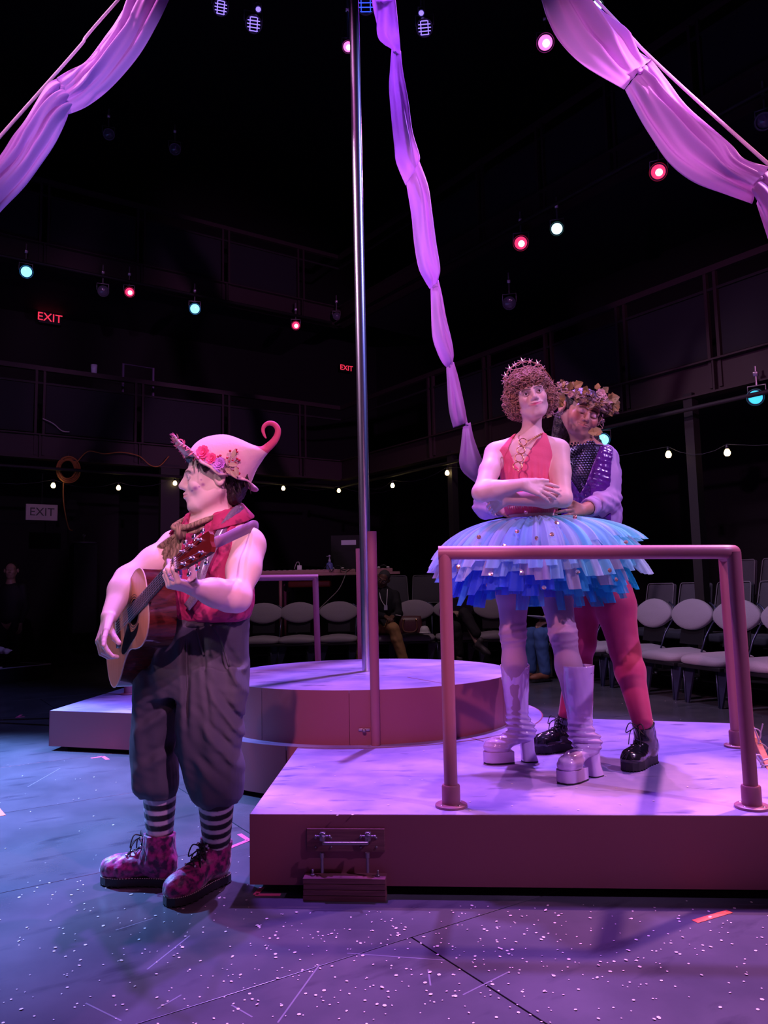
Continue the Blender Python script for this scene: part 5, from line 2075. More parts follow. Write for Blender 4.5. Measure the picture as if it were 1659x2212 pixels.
# guitar frame
ga = unit(V3(.557, -.749, .361))
gl0, gn0 = V3(.233, .447, .864), V3(-.825, -.38, .419)
ph_ = math.radians(25)
gl, gn = unit(gl0 * math.cos(ph_) + gn0 * math.sin(ph_)), None
gl = unit(gl - ga * (gl @ ga))
gn = unit(np.cross(ga, gl))
gS = W(290, 1322, 2.90)
gp = lambda a, b, c: gS + ga * a + gl * b + gn * c      # along the neck, towards the upper edge, out of the soundboard
# fretting hand: palm under the neck, fingers coming round the front onto the strings
nk = gp(.395, 0, 0)
KNU = nk - gl * .046 + gn * .004
dl_ = unit(KNU - ELL + gn * .03)
LHW = KNU - dl_ * .096
limb(body, ELL, (ELL + LHW) / 2, LHW, [.046, .050, .049, .041, .029], .02)
nl_ = unit(-gl * .85 + gn * .45)
sd_ = 1 if np.cross(dl_, unit(nl_ - dl_ * (nl_ @ dl_))) @ ga > 0 else -1
add_hand(body, LHW, dl_, nl_, sd_, 1.05, [(.95, .95, .6), (1.0, 1.0, .6), (1.05, 1.0, .6), (1.1, 1.0, .6)], thumb=(.1, .1), tdir=unit(gl * .95 + ga * .25 - gn * .25 + dl_ * .3), spread=.12)
# strumming hand hanging beside the strings
RHD = unit(W(222, 1372, 2.80) - WRR)
RHN = unit(V3(-.75, -.62, .2))
add_hand(body, WRR, RHD, RHN, 1, 1.08, [(.55, .9, .5), (.5, .9, .5), (.3, .5, .3), (.02, .08, .05)], thumb=(.5, .3), tdir=unit(RHD * .75 + V3(.62, -.1, 0)), spread=.09)
bx = [(hc - .17, hc + .17, .003), (LHW - V3(.14, .12, .11), LHW + V3(.14, .14, .17), .003), (WRR - V3(.10, .14, .19), WRR + V3(.12, .10, .05), .003)]
V, Fc = figure_mesh(body, .006, bx)


def pm_(col, a, b, z, near):
    fr = near & (a > .03)
    mixc(col, fr, (.72, .62, .62), np.clip((a - .03) / .05, 0, .55))
    mixc(col, fr & (a > .05), (.06, .035, .03), .85 * brow_w(b, z, .012, .021, .048, .018, .004))
    mixc(col, fr & (a > .05), (.34, .30, .38), .55 * blob(np.abs(b), z, .033, .010, .016, .010))
    mixc(col, fr & (a > .06), (.62, .20, .24), .8 * blob(b, z, 0, -.060, .022, .007))
    for ca, cz, r0 in ((.066, -.041, .0095), (.040, -.029, .0075), (.053, -.036, .004), (.076, -.048, .004), (.046, -.012, .004)):
        mixc(col, near & (np.abs(b) > .035), (.30, .08, .34), .8 * blob(a, z, ca, cz, r0, r0 * .8))
    mixc(col, near & (np.abs(b) > .03), (.30, .28, .26), .45 * blob(a, z, .056, -.006, .004, .016))


col = skin_paint(V, SK, hc, PM, AXM, HS, pm_)
link('body', fast_mesh('body', V, Fc, True, col), MAT['skin_vc'] if 'skin_vc' in MAT else MAT['skin_any'], t)
add_eyes(t, PM, AXM, HS, MAT['iris'])

# hair under the hat
hd = SDF()
f_, l_, u_ = AXM
HM = np.array([f_, l_, u_])
hd.el(PM(-.055, 0, .012), V3(.072, .082, .095) * HS, HM, .02)
hd.el(PM(-.070, 0, -.045), V3(.040, .060, .055) * HS, HM, .03)
for q in (-1, 1):
    hd.el(PM(.030, q * .070, .045), V3(.020, .009, .030) * HS, HM, .012)
hd.el(PM(.072, 0, .070), V3(.020, .056, .016) * HS, HM, .02)
for q in (-1, 1):
    hd.rc(PM(-.012, q * .076, -.004), PM(-.010, q * .11, -.004), .036 * HS, .040 * HS, .01, 's')
hd.disp(lambda X, Y, Z: .005 * wob(X, Y, Z * .4, 130, 4))
sdf_obj('hair', hd, .004, MAT['hair_dark'], t)
mb = MB()
r_ = np.random.default_rng(4)
for k in range(70):
    q = r_.choice([-1, 1])
    if k < 45:
        p0 = PM(r_.uniform(-.11, -.04), q * r_.uniform(.06, .080), r_.uniform(-.02, .03))
        d = unit(-u_ * 1.0 - f_ * .25 + q * l_ * .05)
        L = r_.uniform(.04, .07)
    else:
        p0 = PM(r_.uniform(.02, .075), q * r_.uniform(.03, .072), r_.uniform(.052, .068))
        d = unit(-u_ + f_ * .1 + q * l_ * .15)
        L = r_.uniform(.02, .045)
    s_ = unit(np.cross(d, l_)) * r_.uniform(-.012, .012)
    mb.tube([p0, p0 + d * L * .5 + s_, p0 + d * L + s_ * .3 + q * l_ * .004], [.005, .004, .001], 5)
obj('hair_strands', mb, MAT['hair_dark'], t, True)

# shirt
sh = SDF()
torso(sh, .018)
sh.el(WST + V3(0, 0, .045), V3(.188, .148, .10), TM, .06)
sh.el(WST + V3(0, 0, -.005) + tl * .02, V3(.182, .145, .075), TM, .05)
sh.disp(lambda X, Y, Z: .0045 * wob(X, Y, Z, 30, 7) + .004 * wob(X * 1.4, Y * 1.4, Z * .5, 60, 9))
for S_, sg in ((SHL, 1), (SHR, -1)):
    sh.cut(S_ - tl * sg * .022, unit(tl * sg + V3(0, 0, .18)), .01)
sh.cut(WST - V3(0, 0, .062), (0, 0, -1), .02)
# open neckline
nv = NKB + V3(0, 0, .0)
sh.rc(nv + tf * .03 + V3(0, 0, .06), nv + tf * .16 - V3(0, 0, .060), .070, .034, .012, 's')
sh.rc(NKB + V3(0, 0, .012), NKB + V3(0, 0, .12), .080, .12, .01, 's')
so = sdf_obj('shirt', sh, .005, MAT['shirt_rose'], t)
# collar: two folded wings around the neck
cm = MB()
for sg in (1, -1):
    rows = []
    for i in range(9):
        a = math.radians(188 - 150 * i / 8)      # from nape to throat
        c_ = math.cos(a)
        dirv = unit(tf * -math.cos(a - math.pi) * 1.0 * 0 + tf * -c_ * -1 + tl * sg * math.sin(a) * 1.0) if False else unit(tf * c_ * -1 * -1 + tl * sg * math.sin(a))
        rin = .072
        base = NKB + dirv * (.082 + .020 * (i / 8)) + V3(0, 0, .078 - .085 * (i / 8)**1.2)
        wdt = .036 + .03 * (i / 8)**2
        top = base - dirv * .008 + V3(0, 0, .034 - .012 * i / 8)
        mid = base + dirv * .024 + V3(0, 0, .022 - .006 * i / 8)
        low = base + dirv * (.058 + .022 * i / 8) - V3(0, 0, wdt * .65)
        rows.append([base - dirv * .012, top, mid, low])
    cm.grid(rows)
co = obj('collar', cm, MAT['shirt_rose'], so, True)
md = co.modifiers.new('thickness', 'SOLIDIFY')
md.thickness = .004
# placket with buttons
pk = MB()
bpts = []
for z_ in np.linspace(-.02, -.33, 9):
    c = CHS + V3(0, 0, .13 + z_)
    bpts.append(c + tf * (.137 + .012 * math.sin((z_ + .02) * -9)) + tl * .005)
for a, b in zip(bpts[:-1], bpts[1:]):
    M_ = frame3(b - a, tf)
    pk.box((a + b) / 2, (np.linalg.norm(b - a), .032, .005), np.array([M_[0], M_[1], M_[2]]).T, .001)
obj('placket', pk, MAT['shirt_rose'], so)

# scarf: knot, loops round the neck and pleated tails
sc_ = MB()
KN = NKB + tf * .135 + V3(0, 0, -.045) - tl * .035
for k in range(6):
    o_ = r_.normal(0, .009, 3)
    sc_.tube(curve_pts([KN + o_, KN + tl * .055 - tf * .012 + V3(0, 0, .012) + o_, KN + tl * .105 - tf * .055 + V3(0, 0, .035 + .006 * k - .015) + o_, NKB + tl * .088 - tf * .02 + V3(0, 0, .018) + o_], 5), [.011] * 15 + [.008], 7)
    sc_.tube(curve_pts([KN + o_, KN - tl * .035 - tf * .01 + V3(0, 0, .015) + o_, NKB - tl * .082 + tf * .02 + V3(0, 0, .015) + o_, NKB - tl * .07 - tf * .045 + V3(0, 0, .03) + o_], 5), [.010] * 15 + [.008], 7)
sco = obj('scarf', sc_, MAT['scarf'], t, True)
obj('knot', MB().ball(KN + tf * .012, (.026, .02, .03), 12, 9, TM.T).tube([KN + tf * .03 + V3(0, 0, .028), KN + tf * .036, KN + tf * .028 - V3(0, 0, .03)], .013, 8), MAT['scarf'], sco, True)
for nm, e0, e1, w0 in (('a', -.19, -.135, .135), ('b', -.075, -.165, .085), ('c', -.13, -.155, .07)):
    rows = []
    for i in range(8):
        s_ = i / 7
        c = KN + tl * (e0 * s_ * .72) + V3(0, 0, e1 * s_) + tf * (.022 * math.sin(s_ * 2.5) - .015 * s_)
        dv = unit(tl * e0 * .72 + V3(0, 0, e1))
        sx = unit(np.cross(tf, dv))
        w_ = .012 + w0 * s_**.8
        rows.append([c + sx * w_ * (j / 14 - .5) + tf * .011 * math.sin(j / 14 * 6 * math.pi) * (.5 + .5 * s_) for j in range(15)])
    q = obj('tail', MB().grid(rows), MAT['scarf'], sco, True)
    md = q.modifiers.new('thickness', 'SOLIDIFY')
    md.thickness = .005

# glitter braces
br = MB()
pb = curve_pts([NKB + tl * .115 - tf * .06 + V3(0, 0, .01), NKB + tl * .125 + tf * .015 + V3(0, 0, .040), NKB + tl * .125 + tf * .115 - V3(0, 0, .06), CHS + tl * .100 + tf * .158 + V3(0, 0, -.02), CHS + tl * .080 + tf * .175 - V3(0, 0, .12), WST + tl * .075 + tf * .18 + V3(0, 0, .0)], 6)
rows = []
for i, c in enumerate(pb):
    T = unit(pb[min(i + 1, len(pb) - 1)] - pb[max(i - 1, 0)])
    o_ = unit(c - (CHS + V3(0, 0, (c - CHS)[2])) + V3(0, 0, .03))
    sx = unit(np.cross(T, o_))
    rows.append([c + sx * .017 + o_ * .004, c - sx * .017 + o_ * .004])
q = obj('brace', br.grid(rows), MAT['glitter'], t, True, 'lilac glitter brace')
q.modifiers.new('thickness', 'SOLIDIFY').thickness = .004

# trousers
tr = SDF()


def px_leg(rows, Y0, Y1, dy):
    st = []
    n = len(rows)
    for i, (y, x0, x1) in enumerate(rows):
        Y = Y0 + (Y1 - Y0) * i / (n - 1)
        c = W((x0 + x1) / 2, y, Y)
        rx = np.linalg.norm(W(x1, y, Y) - W(x0, y, Y)) / 2
        st.append((c[0], c[1], c[2], rx, dy[min(i, len(dy) - 1)], 0))
    return st


tr.loft(px_leg([(1318, 342, 534), (1352, 336, 534), (1400, 322, 534), (1450, 302, 534), (1500, 296, 532)], 3.13, 3.12, [.152, .156, .160, .16, .15]), .05)
tr.loft(px_leg([(1440, 300, 420), (1500, 292, 396), (1560, 289, 384), (1620, 288, 384), (1670, 292, 388), (1700, 296, 386), (1716, 306, 380)], 3.14, 3.11, [.13, .135, .13, .125, .125, .115, .085]), .03)
tr.loft(px_leg([(1440, 400, 535), (1500, 386, 532), (1560, 378, 524), (1610, 384, 519), (1660, 396, 521), (1700, 406, 523), (1722, 416, 519), (1736, 428, 510)], 3.08, 3.03, [.13, .14, .14, .135, .13, .125, .11, .08]), .03)


def fold(X, Y, Z):
    v = -.006 * np.sin(X * 62 + .9 * np.sin(Z * 7) + 2 * Y) * np.clip((1.12 - Z) / .25, 0, 1) * np.clip((Z - .42) / .2, .35, 1)
    v += .009 * wob(X * 1.1, Y * .9, Z * .45, 20, 12) + .0020 * wob(X, Y, Z * .7, 40, 14)
    front = np.clip((3.12 - Y) / .05, 0, 1)
    xa, xb = W(404, 1450, 2.98)[0], W(432, 1400, 2.97)[0]
    zt, zb_ = W(404, 1375, 2.98)[2], W(404, 1600, 2.98)[2]
    win = np.clip((zt - Z) / .04, 0, 1) * np.clip((Z - zb_) / .12, 0, 1) * front
    v += .022 * win * np.exp(-((X - xa - .10 * (zt - Z)**2) / .013)**2) + .010 * win * np.exp(-((X - xb - .15 * (zt - Z)) / .010)**2)
    kz = W(470, 1640, 3.0)[2]
    for x0, z0, am, sl in ((505, 1560, .014, 1.6), (490, 1620, .016, 1.3), (470, 1680, .012, 1.1), (520, 1480, .010, 1.8), (330, 1560, .010, -.6), (345, 1640, .010, -.5)):
        c0 = W(x0, z0, 3.0)
        u_ = (Z - c0[2]) + sl * (X - c0[0])
        v -= am * np.exp(-(u_ / .022)**2) * np.exp(-((X - c0[0]) / .07)**2) * front
        v += am * .8 * np.exp(-((u_ - .04) / .022)**2) * np.exp(-((X - c0[0]) / .07)**2) * front
    return v


tr.disp(fold)
tro = sdf_obj('trousers', tr, .006, MAT['slate'], t)
wb = SDF()
wb.loft(px_leg([(1322, 350, 528), (1336, 346, 530), (1352, 340, 533)], 3.13, 3.13, [.150, .153, .156]), 0)
sdf_obj('waistband', wb, .006, MAT['slate_dark'], tro)
# pleats and pocket seam drawn as raised seams
sm = MB()
for px_ in ([(401, 1358), (403, 1400), (404, 1450), (405, 1500)], [(425, 1358), (432, 1390), (440, 1415)], [(460, 1352), (478, 1385), (495, 1440)]):
    pp = []
    for x, y in px_:
        Yf = 3.13 - .155 * math.sqrt(max(0, 1 - ((x - 433) / 112)**2)) - .002
        pp.append(W(x, y, Yf))
    sm.tube(curve_pts(pp, 5), .0045, 6)
obj('pleat_seam', sm, MAT['slate'], tro, True)

# striped socks
for nm, a, b, r0, r1 in (('r', W(345, 1712, 3.10), W(345, 1822, 3.14), .064, .048), ('l', W(467, 1728, 3.03), W(468, 1834, 3.10), .068, .050)):
    s_ = SDF()
    s_.rc(a, b, r0, r1, 0)
    s_.disp(lambda X, Y, Z: .0012 * wob(X, Y, Z * 2, 90, 3))
    V, Fc = s_.mesh(.004)
    d = unit(b - a)
    q = ((V - a) @ d) / .0425
    w_ = np.clip((np.abs((q + .15) % 1 - .5) - .215) * 14 + .5, 0, 1)[:, None]
    cs = np.array((.62, .56, .60)) * (1 - w_) + np.array((.010, .009, .012)) * w_
    link('striped_sock', fast_mesh('striped_sock', V, Fc, True, cs.astype(np.float32)), MAT['skin_any'], t)

# boots
FR = Foot(V3(-.905, 3.125, 0), (-1.0, .14), 1.13)
FL = Foot(V3(-.685, 3.10, 0), (-.50, -.80), 1.13)
work_boot(t, FR, W(345, 1800, 3.13), MAT['velvet'], MAT['black_rubber'], MAT['lace_black'], MAT['chrome'], MAT['stitch'], None)
work_boot(t, FL, W(468, 1812, 3.10), MAT['velvet'], MAT['black_rubber'], MAT['lace_black'], MAT['chrome'], MAT['stitch'], None)

# ---------------------------------------------------------------- hat
ua = unit(V3(.40, .03, .92))
fa = unit(hf - ua * (hf @ ua))
la = np.cross(ua, fa)
hb_ = W(472, 1012, YM)
rows = []
NB = 72
for i in range(NB):
    th = 2 * math.pi * i / NB
    c_, s_ = math.cos(th), math.sin(th)
    d = fa * c_ + la * s_
    rin = .112 if True else 0
    front = max(0, c_)
    back = max(0, -c_)
    wd = .036 + .040 * front**2 + .002 * back + .006 * math.sin(5 * th + .6)
    lift = .040 * front**3 - .026 * (1 - abs(c_)) - .012 * back**2 + .006 * math.sin(3 * th + 1)
    if abs(th - math.pi) < .30:
        wd += .018 * (1 - abs(th - math.pi) / .30)
    row = []
    for j in range(7):
        s2 = j / 6
        row.append(hb_ + d * (rin * (.93 + .22 * c_ * c_) + wd * s2) + ua * (lift * s2**1.6 + .004 * math.sin(11 * th) * s2))
    rows.append(row)
hat = obj('hat', MB().grid(rows + [rows[0]]), MAT['felt'], t, True, 'pale pink felt hat with a curled tip')
hat.modifiers.new('thickness', 'SOLIDIFY').thickness = .007
RG_ = [((410, 984), (540, 1044)), ((416, 968), (545, 1032)), ((436, 951), (551, 1020)), ((462, 942), (557, 1009)), ((490, 940), (563, 999)), ((516, 948), (569, 990)), ((543, 960), (576, 982)), ((562, 965), (583, 974))]
tipc = [(581, 964, 9), (592, 953, 8), (599, 940, 7), (600, 927, 6.4), (593, 917, 5.8), (582, 914, 5.2), (572, 919, 4.6), (568, 929, 3.8), (571, 940, 2.8), (575, 947, 1.2)]
ends = [(V3(*W(a[0], a[1], YM)), V3(*W(b[0], b[1], YM))) for a, b in RG_]
for k, (x, y, r) in enumerate(tipc):
    c = W(x, y, YM)
    nx = tipc[min(k + 1, len(tipc) - 1)]
    pv = tipc[max(k - 1, 0)]
    d = unit(W(nx[0], nx[1], YM) - W(pv[0], pv[1], YM))
    q = unit(np.cross(V3(0, 1, 0), d))
    if q[0] > 0 and k == 0:
        q = q
    ends.append((c - q * r / 543, c + q * r / 543))
ev = curve_pts([np.concatenate([a, b]) for a, b in ends], 4)


def hat_tube(i0, i1):
    "rings of the crown, each spanned by its upper and lower outline points"
    m = MB()
    Rr = []
    for i in range(i0, i1):
        a_, b_ = ev[i][:3], ev[i][3:]
        c = (a_ + b_) / 2
        x_ = (b_ - a_) / 2
        w_ = np.linalg.norm(x_)
        y_ = V3(0, 1, 0) * w_ * (1.0 if w_ < .06 else (.06 + (w_ - .06) * .80) / w_)
        Rr.append([c + (x_ * math.cos(q) + y_ * math.sin(q)) * (1 + .010 * math.sin(3 * q + i * .4) * (i < 22)) for q in np.linspace(0, 2 * math.pi, 41)[:-1]])
    m.grid(Rr, closed=True)
    return m


pc = ev
obj('hat_crown', hat_tube(0, 26), MAT['felt'], hat, True)
obj('hat_tip', hat_tube(25, len(pc)), MAT['felt_dark'], hat, True, 'rose-red curled tip')
# fringe of felt petals along the front brim
fr_ = MB()
for k in range(110):
    th = r_.uniform(-1.0, 1.0)
    row = rows[int(round(th / (2 * math.pi) * NB)) % NB]
    e = row[6] * (.55 + .45 * (k % 3) / 2) + row[5] * (.45 - .45 * (k % 3) / 2)
    d = unit(fa * math.cos(th) + la * math.sin(th) + r_.normal(0, .7, 3))
    fr_.add(*flat_leaf(e, d, ua + r_.normal(0, .4, 3), r_.uniform(.014, .026), .008, False))
for k in range(70):
    th = r_.uniform(-.75, .95)
    row = rows[int(round(th / (2 * math.pi) * NB)) % NB]
    q_ = r_.uniform(.35, 1)
    e = row[2] * (1 - q_) + row[6] * q_ - ua * .008
    fr_.add(*flat_leaf(e, unit(fa * math.cos(th) + la * math.sin(th) + r_.normal(0, .8, 3)), -ua + r_.normal(0, .4, 3), r_.uniform(.012, .022), .008, False))
obj('petal_fringe', fr_, mat('dusty_pink_petals', (.80, .22, .36), .85), hat, False)
on_hat = lambda x, y: W(x, y, YM - .115)
for x, y, r0, m_, sd_ in ((440, 979, .026, 'pink_flower', 1), (458, 992, .021, 'pink_flower', 2), (437, 990, .014, 'pink_flower', 5), (476, 1003, .024, 'lilac_flower', 3)):
    yy = {440: -.118, 458: -.132, 437: -.125, 476: -.138}[x]
    obj('flower', blossom(W(x, y, YM + yy), V3(-.25, -1, .25), r0 * 1.15, 9, 4, sd_), MAT[m_], hat, True)
bb, st_ = MB(), MB()
root_ = W(492, 1012, YM - .130)
for x, y in ((471, 986), (476, 984), (497, 974), (510, 971), (512, 976), (491, 989), (484, 993), (503, 995), (495, 998), (512, 991), (517, 994), (513, 1012), (503, 1018), (517, 1023), (500, 1006), (508, 1000)):
    p = W(x, y, YM - .140 + .0010 * abs(x - 480))
    bb.ball(p, .0052, 8, 6)
    st_.tube([root_, (root_ + p) / 2 + V3(0, -.008, .004), p], .0012, 5)
obj('berries', bb, MAT['berry'], hat, True)
obj('berry_stems', st_, MAT['vine'], hat, True)
lf = MB()
for x, y, d in ((492, 1004, V3(1, 0, .0)), (503, 990, V3(.2, 0, 1)), (498, 1016, V3(.6, 0, -.8)), (486, 1010, V3(.6, 0, -.6)), (508, 1008, V3(.3, 0, -1))):
    lf.add(*flat_leaf(W(x, y, YM - .132), d, V3(-.1, -1, .2), .04, .022, False))
obj('leaf', lf, MAT['leaf_tan'], hat, False)

# ================================================================ guitar
MAT['spruce'] = mat('pale_spruce_top', (.80, .36, .20), .3, coat=.4, col2=(.74, .31, .17), nscale=4, stretch=(30, 30, 1))
MAT['mahogany'] = mat('dark_red_glossy_mahogany', (.085, .014, .012), .18, coat=.7, col2=(.05, .010, .010), nscale=7, stretch=(3, 3, 20))
MAT['rosewood'] = mat('dark_rosewood', (.05, .035, .04), .5)
MAT['head_veneer'] = mat('red_brown_headstock', (.16, .02, .018), .2, coat=.6)
g = thing('acoustic_guitar', 'acoustic guitar with pale top and dark red sides held by the hatted person', 'guitar', tuple(gS))
GM = np.array([ga, gl, gn]).T


def g_outline(n=64):
    # half outline: distance along the axis (soundhole at 0, neck joint at +.115) and half width
    st = [(.150, 0), (.149, .035), (.140, .085), (.110, .128), (.055, .146), (-.01, .138), (-.06, .122), (-.10, .122), (-.15, .145), (-.21, .185), (-.27, .203), (-.315, .190), (-.348, .145), (-.362, .075), (-.366, 0)]
    P = curve_pts([V3(a, b, 0) for a, b in st], 4)
    up_ = [(p[0], p[1]) for p in P]
    return up_ + [(a, -b) for a, b in up_[-2:0:-1]]


go = g_outline()
GD = .105
rows = []
for c_, s_ in ((-GD, 0), (-GD - .004, .5), (-GD, 1.0), (-GD / 2, 1.004), (0, 1.0)):
    rows.append([gp((a + .1) * s_ - .1, b * s_, c_) for a, b in go])
obj('sides_and_back', MB().grid(rows, closed=True), MAT['mahogany'], g, sharp=50)
hr = .050
hole = [(hr * math.cos(q), hr * math.sin(q)) for q in np.linspace(0, 2 * math.pi, len(go) + 1)[:-1]]
# soundboard with a real hole: match outline and hole by direction
ang = np.array([math.atan2(b, a) for a, b in go])
top = [[gp(hr * math.cos(q), hr * math.sin(q), .0006) for q in ang], [gp(a * .5 + hr * .5 * math.cos(q), b * .5 + hr * .5 * math.sin(q), .0018) for (a, b), q in zip(go, ang)], [gp(a, b, .0006) for a, b in go], [gp(a, b, -.004) for a, b in go]]
obj('soundboard', MB().grid(top, closed=True), MAT['spruce'], g, sharp=50)
obj('soundhole', MB().lathe([(0, -.03), (hr, -.03), (hr, .0)], gS, GM, 32), MAT['rosewood'], g, True, 'dark inside of the soundhole')
obj('rosette', MB().lathe([(.054, .0024), (.056, .0028), (.058, .0024)], gS, GM, 40).lathe([(.064, .0024), (.065, .0028), (.066, .0024)], gS, GM, 40), MAT['rosewood'], g, True)
obj('binding', MB().tube([gp(a * 1.002, b * 1.002, -.001) for a, b in go], .0028, 6, closed=True), mat('cream_binding', (.62, .45, .38), .4), g, True)
pg_ = curve_pts([V3(a, b, 0) for a, b in ((.045, -.060), (.0, -.069), (-.05, -.060), (-.068, -.022), (-.085, -.03), (-.15, -.075), (-.165, -.105), (-.13, -.118), (-.06, -.105), (.01, -.092), (.045, -.060))], 5)
obj('pickguard', MB().prism([(q[0], q[1]) for q in pg_], .0015, .0035, GM, gS), mat('black_pickguard', (.012, .010, .014), .25), g)
bd = obj('bridge', MB().box(gp(-.185, 0, .007), (.032, .15, .012), GM, .003), MAT['rosewood'], g)
obj('saddle', MB().box(gp(-.180, 0, .0145), (.004, .075, .005), GM), MAT['white'], bd)
NL = .455
nkm = MB()
rows = []
for a in np.linspace(.02, NL, 8):
    w_ = .0285 - .006 * (a - .02) / .43
    rows.append([gp(a, w_ * math.cos(q), .004 - (.020 if a > .14 else .003) * math.sin(q)) for q in np.linspace(0, math.pi, 9)])
obj('neck', MB().grid(rows), MAT['mahogany'], g, True)
fb = MB()
fb.box(gp((NL - .045) / 2 + .0, 0, .0065), (NL + .045, .054, .006), GM, .001)
fbo = obj('fretboard', fb, MAT['rosewood'], g)
fr2 = MB()
sl = .645
for k in range(1, 20):
    a = NL - sl * (1 - 2**(-k / 12))
    fr2.box(gp(a, 0, .0100), (.0022, .052, .0016), GM)
fo_ = obj('frets', fr2, MAT['metal'], fbo)
obj('nut', MB().box(gp(NL + .002, 0, .0095), (.004, .044, .007), GM), MAT['white'], g)
# headstock, tilted back
hd_ = unit(ga * math.cos(.24) - gn * math.sin(.24))
hn_ = unit(np.cross(hd_, gl))
h0 = gp(NL + .004, 0, .004)
HMt = np.array([hd_, gl, hn_]).T
ol = [(0, .022), (.018, .031), (.09, .034), (.155, .037), (.182, .036), (.190, .022), (.184, 0)]
ol = ol + [(a, -b) for a, b in ol[-2::-1]]
ho = obj('headstock', MB().prism(ol, -.015, .001, HMt, h0), MAT['head_veneer'], g)
tips = []
for k in range(3):
    for s_ in (-1, 1):
        q = h0 + hd_ * (.045 + .048 * k) + gl * s_ * .022
        tn = MB().tube([q, q + hn_ * .018], .0035, 8).lathe([(.006, .001), (.0065, .004), (.004, .005)], q, HMt, 10)
        e = q + gl * s_ * .014 - hn_ * .009
        tn.tube([e, e + gl * s_ * .014], .003, 6).box(e + gl * s_ * .021, (.016, .012, .009), HMt, .004)
        obj('tuning_peg', tn, MAT['chrome'], g, True)
        tips.append(q + hn_ * .012)
sg_ = MB()
for k in range(6):
    b = (.019 - .0076 * k)
    b2 = (.026 - .0104 * k)
    i = [4, 2, 0, 1, 3, 5][k] if False else (2 * k + 1 if k < 3 else 10 - 2 * k)
    sg_.tube([gp(-.182, b2, .016), gp(NL, b, .0125), tips[min(max(i, 0), 5)]], .0011, 5)
obj('strings', sg_, MAT['metal'], g, True)
cpz = gp(NL - .036, 0, 0)
cap_ = MB().box(cpz + gn * .017, (.012, .062, .012), GM, .004).box(cpz - gn * .022, (.012, .058, .008), GM, .003).tube(curve_pts([cpz - gl * .033 + gn * .017, cpz - gl * .045, cpz - gl * .030 - gn * .022], 5), .006, 8)
obj('capo', cap_, mat('lilac_capo', (.50, .38, .66), .4), g, sharp=40)
# strap from the headstock over the shoulder
sp0 = h0 + hd_ * .17
spts = curve_pts([h0 + hd_ * .16 - hn_ * .012, W(480, 1167, 2.52), W(505, 1155, 2.72), W(532, 1143, 2.88), W(550, 1136, 3.00), W(556, 1152, 3.14), W(540, 1220, 3.24), W(480, 1290, 3.30)], 6)
rows = []
for i, c in enumerate(spts):
    T = unit(spts[min(i + 1, len(spts) - 1)] - spts[max(i - 1, 0)])
    s_ = i / (len(spts) - 1)
    w_ = .016 + .006 * min(1, s_ * 4)
    wd = unit(V3(.15, .25, 1.0) - T * (T @ V3(.15, .25, 1.0)))
    rows.append([c + wd * w_, c, c - wd * w_])
q = obj('strap', MB().grid(rows), MAT['mauve_leather'], g, True, 'mauve shoulder strap')
q.modifiers.new('thickness', 'SOLIDIFY').thickness = .003
obj('end_pin', MB().ball(gp(-.37, 0, -.05), .007, 8, 6), MAT['white'], g, True)


# ================================================================ the person in the tutu
def zcut(sd, fn, k=0.0):
    sd.p.append((fn, None, None, k, 'i'))
    return sd


YF = 3.66
t = thing('person', 'person in coral halter top, blue tutu and lilac platform boots with folded arms', 'person', (.72, 3.66, PZ))
F_PERSON = t
FSK = (.80, .60, .55)
fS = .94
fc = W(1146, 858, 3.62)
ff = unit(V3(-.06, -.99, .0))
fu = unit(V3(-.22, .02, .97))
fl = unit(V3(.99, -.12, 0))          # towards the camera's right: this person's left
fF = unit(V3(-.12, -.99, 0))
FM = np.array([fl, fF, [0, 0, 1]])
NK = W(1148, 940, 3.66)
SHl, SHr = W(1207, 975, 3.66), W(1070, 982, 3.68)
ELl, ELr = W(1216, 1076, 3.55), W(1040, 1064, 3.50)
CH = W(1138, 1010, 3.68)
WA = W(1147, 1092, 3.70)
HP = W(1160, 1165, 3.72)
fb_ = SDF()
PF, AXF = add_head(fb_, fc, ff, fu, fS, slim=1.10, nose=.95, smile=1.3, jaw=.95, mw=1.35, chin=.003)
add_neck(fb_, PF, NK, .046, fS, .052)


def ftorso(sd, g=0.0):
    sd.el(CH, V3(.132 + g, .092 + g, .15 + g), FM, .04)
    sd.el((CH + WA) / 2 - V3(0, 0, .02), V3(.118 + g, .085 + g, .14 + g), FM, .05)
    sd.el(WA, V3(.118 + g, .085 + g, .11 + g), FM, .05)
    sd.rc(NK - V3(0, 0, .02), SHl + V3(0, 0, .012), .040 + g, .040 + g, .04)
    sd.rc(NK - V3(0, 0, .02), SHr + V3(0, 0, .012), .040 + g, .040 + g, .04)
    sd.rc(SHl - fl * .03, SHr + fl * .03, .045 + g, .045 + g, .05)


ftorso(fb_)
fb_.el(HP, V3(.155, .115, .13), FM, .06)
# collar bones
fb_.rc(NK + fF * .045 - V3(0, 0, .022) + fl * .012, SHl + fF * .03 + V3(0, 0, .01), .009, .008, .02)
fb_.rc(NK + fF * .045 - V3(0, 0, .022) - fl * .012, SHr + fF * .03 + V3(0, 0, .01), .009, .008, .02)
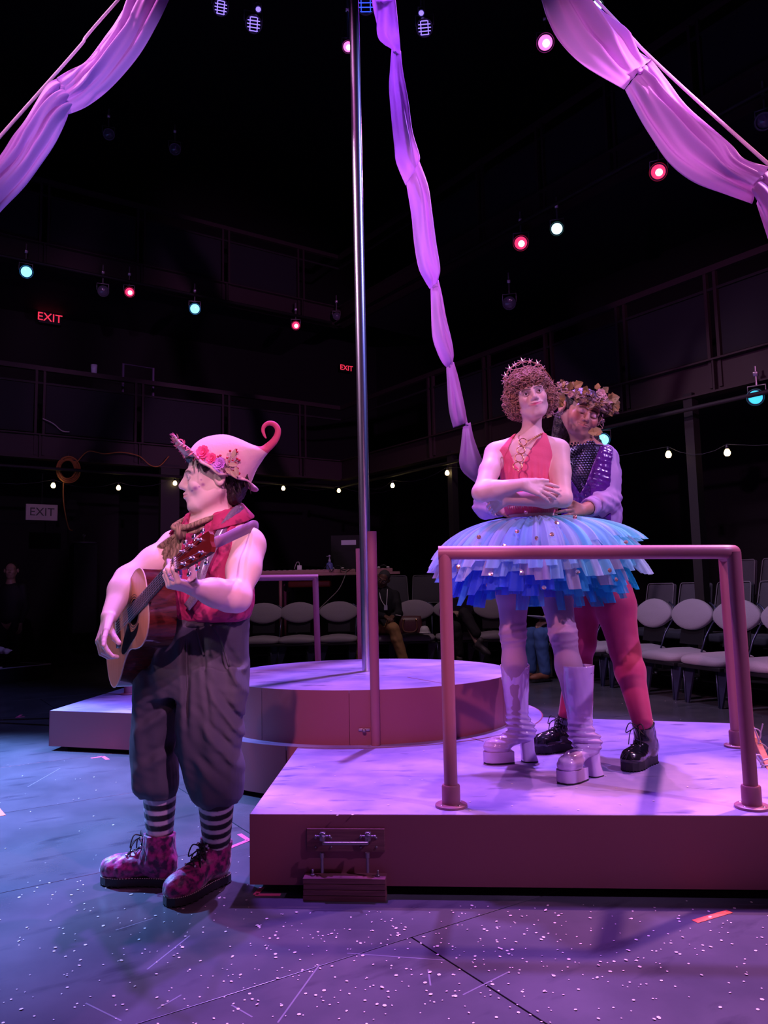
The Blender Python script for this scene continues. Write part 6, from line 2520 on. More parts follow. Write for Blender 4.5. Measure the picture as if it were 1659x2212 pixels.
# arms: his right forearm lies above and in front, hand on the left upper arm; left forearm below
WRr, WRl = W(1128, 1046, 3.45), W(1092, 1078, 3.50)
limb(fb_, SHr, ELr, WRr, [.053, .046, .040, .042, .027], .025)
limb(fb_, SHl, ELl, WRl, [.053, .046, .040, .042, .027], .025)
hd1 = unit(W(1192, 1062, 3.46) - WRr)
add_hand(fb_, WRr, hd1, unit(V3(.0, -.95, .35)), -1, 1.0, [(.12, .15, .1), (.16, .2, .12), (.2, .22, .15), (.3, .25, .2)], thumb=(.2, .1), tdir=unit(hd1 * .9 + V3(0, -.1, .35)), spread=.10)
hd2 = unit(W(1062, 1093, 3.58) - WRl)
add_hand(fb_, WRl, hd2, unit(V3(-.25, -.9, .1)), 1, 1.0, [(.3, .5, .3)] * 4, thumb=(.4, .2), tdir=unit(hd2 * .9 + V3(0, -.1, -.5)))
# legs
hR, kR, aR = W(1108, 1215, 3.74), W(1108, 1368, 3.72), W(1118, 1575, 3.79)
hL, kL, aL = W(1188, 1215, 3.70), W(1216, 1368, 3.52), W(1258, 1610, 3.47)
limb(fb_, hR, kR, aR, [.082, .072, .052, .050, .031], .03)
limb(fb_, hL, kL, aL, [.082, .072, .052, .050, .031], .03)
bx = [(fc - .15, fc + .15, .0028), (V3(*np.minimum(WRr, WRl)) - V3(.12, .10, .09), V3(*np.maximum(WRr, WRl)) + V3(.22, .12, .07), .0028)]
V, Fc = figure_mesh(fb_, .0055, bx)


def pf_(col, a, b, z, near):
    fr = near & (a > .04)
    mixc(col, fr, (.045, .025, .022), .95 * brow_w(b, z, .011, .0195, .048, .021, .0045))
    mixc(col, fr, (.12, .08, .13), .85 * blob(np.abs(b), z, .033, .008, .022, .014))
    mixc(col, fr, (.02, .012, .014), .9 * blob(np.abs(b), z, .033, .0035, .018, .0035))
    mixc(col, fr, (.20, .13, .13), .4 * blob(np.abs(b), z, .032, -.008, .016, .006))
    mixc(col, fr, (.62, .06, .20), .95 * blob(b, z, 0, -.0595, .034, .0078))
    mixc(col, fr, (.30, .02, .10), .6 * blob(b, z, 0, -.0590, .034, .0018))
    mixc(col, near, (.80, .36, .36), .35 * blob(np.abs(b), z, .050, -.028, .022, .018))


col = skin_paint(V, FSK, fc, PF, AXF, fS, pf_)
link('body', fast_mesh('body', V, Fc, True, col), MAT['skin_any'], t)
add_eyes(t, PF, AXF, fS, MAT['iris'])

# halter top: the body's own shape a few millimetres larger, cut to the garment's outline
ht = SDF()
ftorso(ht, .007)
zt_, zv, za, zw = NK[2] + .012, W(1130, 1052, 3.6)[2], W(1070, 1000, 3.6)[2], WA[2] - .005
ctr = (NK + CH) / 2


zy = lambda y: W(1138, y, 3.6)[2]
HZ = lambda tab: (np.array([zy(q[0]) for q in tab])[::-1], np.array([q[1] / 455 for q in tab])[::-1])
OL, IL = HZ([(930, -26), (960, -52), (981, -68), (1025, -71), (1100, -71)]), HZ([(930, -20), (945, -30), (967, -40), (1003, -27), (1014, -18), (1020, -17), (1100, -17)])
OR, IR = HZ([(930, 43), (977, 53), (1018, 55), (1100, 60)]), HZ([(930, 34), (960, 15), (993, -5), (1014, -17), (1100, -17)])


def halter(X, Y, Z):
    lx = (X - CH[0]) * fl[0] + (Y - CH[1]) * fl[1]
    front = ((X - CH[0]) * fF[0] + (Y - CH[1]) * fF[1])
    f_ = lambda t_: np.interp(Z.ravel(), *t_).reshape(Z.shape)
    dl = np.maximum(f_(OL) - lx, lx - f_(IL))
    dr2_ = np.maximum(f_(IR) - lx, lx - f_(OR))
    return np.maximum(np.minimum(dl, dr2_), np.maximum(.02 - front, Z - zy(931)))


ht.disp(lambda X, Y, Z: -.0022 * np.sin((X * fl[0] + Y * fl[1]) * 210 + 1.5 * np.sin(Z * 9)) * np.clip((CH[2] + .04 - Z) / .08, 0, 1) + .0015 * wob(X, Y, Z, 40, 3))
zcut(ht, halter)
ht.cut(V3(0, 0, zw), (0, 0, -1))
hto = sdf_obj('halter_top', ht, .0035, MAT['pink_halter'], t)
wbn = SDF()
wbn.el(WA + V3(0, 0, .0), V3(.128, .096, .12), FM, .03)
wbn.disp(lambda X, Y, Z: -.0025 * np.sin(np.arctan2(Y - WA[1], X - WA[0]) * 60))
wbn.cut(WA + V3(0, 0, .022), (0, 0, 1))
wbn.cut(WA - V3(0, 0, .045), (0, 0, -1))
sdf_obj('waistband', wbn, .004, MAT['pink_halter'], hto)

# curly hair
hs = SDF()
fM_ = np.array(AXF)
hs.el(PF(-.022, 0, .056), V3(.112, .106, .096) * fS, fM_, .02)
for q in (-1, 1):
    hs.el(PF(-.025, q * .084, -.012), V3(.060, .038, .066) * fS, fM_, .03)
hs.el(PF(-.075, 0, -.03), V3(.055, .085, .075) * fS, fM_, .03)
hs.el(PF(.070, 0, .074), V3(.034, .072, .028) * fS, fM_, .02)
hs.rc(PF(.055, 0, -.036), PF(.16, 0, -.04), .074 * fS, .088 * fS, .02, 's')
hs.disp(lambda X, Y, Z: .008 * wob(X, Y, Z, 95, 6) + .004 * wob(X, Y, Z, 190, 8))
V, Fc = hs.mesh(.005)
hme = fast_mesh('hair', V, Fc, True)
hro = link('hair', hme, MAT['hair_curl'], t, 'curly light brown hair')
cen = V[Fc].mean(1)
e1, e2 = V[Fc[:, 1]] - V[Fc[:, 0]], V[Fc[:, 2]] - V[Fc[:, 0]]
nn_ = np.cross(e1, e2)
nn_ /= np.linalg.norm(nn_, axis=1)[:, None] + 1e-9
nn_ *= np.sign(((cen - PF(-.02, 0, .02)) * nn_).sum(1))[:, None]
sel = np.random.default_rng(3).choice(len(cen), 3600, replace=False)
sel = [i for i in sel if (cen[i] - fc) @ unit(CP - fc) > -.09][:1700]
cu_ = curls('hair_curls', MAT['hair_curl'], hro, cen[sel], nn_[sel], .0090, 1.0, .0017, 5, lift=.002)
cu_['kind'] = 'stuff'

# star headband: wire arc standing over the hair with stars
hb2 = thing if False else None
SP = [(1088, 836, 3.63, 5), (1090, 824, 3.62, 6), (1092, 812, 3.61, 6.5), (1101, 797, 3.60, 7), (1113, 788, 3.59, 5.2), (1128, 781, 3.585, 7.2), (1145, 781, 3.585, 5.2), (1161, 786, 3.59, 7), (1172, 795, 3.60, 4.5), (1183, 806, 3.61, 5), (1192, 820, 3.62, 5), (1198, 836, 3.63, 5)]
band = obj('star_headband', MB().tube(curve_pts([W(x, y, d_ + .03) for x, y, d_, r in SP], 6), .0024, 6), MAT['gold'], t, True, 'gold wire headband with stars')


def star(c, n, u, r):
    n = unit(n)
    u = unit(u - n * (u @ n))
    s = np.cross(n, u)
    P = []
    for k in range(12):
        R = r if k % 2 == 0 else r * .42
        a = math.pi * k / 6
        P.append(c + R * (math.cos(a) * u + math.sin(a) * s))
    mb = MB()
    vs = P + [c + n * .004, c - n * .004]
    fs = [(k, (k + 1) % 12, 12) for k in range(12)] + [((k + 1) % 12, k, 13) for k in range(12)]
    mb.add(vs, fs)
    for k in range(6):
        a = math.pi * k / 3
        mb.ball(c + r * 1.0 * (math.cos(a) * u + math.sin(a) * s), .0026, 6, 4)
    return mb


MAT['star'] = mat('pale_gold_star', (.80, .55, .50), .3, .7)
for x, y, d_, r in SP[1:9]:
    obj('star', star(W(x, y, d_ + .026), unit(CP - W(x, y, d_) + V3(0, 0, .3)), fu, r * 1.25 / 455), MAT['star'], band)

# necklace: curb chain and four big rings
nc = MB()
cp_ = curve_pts([W(1120, 946, 3.62), W(1122, 955, 3.57), W(1128, 962, 3.555)], 8)
chain = curve_pts([NK + fl * .052 - fF * .01 + V3(0, 0, .01), W(1168, 938, 3.60), W(1150, 948, 3.565), W(1136, 955, 3.555)], 9) 
chl = curve_pts([NK - fl * .052 - fF * .01 + V3(0, 0, .006), W(1119, 942, 3.60), W(1122, 953, 3.565), W(1128, 961, 3.555)], 4)
for i in range(len(chain) - 1):
    a, b = chain[i], chain[i + 1]
    T = unit(b - a)
    c = (a + b) / 2
    n = unit(np.cross(T, fF if i % 2 else V3(0, .3, 1)))
    R = np.linalg.norm(b - a) * .72
    nc.tube([c + T * R * math.cos(q) + n * R * .62 * math.sin(q) for q in np.linspace(0, 2 * math.pi, 13)[:-1]], .0022, 5, closed=True)
nc.tube(chl, .0018, 6)
nko = obj('necklace', nc, MAT['gold'], t, True, 'gold chain necklace of big rings')
for x, y, r in ((1129, 956, 8.5), (1125, 973, 8.5), (1121, 990, 9), (1118, 1008, 9.5)):
    c = W(x, y, 3.555 - .004 * (y - 956) / 17)
    c = c + fF * .012
    R = r / 457
    obj('ring', MB().tube([c + fl * R * math.cos(q) + V3(0, .25, .97) * R * math.sin(q) for q in np.linspace(0, 2 * math.pi, 29)[:-1]], .0026, 6, closed=True), MAT['gold'], nko, True)
    obj('ring_link', MB().tube([c - V3(0, .2, .98) * (R + .004) + fF * .0035 * math.cos(q) + V3(0, 0, 1) * .006 * math.sin(q) for q in np.linspace(0, 2 * math.pi, 13)[:-1]], .0018, 5, closed=True), MAT['gold'], nko, True)

# tights
tg = SDF()
tg.el(HP, V3(.16, .12, .13), FM, .06)
limb(tg, hR, kR, aR, [.087, .077, .057, .055, .035], .03)
limb(tg, hL, kL, aL, [.087, .077, .057, .055, .035], .03)


def knee_folds(X, Y, Z):
    v = 0
    for k in (kR, kL):
        for dz, am in ((.035, .003), (.005, .004), (-.03, .0035), (-.055, .0025)):
            v = v - am * np.exp(-((Z - k[2] - dz - .12 * (X - k[0])) / .007)**2) * (np.abs(X - k[0]) < .09)
    return v


tg.disp(knee_folds)
sdf_obj('tights', tg, .005, MAT['tights_lilac'], t)


# tall platform boots
def gogo_boot(o, toe, top, bend, k=1.0):
    F = Foot(o, toe, k)
    sd = SDF()
    z0 = .052          # thickness of the front platform
    zh = .098          # the heel seat
    sd.el(F(-.005, 0, zh + .038), V3(.047, .034, .050) * k, F.M, .02)
    sd.rc(F(.0, 0, zh + .045), F(.115, 0, z0 + .036), .042 * k, .035 * k, .03)
    sd.el(F(.140, 0, z0 + .024), V3(.062, .045, .042) * k, F.M, .03)
    sd.rc(F(.120, .022, z0 + .02), F(.165, .018, z0 + .014), .020, .016, .02)
    sd.rc(F(.120, -.022, z0 + .02), F(.165, -.018, z0 + .014), .020, .016, .02)
    bt = np.asarray(bend, float)
    sd.rc(F(.0, 0, zh + .05), bt, .045 * k, .046 * k, .03)
    sd.rc(bt, top, .050 * k, .071 * k, .03)

    def slouch(X, Y, Z):
        q = (Z - bt[2] + .02) / .055
        return -.0055 * np.sin(Z * 240 + 30 * (X - bt[0]) + 1.5 * np.sin(40 * Y)) * np.exp(-q * q) + .0012 * wob(X, Y, Z, 45, 4)
    sd.disp(slouch)
    ax = unit(top - bt)
    sd.cut(top, ax)
    sd.cut(F(.09, 0, z0), (0, 0, -1)) if False else None
    # sole plane: level under the ball, rising to the heel
    def soleplane(X, Y, Z):
        a = ((X - F.o[0]) * F.d[0] + (Y - F.o[1]) * F.d[1]) / k
        s = np.clip((.085 - a) / .085, 0, 1)
        zz = F.o[2] + k * (z0 + (zh - z0) * (3 * s * s - 2 * s**3))
        return zz - Z
    zcut(sd, soleplane)
    # open shaft
    sd.rc(top - ax * .03, top + ax * .03, .063 * k, .067 * k, 0, 's')
    b = sdf_obj('platform_boot', sd, .004, MAT['lilac_patent'], t)
    z = lambda q: F.o[2] + q * k
    out = [(.062, .036), (.10, .043), (.14, .049), (.175, .045), (.197, .028), (.205, 0)]
    out = out + [(a, -b_) for a, b_ in out[-2::-1]]
    ol = [(F(a, b_, 0)[0], F(a, b_, 0)[1]) for a, b_ in out]
    obj('platform_sole', MB().prism(ol, z(.008), z(z0 + .004)), MAT['lilac_patent'], b, sharp=40)
    obj('tread', MB().prism([(F(a * .99, b_ * .98, 0)[0], F(a * .99, b_ * .98, 0)[1]) for a, b_ in out], z(0), z(.008)), MAT['black_rubber'], b)
    rows = []
    for zz, s, da in ((.006, 1.12, -.012), (.05, .92, -.004), (.112, .98, 0)):
        rows.append([F(-.010 + da + .034 * s * (1 if math.cos(q) > 0 else -1) * abs(math.cos(q))**.5, .032 * s * (1 if math.sin(q) > 0 else -1) * abs(math.sin(q))**.5, zz) for q in np.linspace(0, 2 * math.pi, 25)[:-1]])
    hm = MB().grid(rows, closed=True)
    obj('block_heel', hm, MAT['lilac_patent'], b, True)
    hm2 = MB().grid([[F(-.022 + .0375 * (1 if math.cos(q) > 0 else -1) * abs(math.cos(q))**.5, .0355 * (1 if math.sin(q) > 0 else -1) * abs(math.sin(q))**.5, zz) for q in np.linspace(0, 2 * math.pi, 25)[:-1]] for zz in (0, .007)], closed=True)
    obj('heel_tip', hm2, MAT['black_rubber'], b, True)
    # side zip
    zp = curve_pts([top + F.b * .0 + F.b * -.064 * k - F.d * .01, (top + bt) / 2 - F.b * .058 * k - F.d * .008, bt - F.b * .048 * k, F(-.008, -.044, zh + .05)], 8)
    obj('zip', MB().tube(zp, .0028, 6), mat('lilac_zip', (.30, .18, .34), .4), b, True)
    return b


gogo_boot(G(1137, 1648, PZ) + V3(0, .03, 0), G(1052, 1652, PZ) - G(1137, 1648, PZ), W(1112, 1436, 3.76), W(1118, 1560, 3.80))
gogo_boot(G(1284, 1680, PZ) + V3(-.01, .02, 0), G(1222, 1690, PZ) - G(1290, 1672, PZ), W(1248, 1437, 3.47), W(1254, 1585, 3.47))

# tutu of tulle strips in tiers
TC = WA + V3(.022, 0, -.062)
r_ = np.random.default_rng(17)


def tulle_col(th, tier, r):
    side = math.cos(th)            # +1 on the camera's right
    A = np.array((.05, .28, .88)) if tier > 2 else np.array((.30, .52, .84))
    B = np.array((.0, .50, .66)) if tier > 2 else np.array((.16, .74, .80))
    w = np.clip(.5 + .6 * side + r.normal(0, .16), 0, 1)
    c = A * (1 - w) + B * w
    if tier <= 2 and r.uniform() < .30:
        c = c * .4 + np.array((.52, .64, .76)) * .6
    if tier in (2, 3) and r.uniform() < .18:
        c = np.array((.42, .46, .55))
    if tier >= 3 and side < -.1 and r.uniform() < .5:
        c = np.array((.05, .16, .85))
    return np.clip(c * r.uniform(.85, 1.12), 0, 1)


TUP = thing if False else None
tut = None
tiers = [(.478, .02, .180, 52), (.492, .03, .230, 58), (.480, .05, .280, 56), (.440, .08, .335, 50), (.395, .12, .375, 46), (.325, .18, .400, 40)]
for ti, (R, dm, dr_, nseg) in enumerate(tiers):
    NA, k = 720, 13
    seg = np.floor((np.arange(NA) / NA * nseg + .35 * np.sin(np.arange(NA) / NA * 6.283 * 5)) % nseg).astype(int)
    sl = r_.uniform(.86, 1.10, nseg)            # length of each panel of tulle
    so2 = r_.uniform(-.008, .014, nseg)         # how far it stands off
    sc2 = [tulle_col(2 * math.pi * q / nseg, ti, r_) for q in range(nseg)]
    ph = r_.uniform(0, 6.28, 6)
    P = []
    cols = []
    for j in range(k):
        s2 = j / (k - 1)
        row = []
        for i in range(NA):
            th = 2 * math.pi * i / NA
            c_, s_ = math.cos(th), math.sin(th)
            q = seg[i]
            back = max(0, s_)
            sq = 1 - .50 * back**.7          # flattened against the person behind
            L = 1 + (sl[q] - 1) * s2**2
            R2 = R * (1 + (L - 1) * .6)
            dz = dr_ * L - .070 * max(0, c_) * max(0, 1 - ti / 3)
            rad = .100 + (R2 - .100) * (.55 * math.sin(s2 * math.pi / 2) + .45 * s2)
            z = -(dm * s2 + (dz - dm) * s2**(1.9 - .08 * ti))
            fold = (.0022 + .0095 * s2) * (math.sin(46 * th + ph[0] + 2 * math.sin(3 * th + ph[1])) + .55 * math.sin(83 * th + ph[2] + 1.5 * math.sin(5 * th + ph[3]))) + so2[q] * s2**1.5 + .014 * s2 * math.sin(9 * th + ph[4] + ti)
            nx, nz = .15 + s2, 1.05 - s2
            nn = math.hypot(nx, nz)
            rr = rad + fold * nx / nn
            row.append((TC[0] + c_ * rr, TC[1] + s_ * .88 * sq * rr, TC[2] + z + fold * nz / nn))
            cols.append(sc2[q])
        P.append(row)
    mb = MB().grid(P, closed=True)
    me = fast_mesh('tulle_tier', mb.v, mb.f, True, np.array(cols, np.float32))
    if tut is None:
        tut = link('tutu', me, MAT['tulle'], t, 'layered blue and aqua tulle tutu')
    else:
        q = link('tulle_tier', me, MAT['tulle'], tut)
        q['kind'] = 'stuff'
tut['kind'] = 'stuff'
MAT['tutu_sequin'] = mat('gold_pink_sequin', (.95, .70, .62), .18, .85)
TV_ = np.concatenate([np.array([v.co[:] for v in q.data.vertices]) for q in [tut] + list(tut.children) if q.name.startswith('tu')])
TPX = np.stack([CX + FPX * ((TV_ - CP) @ RT) / ((TV_ - CP) @ FW), CY - FPX * ((TV_ - CP) @ UP) / ((TV_ - CP) @ FW)], 1)
for x, y in ((1136, 1108), (1275, 1107), (1202, 1130), (1117, 1149), (1158, 1163), (1034, 1160), (1352, 1172), (1242, 1117), (1192, 1155), (1052, 1264), (1248, 1236), (1126, 1235), (1316, 1232), (1175, 1270), (1060, 1240), (1330, 1252), (990, 1225), (1090, 1180)):
    near_ = np.where(np.hypot(TPX[:, 0] - x, TPX[:, 1] - y) < 9)[0]
    if not len(near_):
        continue
    c = TV_[near_[np.argmin(TV_[near_, 1])]]
    c = W(x, y, c[1] - .012)
    n = unit(V3(r_.normal(0, .3), -1, r_.uniform(-.1, .7)))
    a = unit(np.cross(n, (0.2, .1, 1)))
    b = np.cross(n, a)
    obj('sequin', MB().add([c + .010 * (math.cos(q) * a + math.sin(q) * b) + n * .004 for q in np.linspace(0, 6.283, 13)[:-1]] + [c + n * .006], [(i, (i + 1) % 12, 12) for i in range(12)]), MAT['tutu_sequin'], tut)

# ================================================================ the person behind, leaf crown and vest
YV = 3.98
t = thing('person', 'person in leaf crown, purple vest and magenta tights hugging the tutu wearer from behind', 'person', (1.0, 3.9, PZ))
vc = W(1256, 893, 3.93)
vf = unit(V3(.10, -.95, -.27))
vu = unit(V3(.36, .0, .93))
VS = 1.0
vl = unit(V3(.99, .10, 0))
vF = unit(V3(.10, -.99, 0))
VM = np.array([vl, vF, [0, 0, 1]])
VN = W(1262, 965, 3.98)
VC = W(1277, 1035, 4.0)
VW = W(1280, 1110, 4.02)
VH = W(1288, 1190, 4.0)
vSl, vSr = W(1302, 990, 3.96), W(1205, 992, 4.06)
vEl, vWl = W(1310, 1082, 3.94), W(1258, 1102, 3.72)
vEr, vWr = W(1050, 1092, 4.0), W(1085, 1100, 3.80)
vb = SDF()
PV, AXV = add_head(vb, vc, vf, vu, VS, slim=1.20, nose=1.05, smile=.8, jaw=1.2, mw=1.15, cheek=.005)
add_neck(vb, PV, VN, .052, VS, .060)
fv, lv, uv = AXV
for q in (-1, 1):       # closed lids
    vb.el(PV(.081, q * .031, .001), V3(.0125, .0150, .0125), np.array(AXV), .004)


def vtorso(sd, g=0.0):
    sd.el(VC, V3(.148 + g, .110 + g, .19 + g), VM, .05)
    sd.el(VW, V3(.145 + g, .110 + g, .15 + g), VM, .05)
    sd.rc(VN - V3(0, 0, .03), vSl + V3(0, 0, .01), .05 + g, .05 + g, .05)
    sd.rc(VN - V3(0, 0, .03), vSr + V3(0, 0, .01), .05 + g, .05 + g, .05)


vtorso(vb)
vb.el(VH, V3(.165, .125, .14), VM, .06)
limb(vb, vSl, vEl, vWl, [.052, .047, .042, .042, .029], .025)
limb(vb, vSr, vEr, vWr, [.052, .047, .042, .042, .029], .025)
hv = unit(W(1200, 1092, 3.58) - vWl)
add_hand(vb, vWl, hv, unit(V3(.35, -.85, .3)), 1, .98, [(.25, .3, .2), (.3, .3, .2), (.35, .3, .2), (.4, .3, .2)], thumb=(.2, .1), tdir=unit(hv + V3(0, 0, .4)))
hv2 = unit(W(1110, 1104, 3.66) - vWr)
add_hand(vb, vWr, hv2, unit(V3(-.35, -.85, .3)), -1, .98, [(.3, .3, .2)] * 4)
vhL, vkL, vaL = W(1312, 1235, 3.96), W(1350, 1405, 3.82), W(1388, 1560, 3.62)
vhR, vkR, vaR = W(1266, 1235, 4.02), W(1258, 1390, 3.98), W(1226, 1545, 4.02)
limb(vb, vhL, vkL, vaL, [.095, .088, .062, .062, .042], .03)
limb(vb, vhR, vkR, vaR, [.095, .085, .060, .060, .042], .03)
bx = [(vc - .15, vc + .15, .0028), (vWl - V3(.20, .20, .07), vWl + V3(.06, .06, .08), .003)]
V, Fc = figure_mesh(vb, .006, bx)
VSK = (.46, .255, .19)


def pv_(col, a, b, z, near):
    fr = near & (a > .03)
    mixc(col, fr, (.035, .02, .018), .9 * brow_w(b, z, .012, .022, .050, .021, .005))
    mixc(col, fr, (.62, .50, .66), .8 * blob(np.abs(b), z, .034, .007, .018, .009))
    mixc(col, fr, (.02, .012, .014), .9 * blob(np.abs(b), z, .032, -.007, .018, .0035))
    mixc(col, fr, (.48, .15, .15), .85 * blob(b, z, 0, -.0605, .024, .0075))
    mixc(col, near, (.55, .15, .13), .5 * blob(np.abs(b), z, .052, -.03, .026, .022))
    mixc(col, near, (.55, .45, .55), .3 * blob(np.abs(b), z, .055, .012, .010, .004))


col = skin_paint(V, VSK, vc, PV, AXV, VS, pv_)
link('body', fast_mesh('body', V, Fc, True, col), MAT['skin_any'], t)
e_ = MB()
for q in (0,):
    c = PV(-.008, -.080, -.040)
    e_.ball(c, .005, 8, 6).tube([c - uv * .002, c - uv * .02], .0018, 5).ball(c - uv * .022, .005, 8, 6)
obj('earring', e_, MAT['metal'], t, True)
# hair, long and dark
hv_ = SDF()
hv_.el(PV(-.026, 0, .036), V3(.102, .102, .096), np.array(AXV), .02)
hv_.el(PV(-.070, 0, -.04), V3(.050, .082, .10), np.array(AXV), .03)
hv_.rc(PV(-.07, -.04, -.06), W(1196, 985, 4.02), .05, .03, .04)
hv_.rc(PV(-.07, .05, -.06), W(1292, 965, 4.05), .05, .03, .04)
hv_.el(PV(.056, 0, .080), V3(.034, .068, .022), np.array(AXV), .02)
hv_.rc(PV(.05, 0, -.045), PV(.15, 0, -.05), .082, .095, .015, 's')
hv_.disp(lambda X, Y, Z: .004 * wob(X, Y, Z * .35, 140, 6))
sdf_obj('hair', hv_, .005, MAT['hair_dark'], t)

# shirt sleeves with cuffs
sl_ = SDF()
vtorso(sl_, .008)
limb(sl_, vSl + vl * .012 + V3(0, 0, .005), vEl + vl * .012, vEl * .35 + vWl * .65, [.058, .062, .056, .056, .046], .03)
limb(sl_, vSr, vEr, vEr * .35 + vWr * .65, [.070, .072, .062, .060, .046], .03)
sl_.disp(lambda X, Y, Z: .006 * wob(X, Y, Z * .6, 34, 8) - .004 * np.sin(Z * 130 + X * 60) * np.exp(-((Z - vEl[2] + .01) / .05)**2))
sl_.cut(VN + V3(0, 0, .004), (0, 0, 1), .01)
sl_.cut(VW - V3(0, 0, .10), (0, 0, -1))
slo = sdf_obj('shirt', sl_, .0055, MAT['lilac_cotton'], t)
for e, w in ((vEl, vWl), (vEr, vWr)):
    d = unit(w - e)
    c = e * .35 + w * .65
    A = frame3(d, (0, 0, 1))
    obj('cuff', MB().lathe([(.036, .035), (.045, .038), (.049, .015), (.050, -.02), (.044, -.032)], c, np.array([A[1], A[2], A[0]]).T, 20), MAT['lilac_cotton'], slo, True)
# vest of quilted vinyl, open V with a sequin front
vs = SDF()
vtorso(vs, .024)


vzy = lambda y: W(1277, y, 3.95)[2]
VZ = lambda tab: (np.array([vzy(q[0]) for q in tab])[::-1], np.array([(q[1] - 1277) / 418 for q in tab])[::-1])
VO, VI = VZ([(955, 1312), (985, 1308), (1020, 1302), (1060, 1298), (1110, 1300)]), VZ([(950, 1292), (975, 1280), (1010, 1262), (1050, 1246), (1068, 1236), (1110, 1236)])


def vestcut(X, Y, Z):
    lx = (X - VC[0]) * vl[0] + (Y - VC[1]) * vl[1]
    fr = (X - VC[0]) * vF[0] + (Y - VC[1]) * vF[1]
    f_ = lambda t_: np.interp(Z.ravel(), *t_).reshape(Z.shape)
    vo, vi = f_(VO), f_(VI)
    cx_ = -41 / 418
    right = np.maximum(vi - lx, lx - vo)
    left = np.maximum(lx - (2 * cx_ - vi), (2 * cx_ - vo) - lx)
    return np.where(fr > -.02, np.minimum(right, left), np.abs(lx - .03) - .12)


vs.disp(lambda X, Y, Z: .004 * wob(X, Y, Z, 75, 3))
zcut(vs, vestcut)
vs.cut(VN - V3(0, 0, .012), (0, 0, 1), .01)
vs.cut(VW - V3(0, 0, .11), (0, 0, -1))
sdf_obj('vest', vs, .0045, MAT['vest'], t)
sq = MB()
for i in range(22):
    for j in range(14):
        z = VC[2] + .178 - .0125 * i
        lx = -.190 + .0135 * (j + .5 * (i % 2))
        if abs(lx + .098) > .128 - .0040 * i:
            continue
        q = lx / .162
        zq = (z - VC[2]) / .27
        rr = max(0.02, 1 - q * q - zq * zq)
        c = VC + vl * lx + vF * (.124 * math.sqrt(rr)) + V3(0, 0, z - VC[2])
        n = unit(vF + V3(0, 0, .30) + vl * r_.normal(0, .12))
        b = np.cross(vl, n)
        pts_ = [c + .0085 * (math.cos(a) * vl - abs(math.sin(a)) * b * 1.3 * (1 if a > math.pi else -.2)) for a in np.linspace(0, 2 * math.pi, 9)[:-1]]
        sq.add(pts_ + [c + n * .0025], [(k, (k + 1) % 8, 8) for k in range(8)])
dk = SDF()
vtorso(dk, .013)


def dkcut(X, Y, Z):
    lx = (X - VC[0]) * vl[0] + (Y - VC[1]) * vl[1]
    fr = (X - VC[0]) * vF[0] + (Y - VC[1]) * vF[1]
    return np.maximum(np.abs(lx + 41 / 418) - .14, .01 - fr)


zcut(dk, dkcut)
dk.cut(VN + V3(0, 0, .0), (0, 0, 1), .01)
dk.cut(VW - V3(0, 0, .08), (0, 0, -1))
sdf_obj('shirt_front', dk, .005, MAT['sequin'], t)
so_ = obj('sequin_front', sq, MAT['sequin'], t, True, 'dark scale sequin shirt front')
so_['kind'] = 'stuff'
# magenta tights
vt = SDF()
vt.el(VH, V3(.172, .132, .14), VM, .06)
limb(vt, vhL, vkL, vaL, [.106, .100, .070, .068, .046], .03)
limb(vt, vhR, vkR, vaR, [.100, .090, .064, .064, .046], .03)
sdf_obj('tights', vt, .0055, MAT['tights_magenta'], t)
# black boots
FVl = Foot(G(1405, 1652, PZ) + V3(-.005, .02, 0), G(1355, 1668, PZ) - G(1415, 1645, PZ), 1.0)
FVr = Foot(G(1228, 1620, PZ), G(1170, 1625, PZ) - G(1235, 1618, PZ), 1.0)
work_boot(t, FVl, W(1389, 1560, 3.62), MAT['black_leather'], MAT['black_rubber'], MAT['lace_black'], MAT['metal'], MAT['stitch'], None, .042, (.050, .050))
work_boot(t, FVr, W(1226, 1545, 4.02), MAT['black_leather'], MAT['black_rubber'], MAT['lace_black'], MAT['metal'], MAT['stitch'], None, .042, (.050, .050))

# leaf crown
cr = MB()
r_ = np.random.default_rng(23)
cpt = lambda a, dr_, dz: PV(-.018 + (.116 + dr_) * math.cos(a), (.118 + dr_) * math.sin(a), .078 + dz - .018 * math.cos(a))
for k in range(7):
    pts = []
    p0, p1 = r_.uniform(0, 6.28, 2)
    for a in np.linspace(0, 2 * math.pi, 50)[:-1]:
        pts.append(cpt(a, .012 * math.sin(3 * a + p0) + .004, .014 * math.sin(4 * a + p1)))
    cr.tube(pts, .0028, 5, closed=True)
for x0, y0, x1, y1 in ((1200, 872, 1182, 892), (1205, 880, 1186, 886), (1212, 884, 1195, 896), (1290, 915, 1302, 925), (1292, 920, 1306, 910), (1287, 912, 1300, 902)):
    a, b = W(x0, y0, 3.88), W(x1, y1, 3.88)
    cr.tube(curve_pts([a, (a + b) / 2 + r_.normal(0, .012, 3), b, b + r_.normal(0, .012, 3)], 5), .0022, 5)
crn = obj('leaf_crown', cr, MAT['vine'], t, True, 'vine crown of golden leaves and dried flowers')


def leaf_at(c, d, n, L, w, m):
    me = MB().add(*flat_leaf(c, d, n, L, w))
    q = obj('leaf', me, m, crn)
    q.modifiers.new('thickness', 'SOLIDIFY').thickness = .0015
    return q


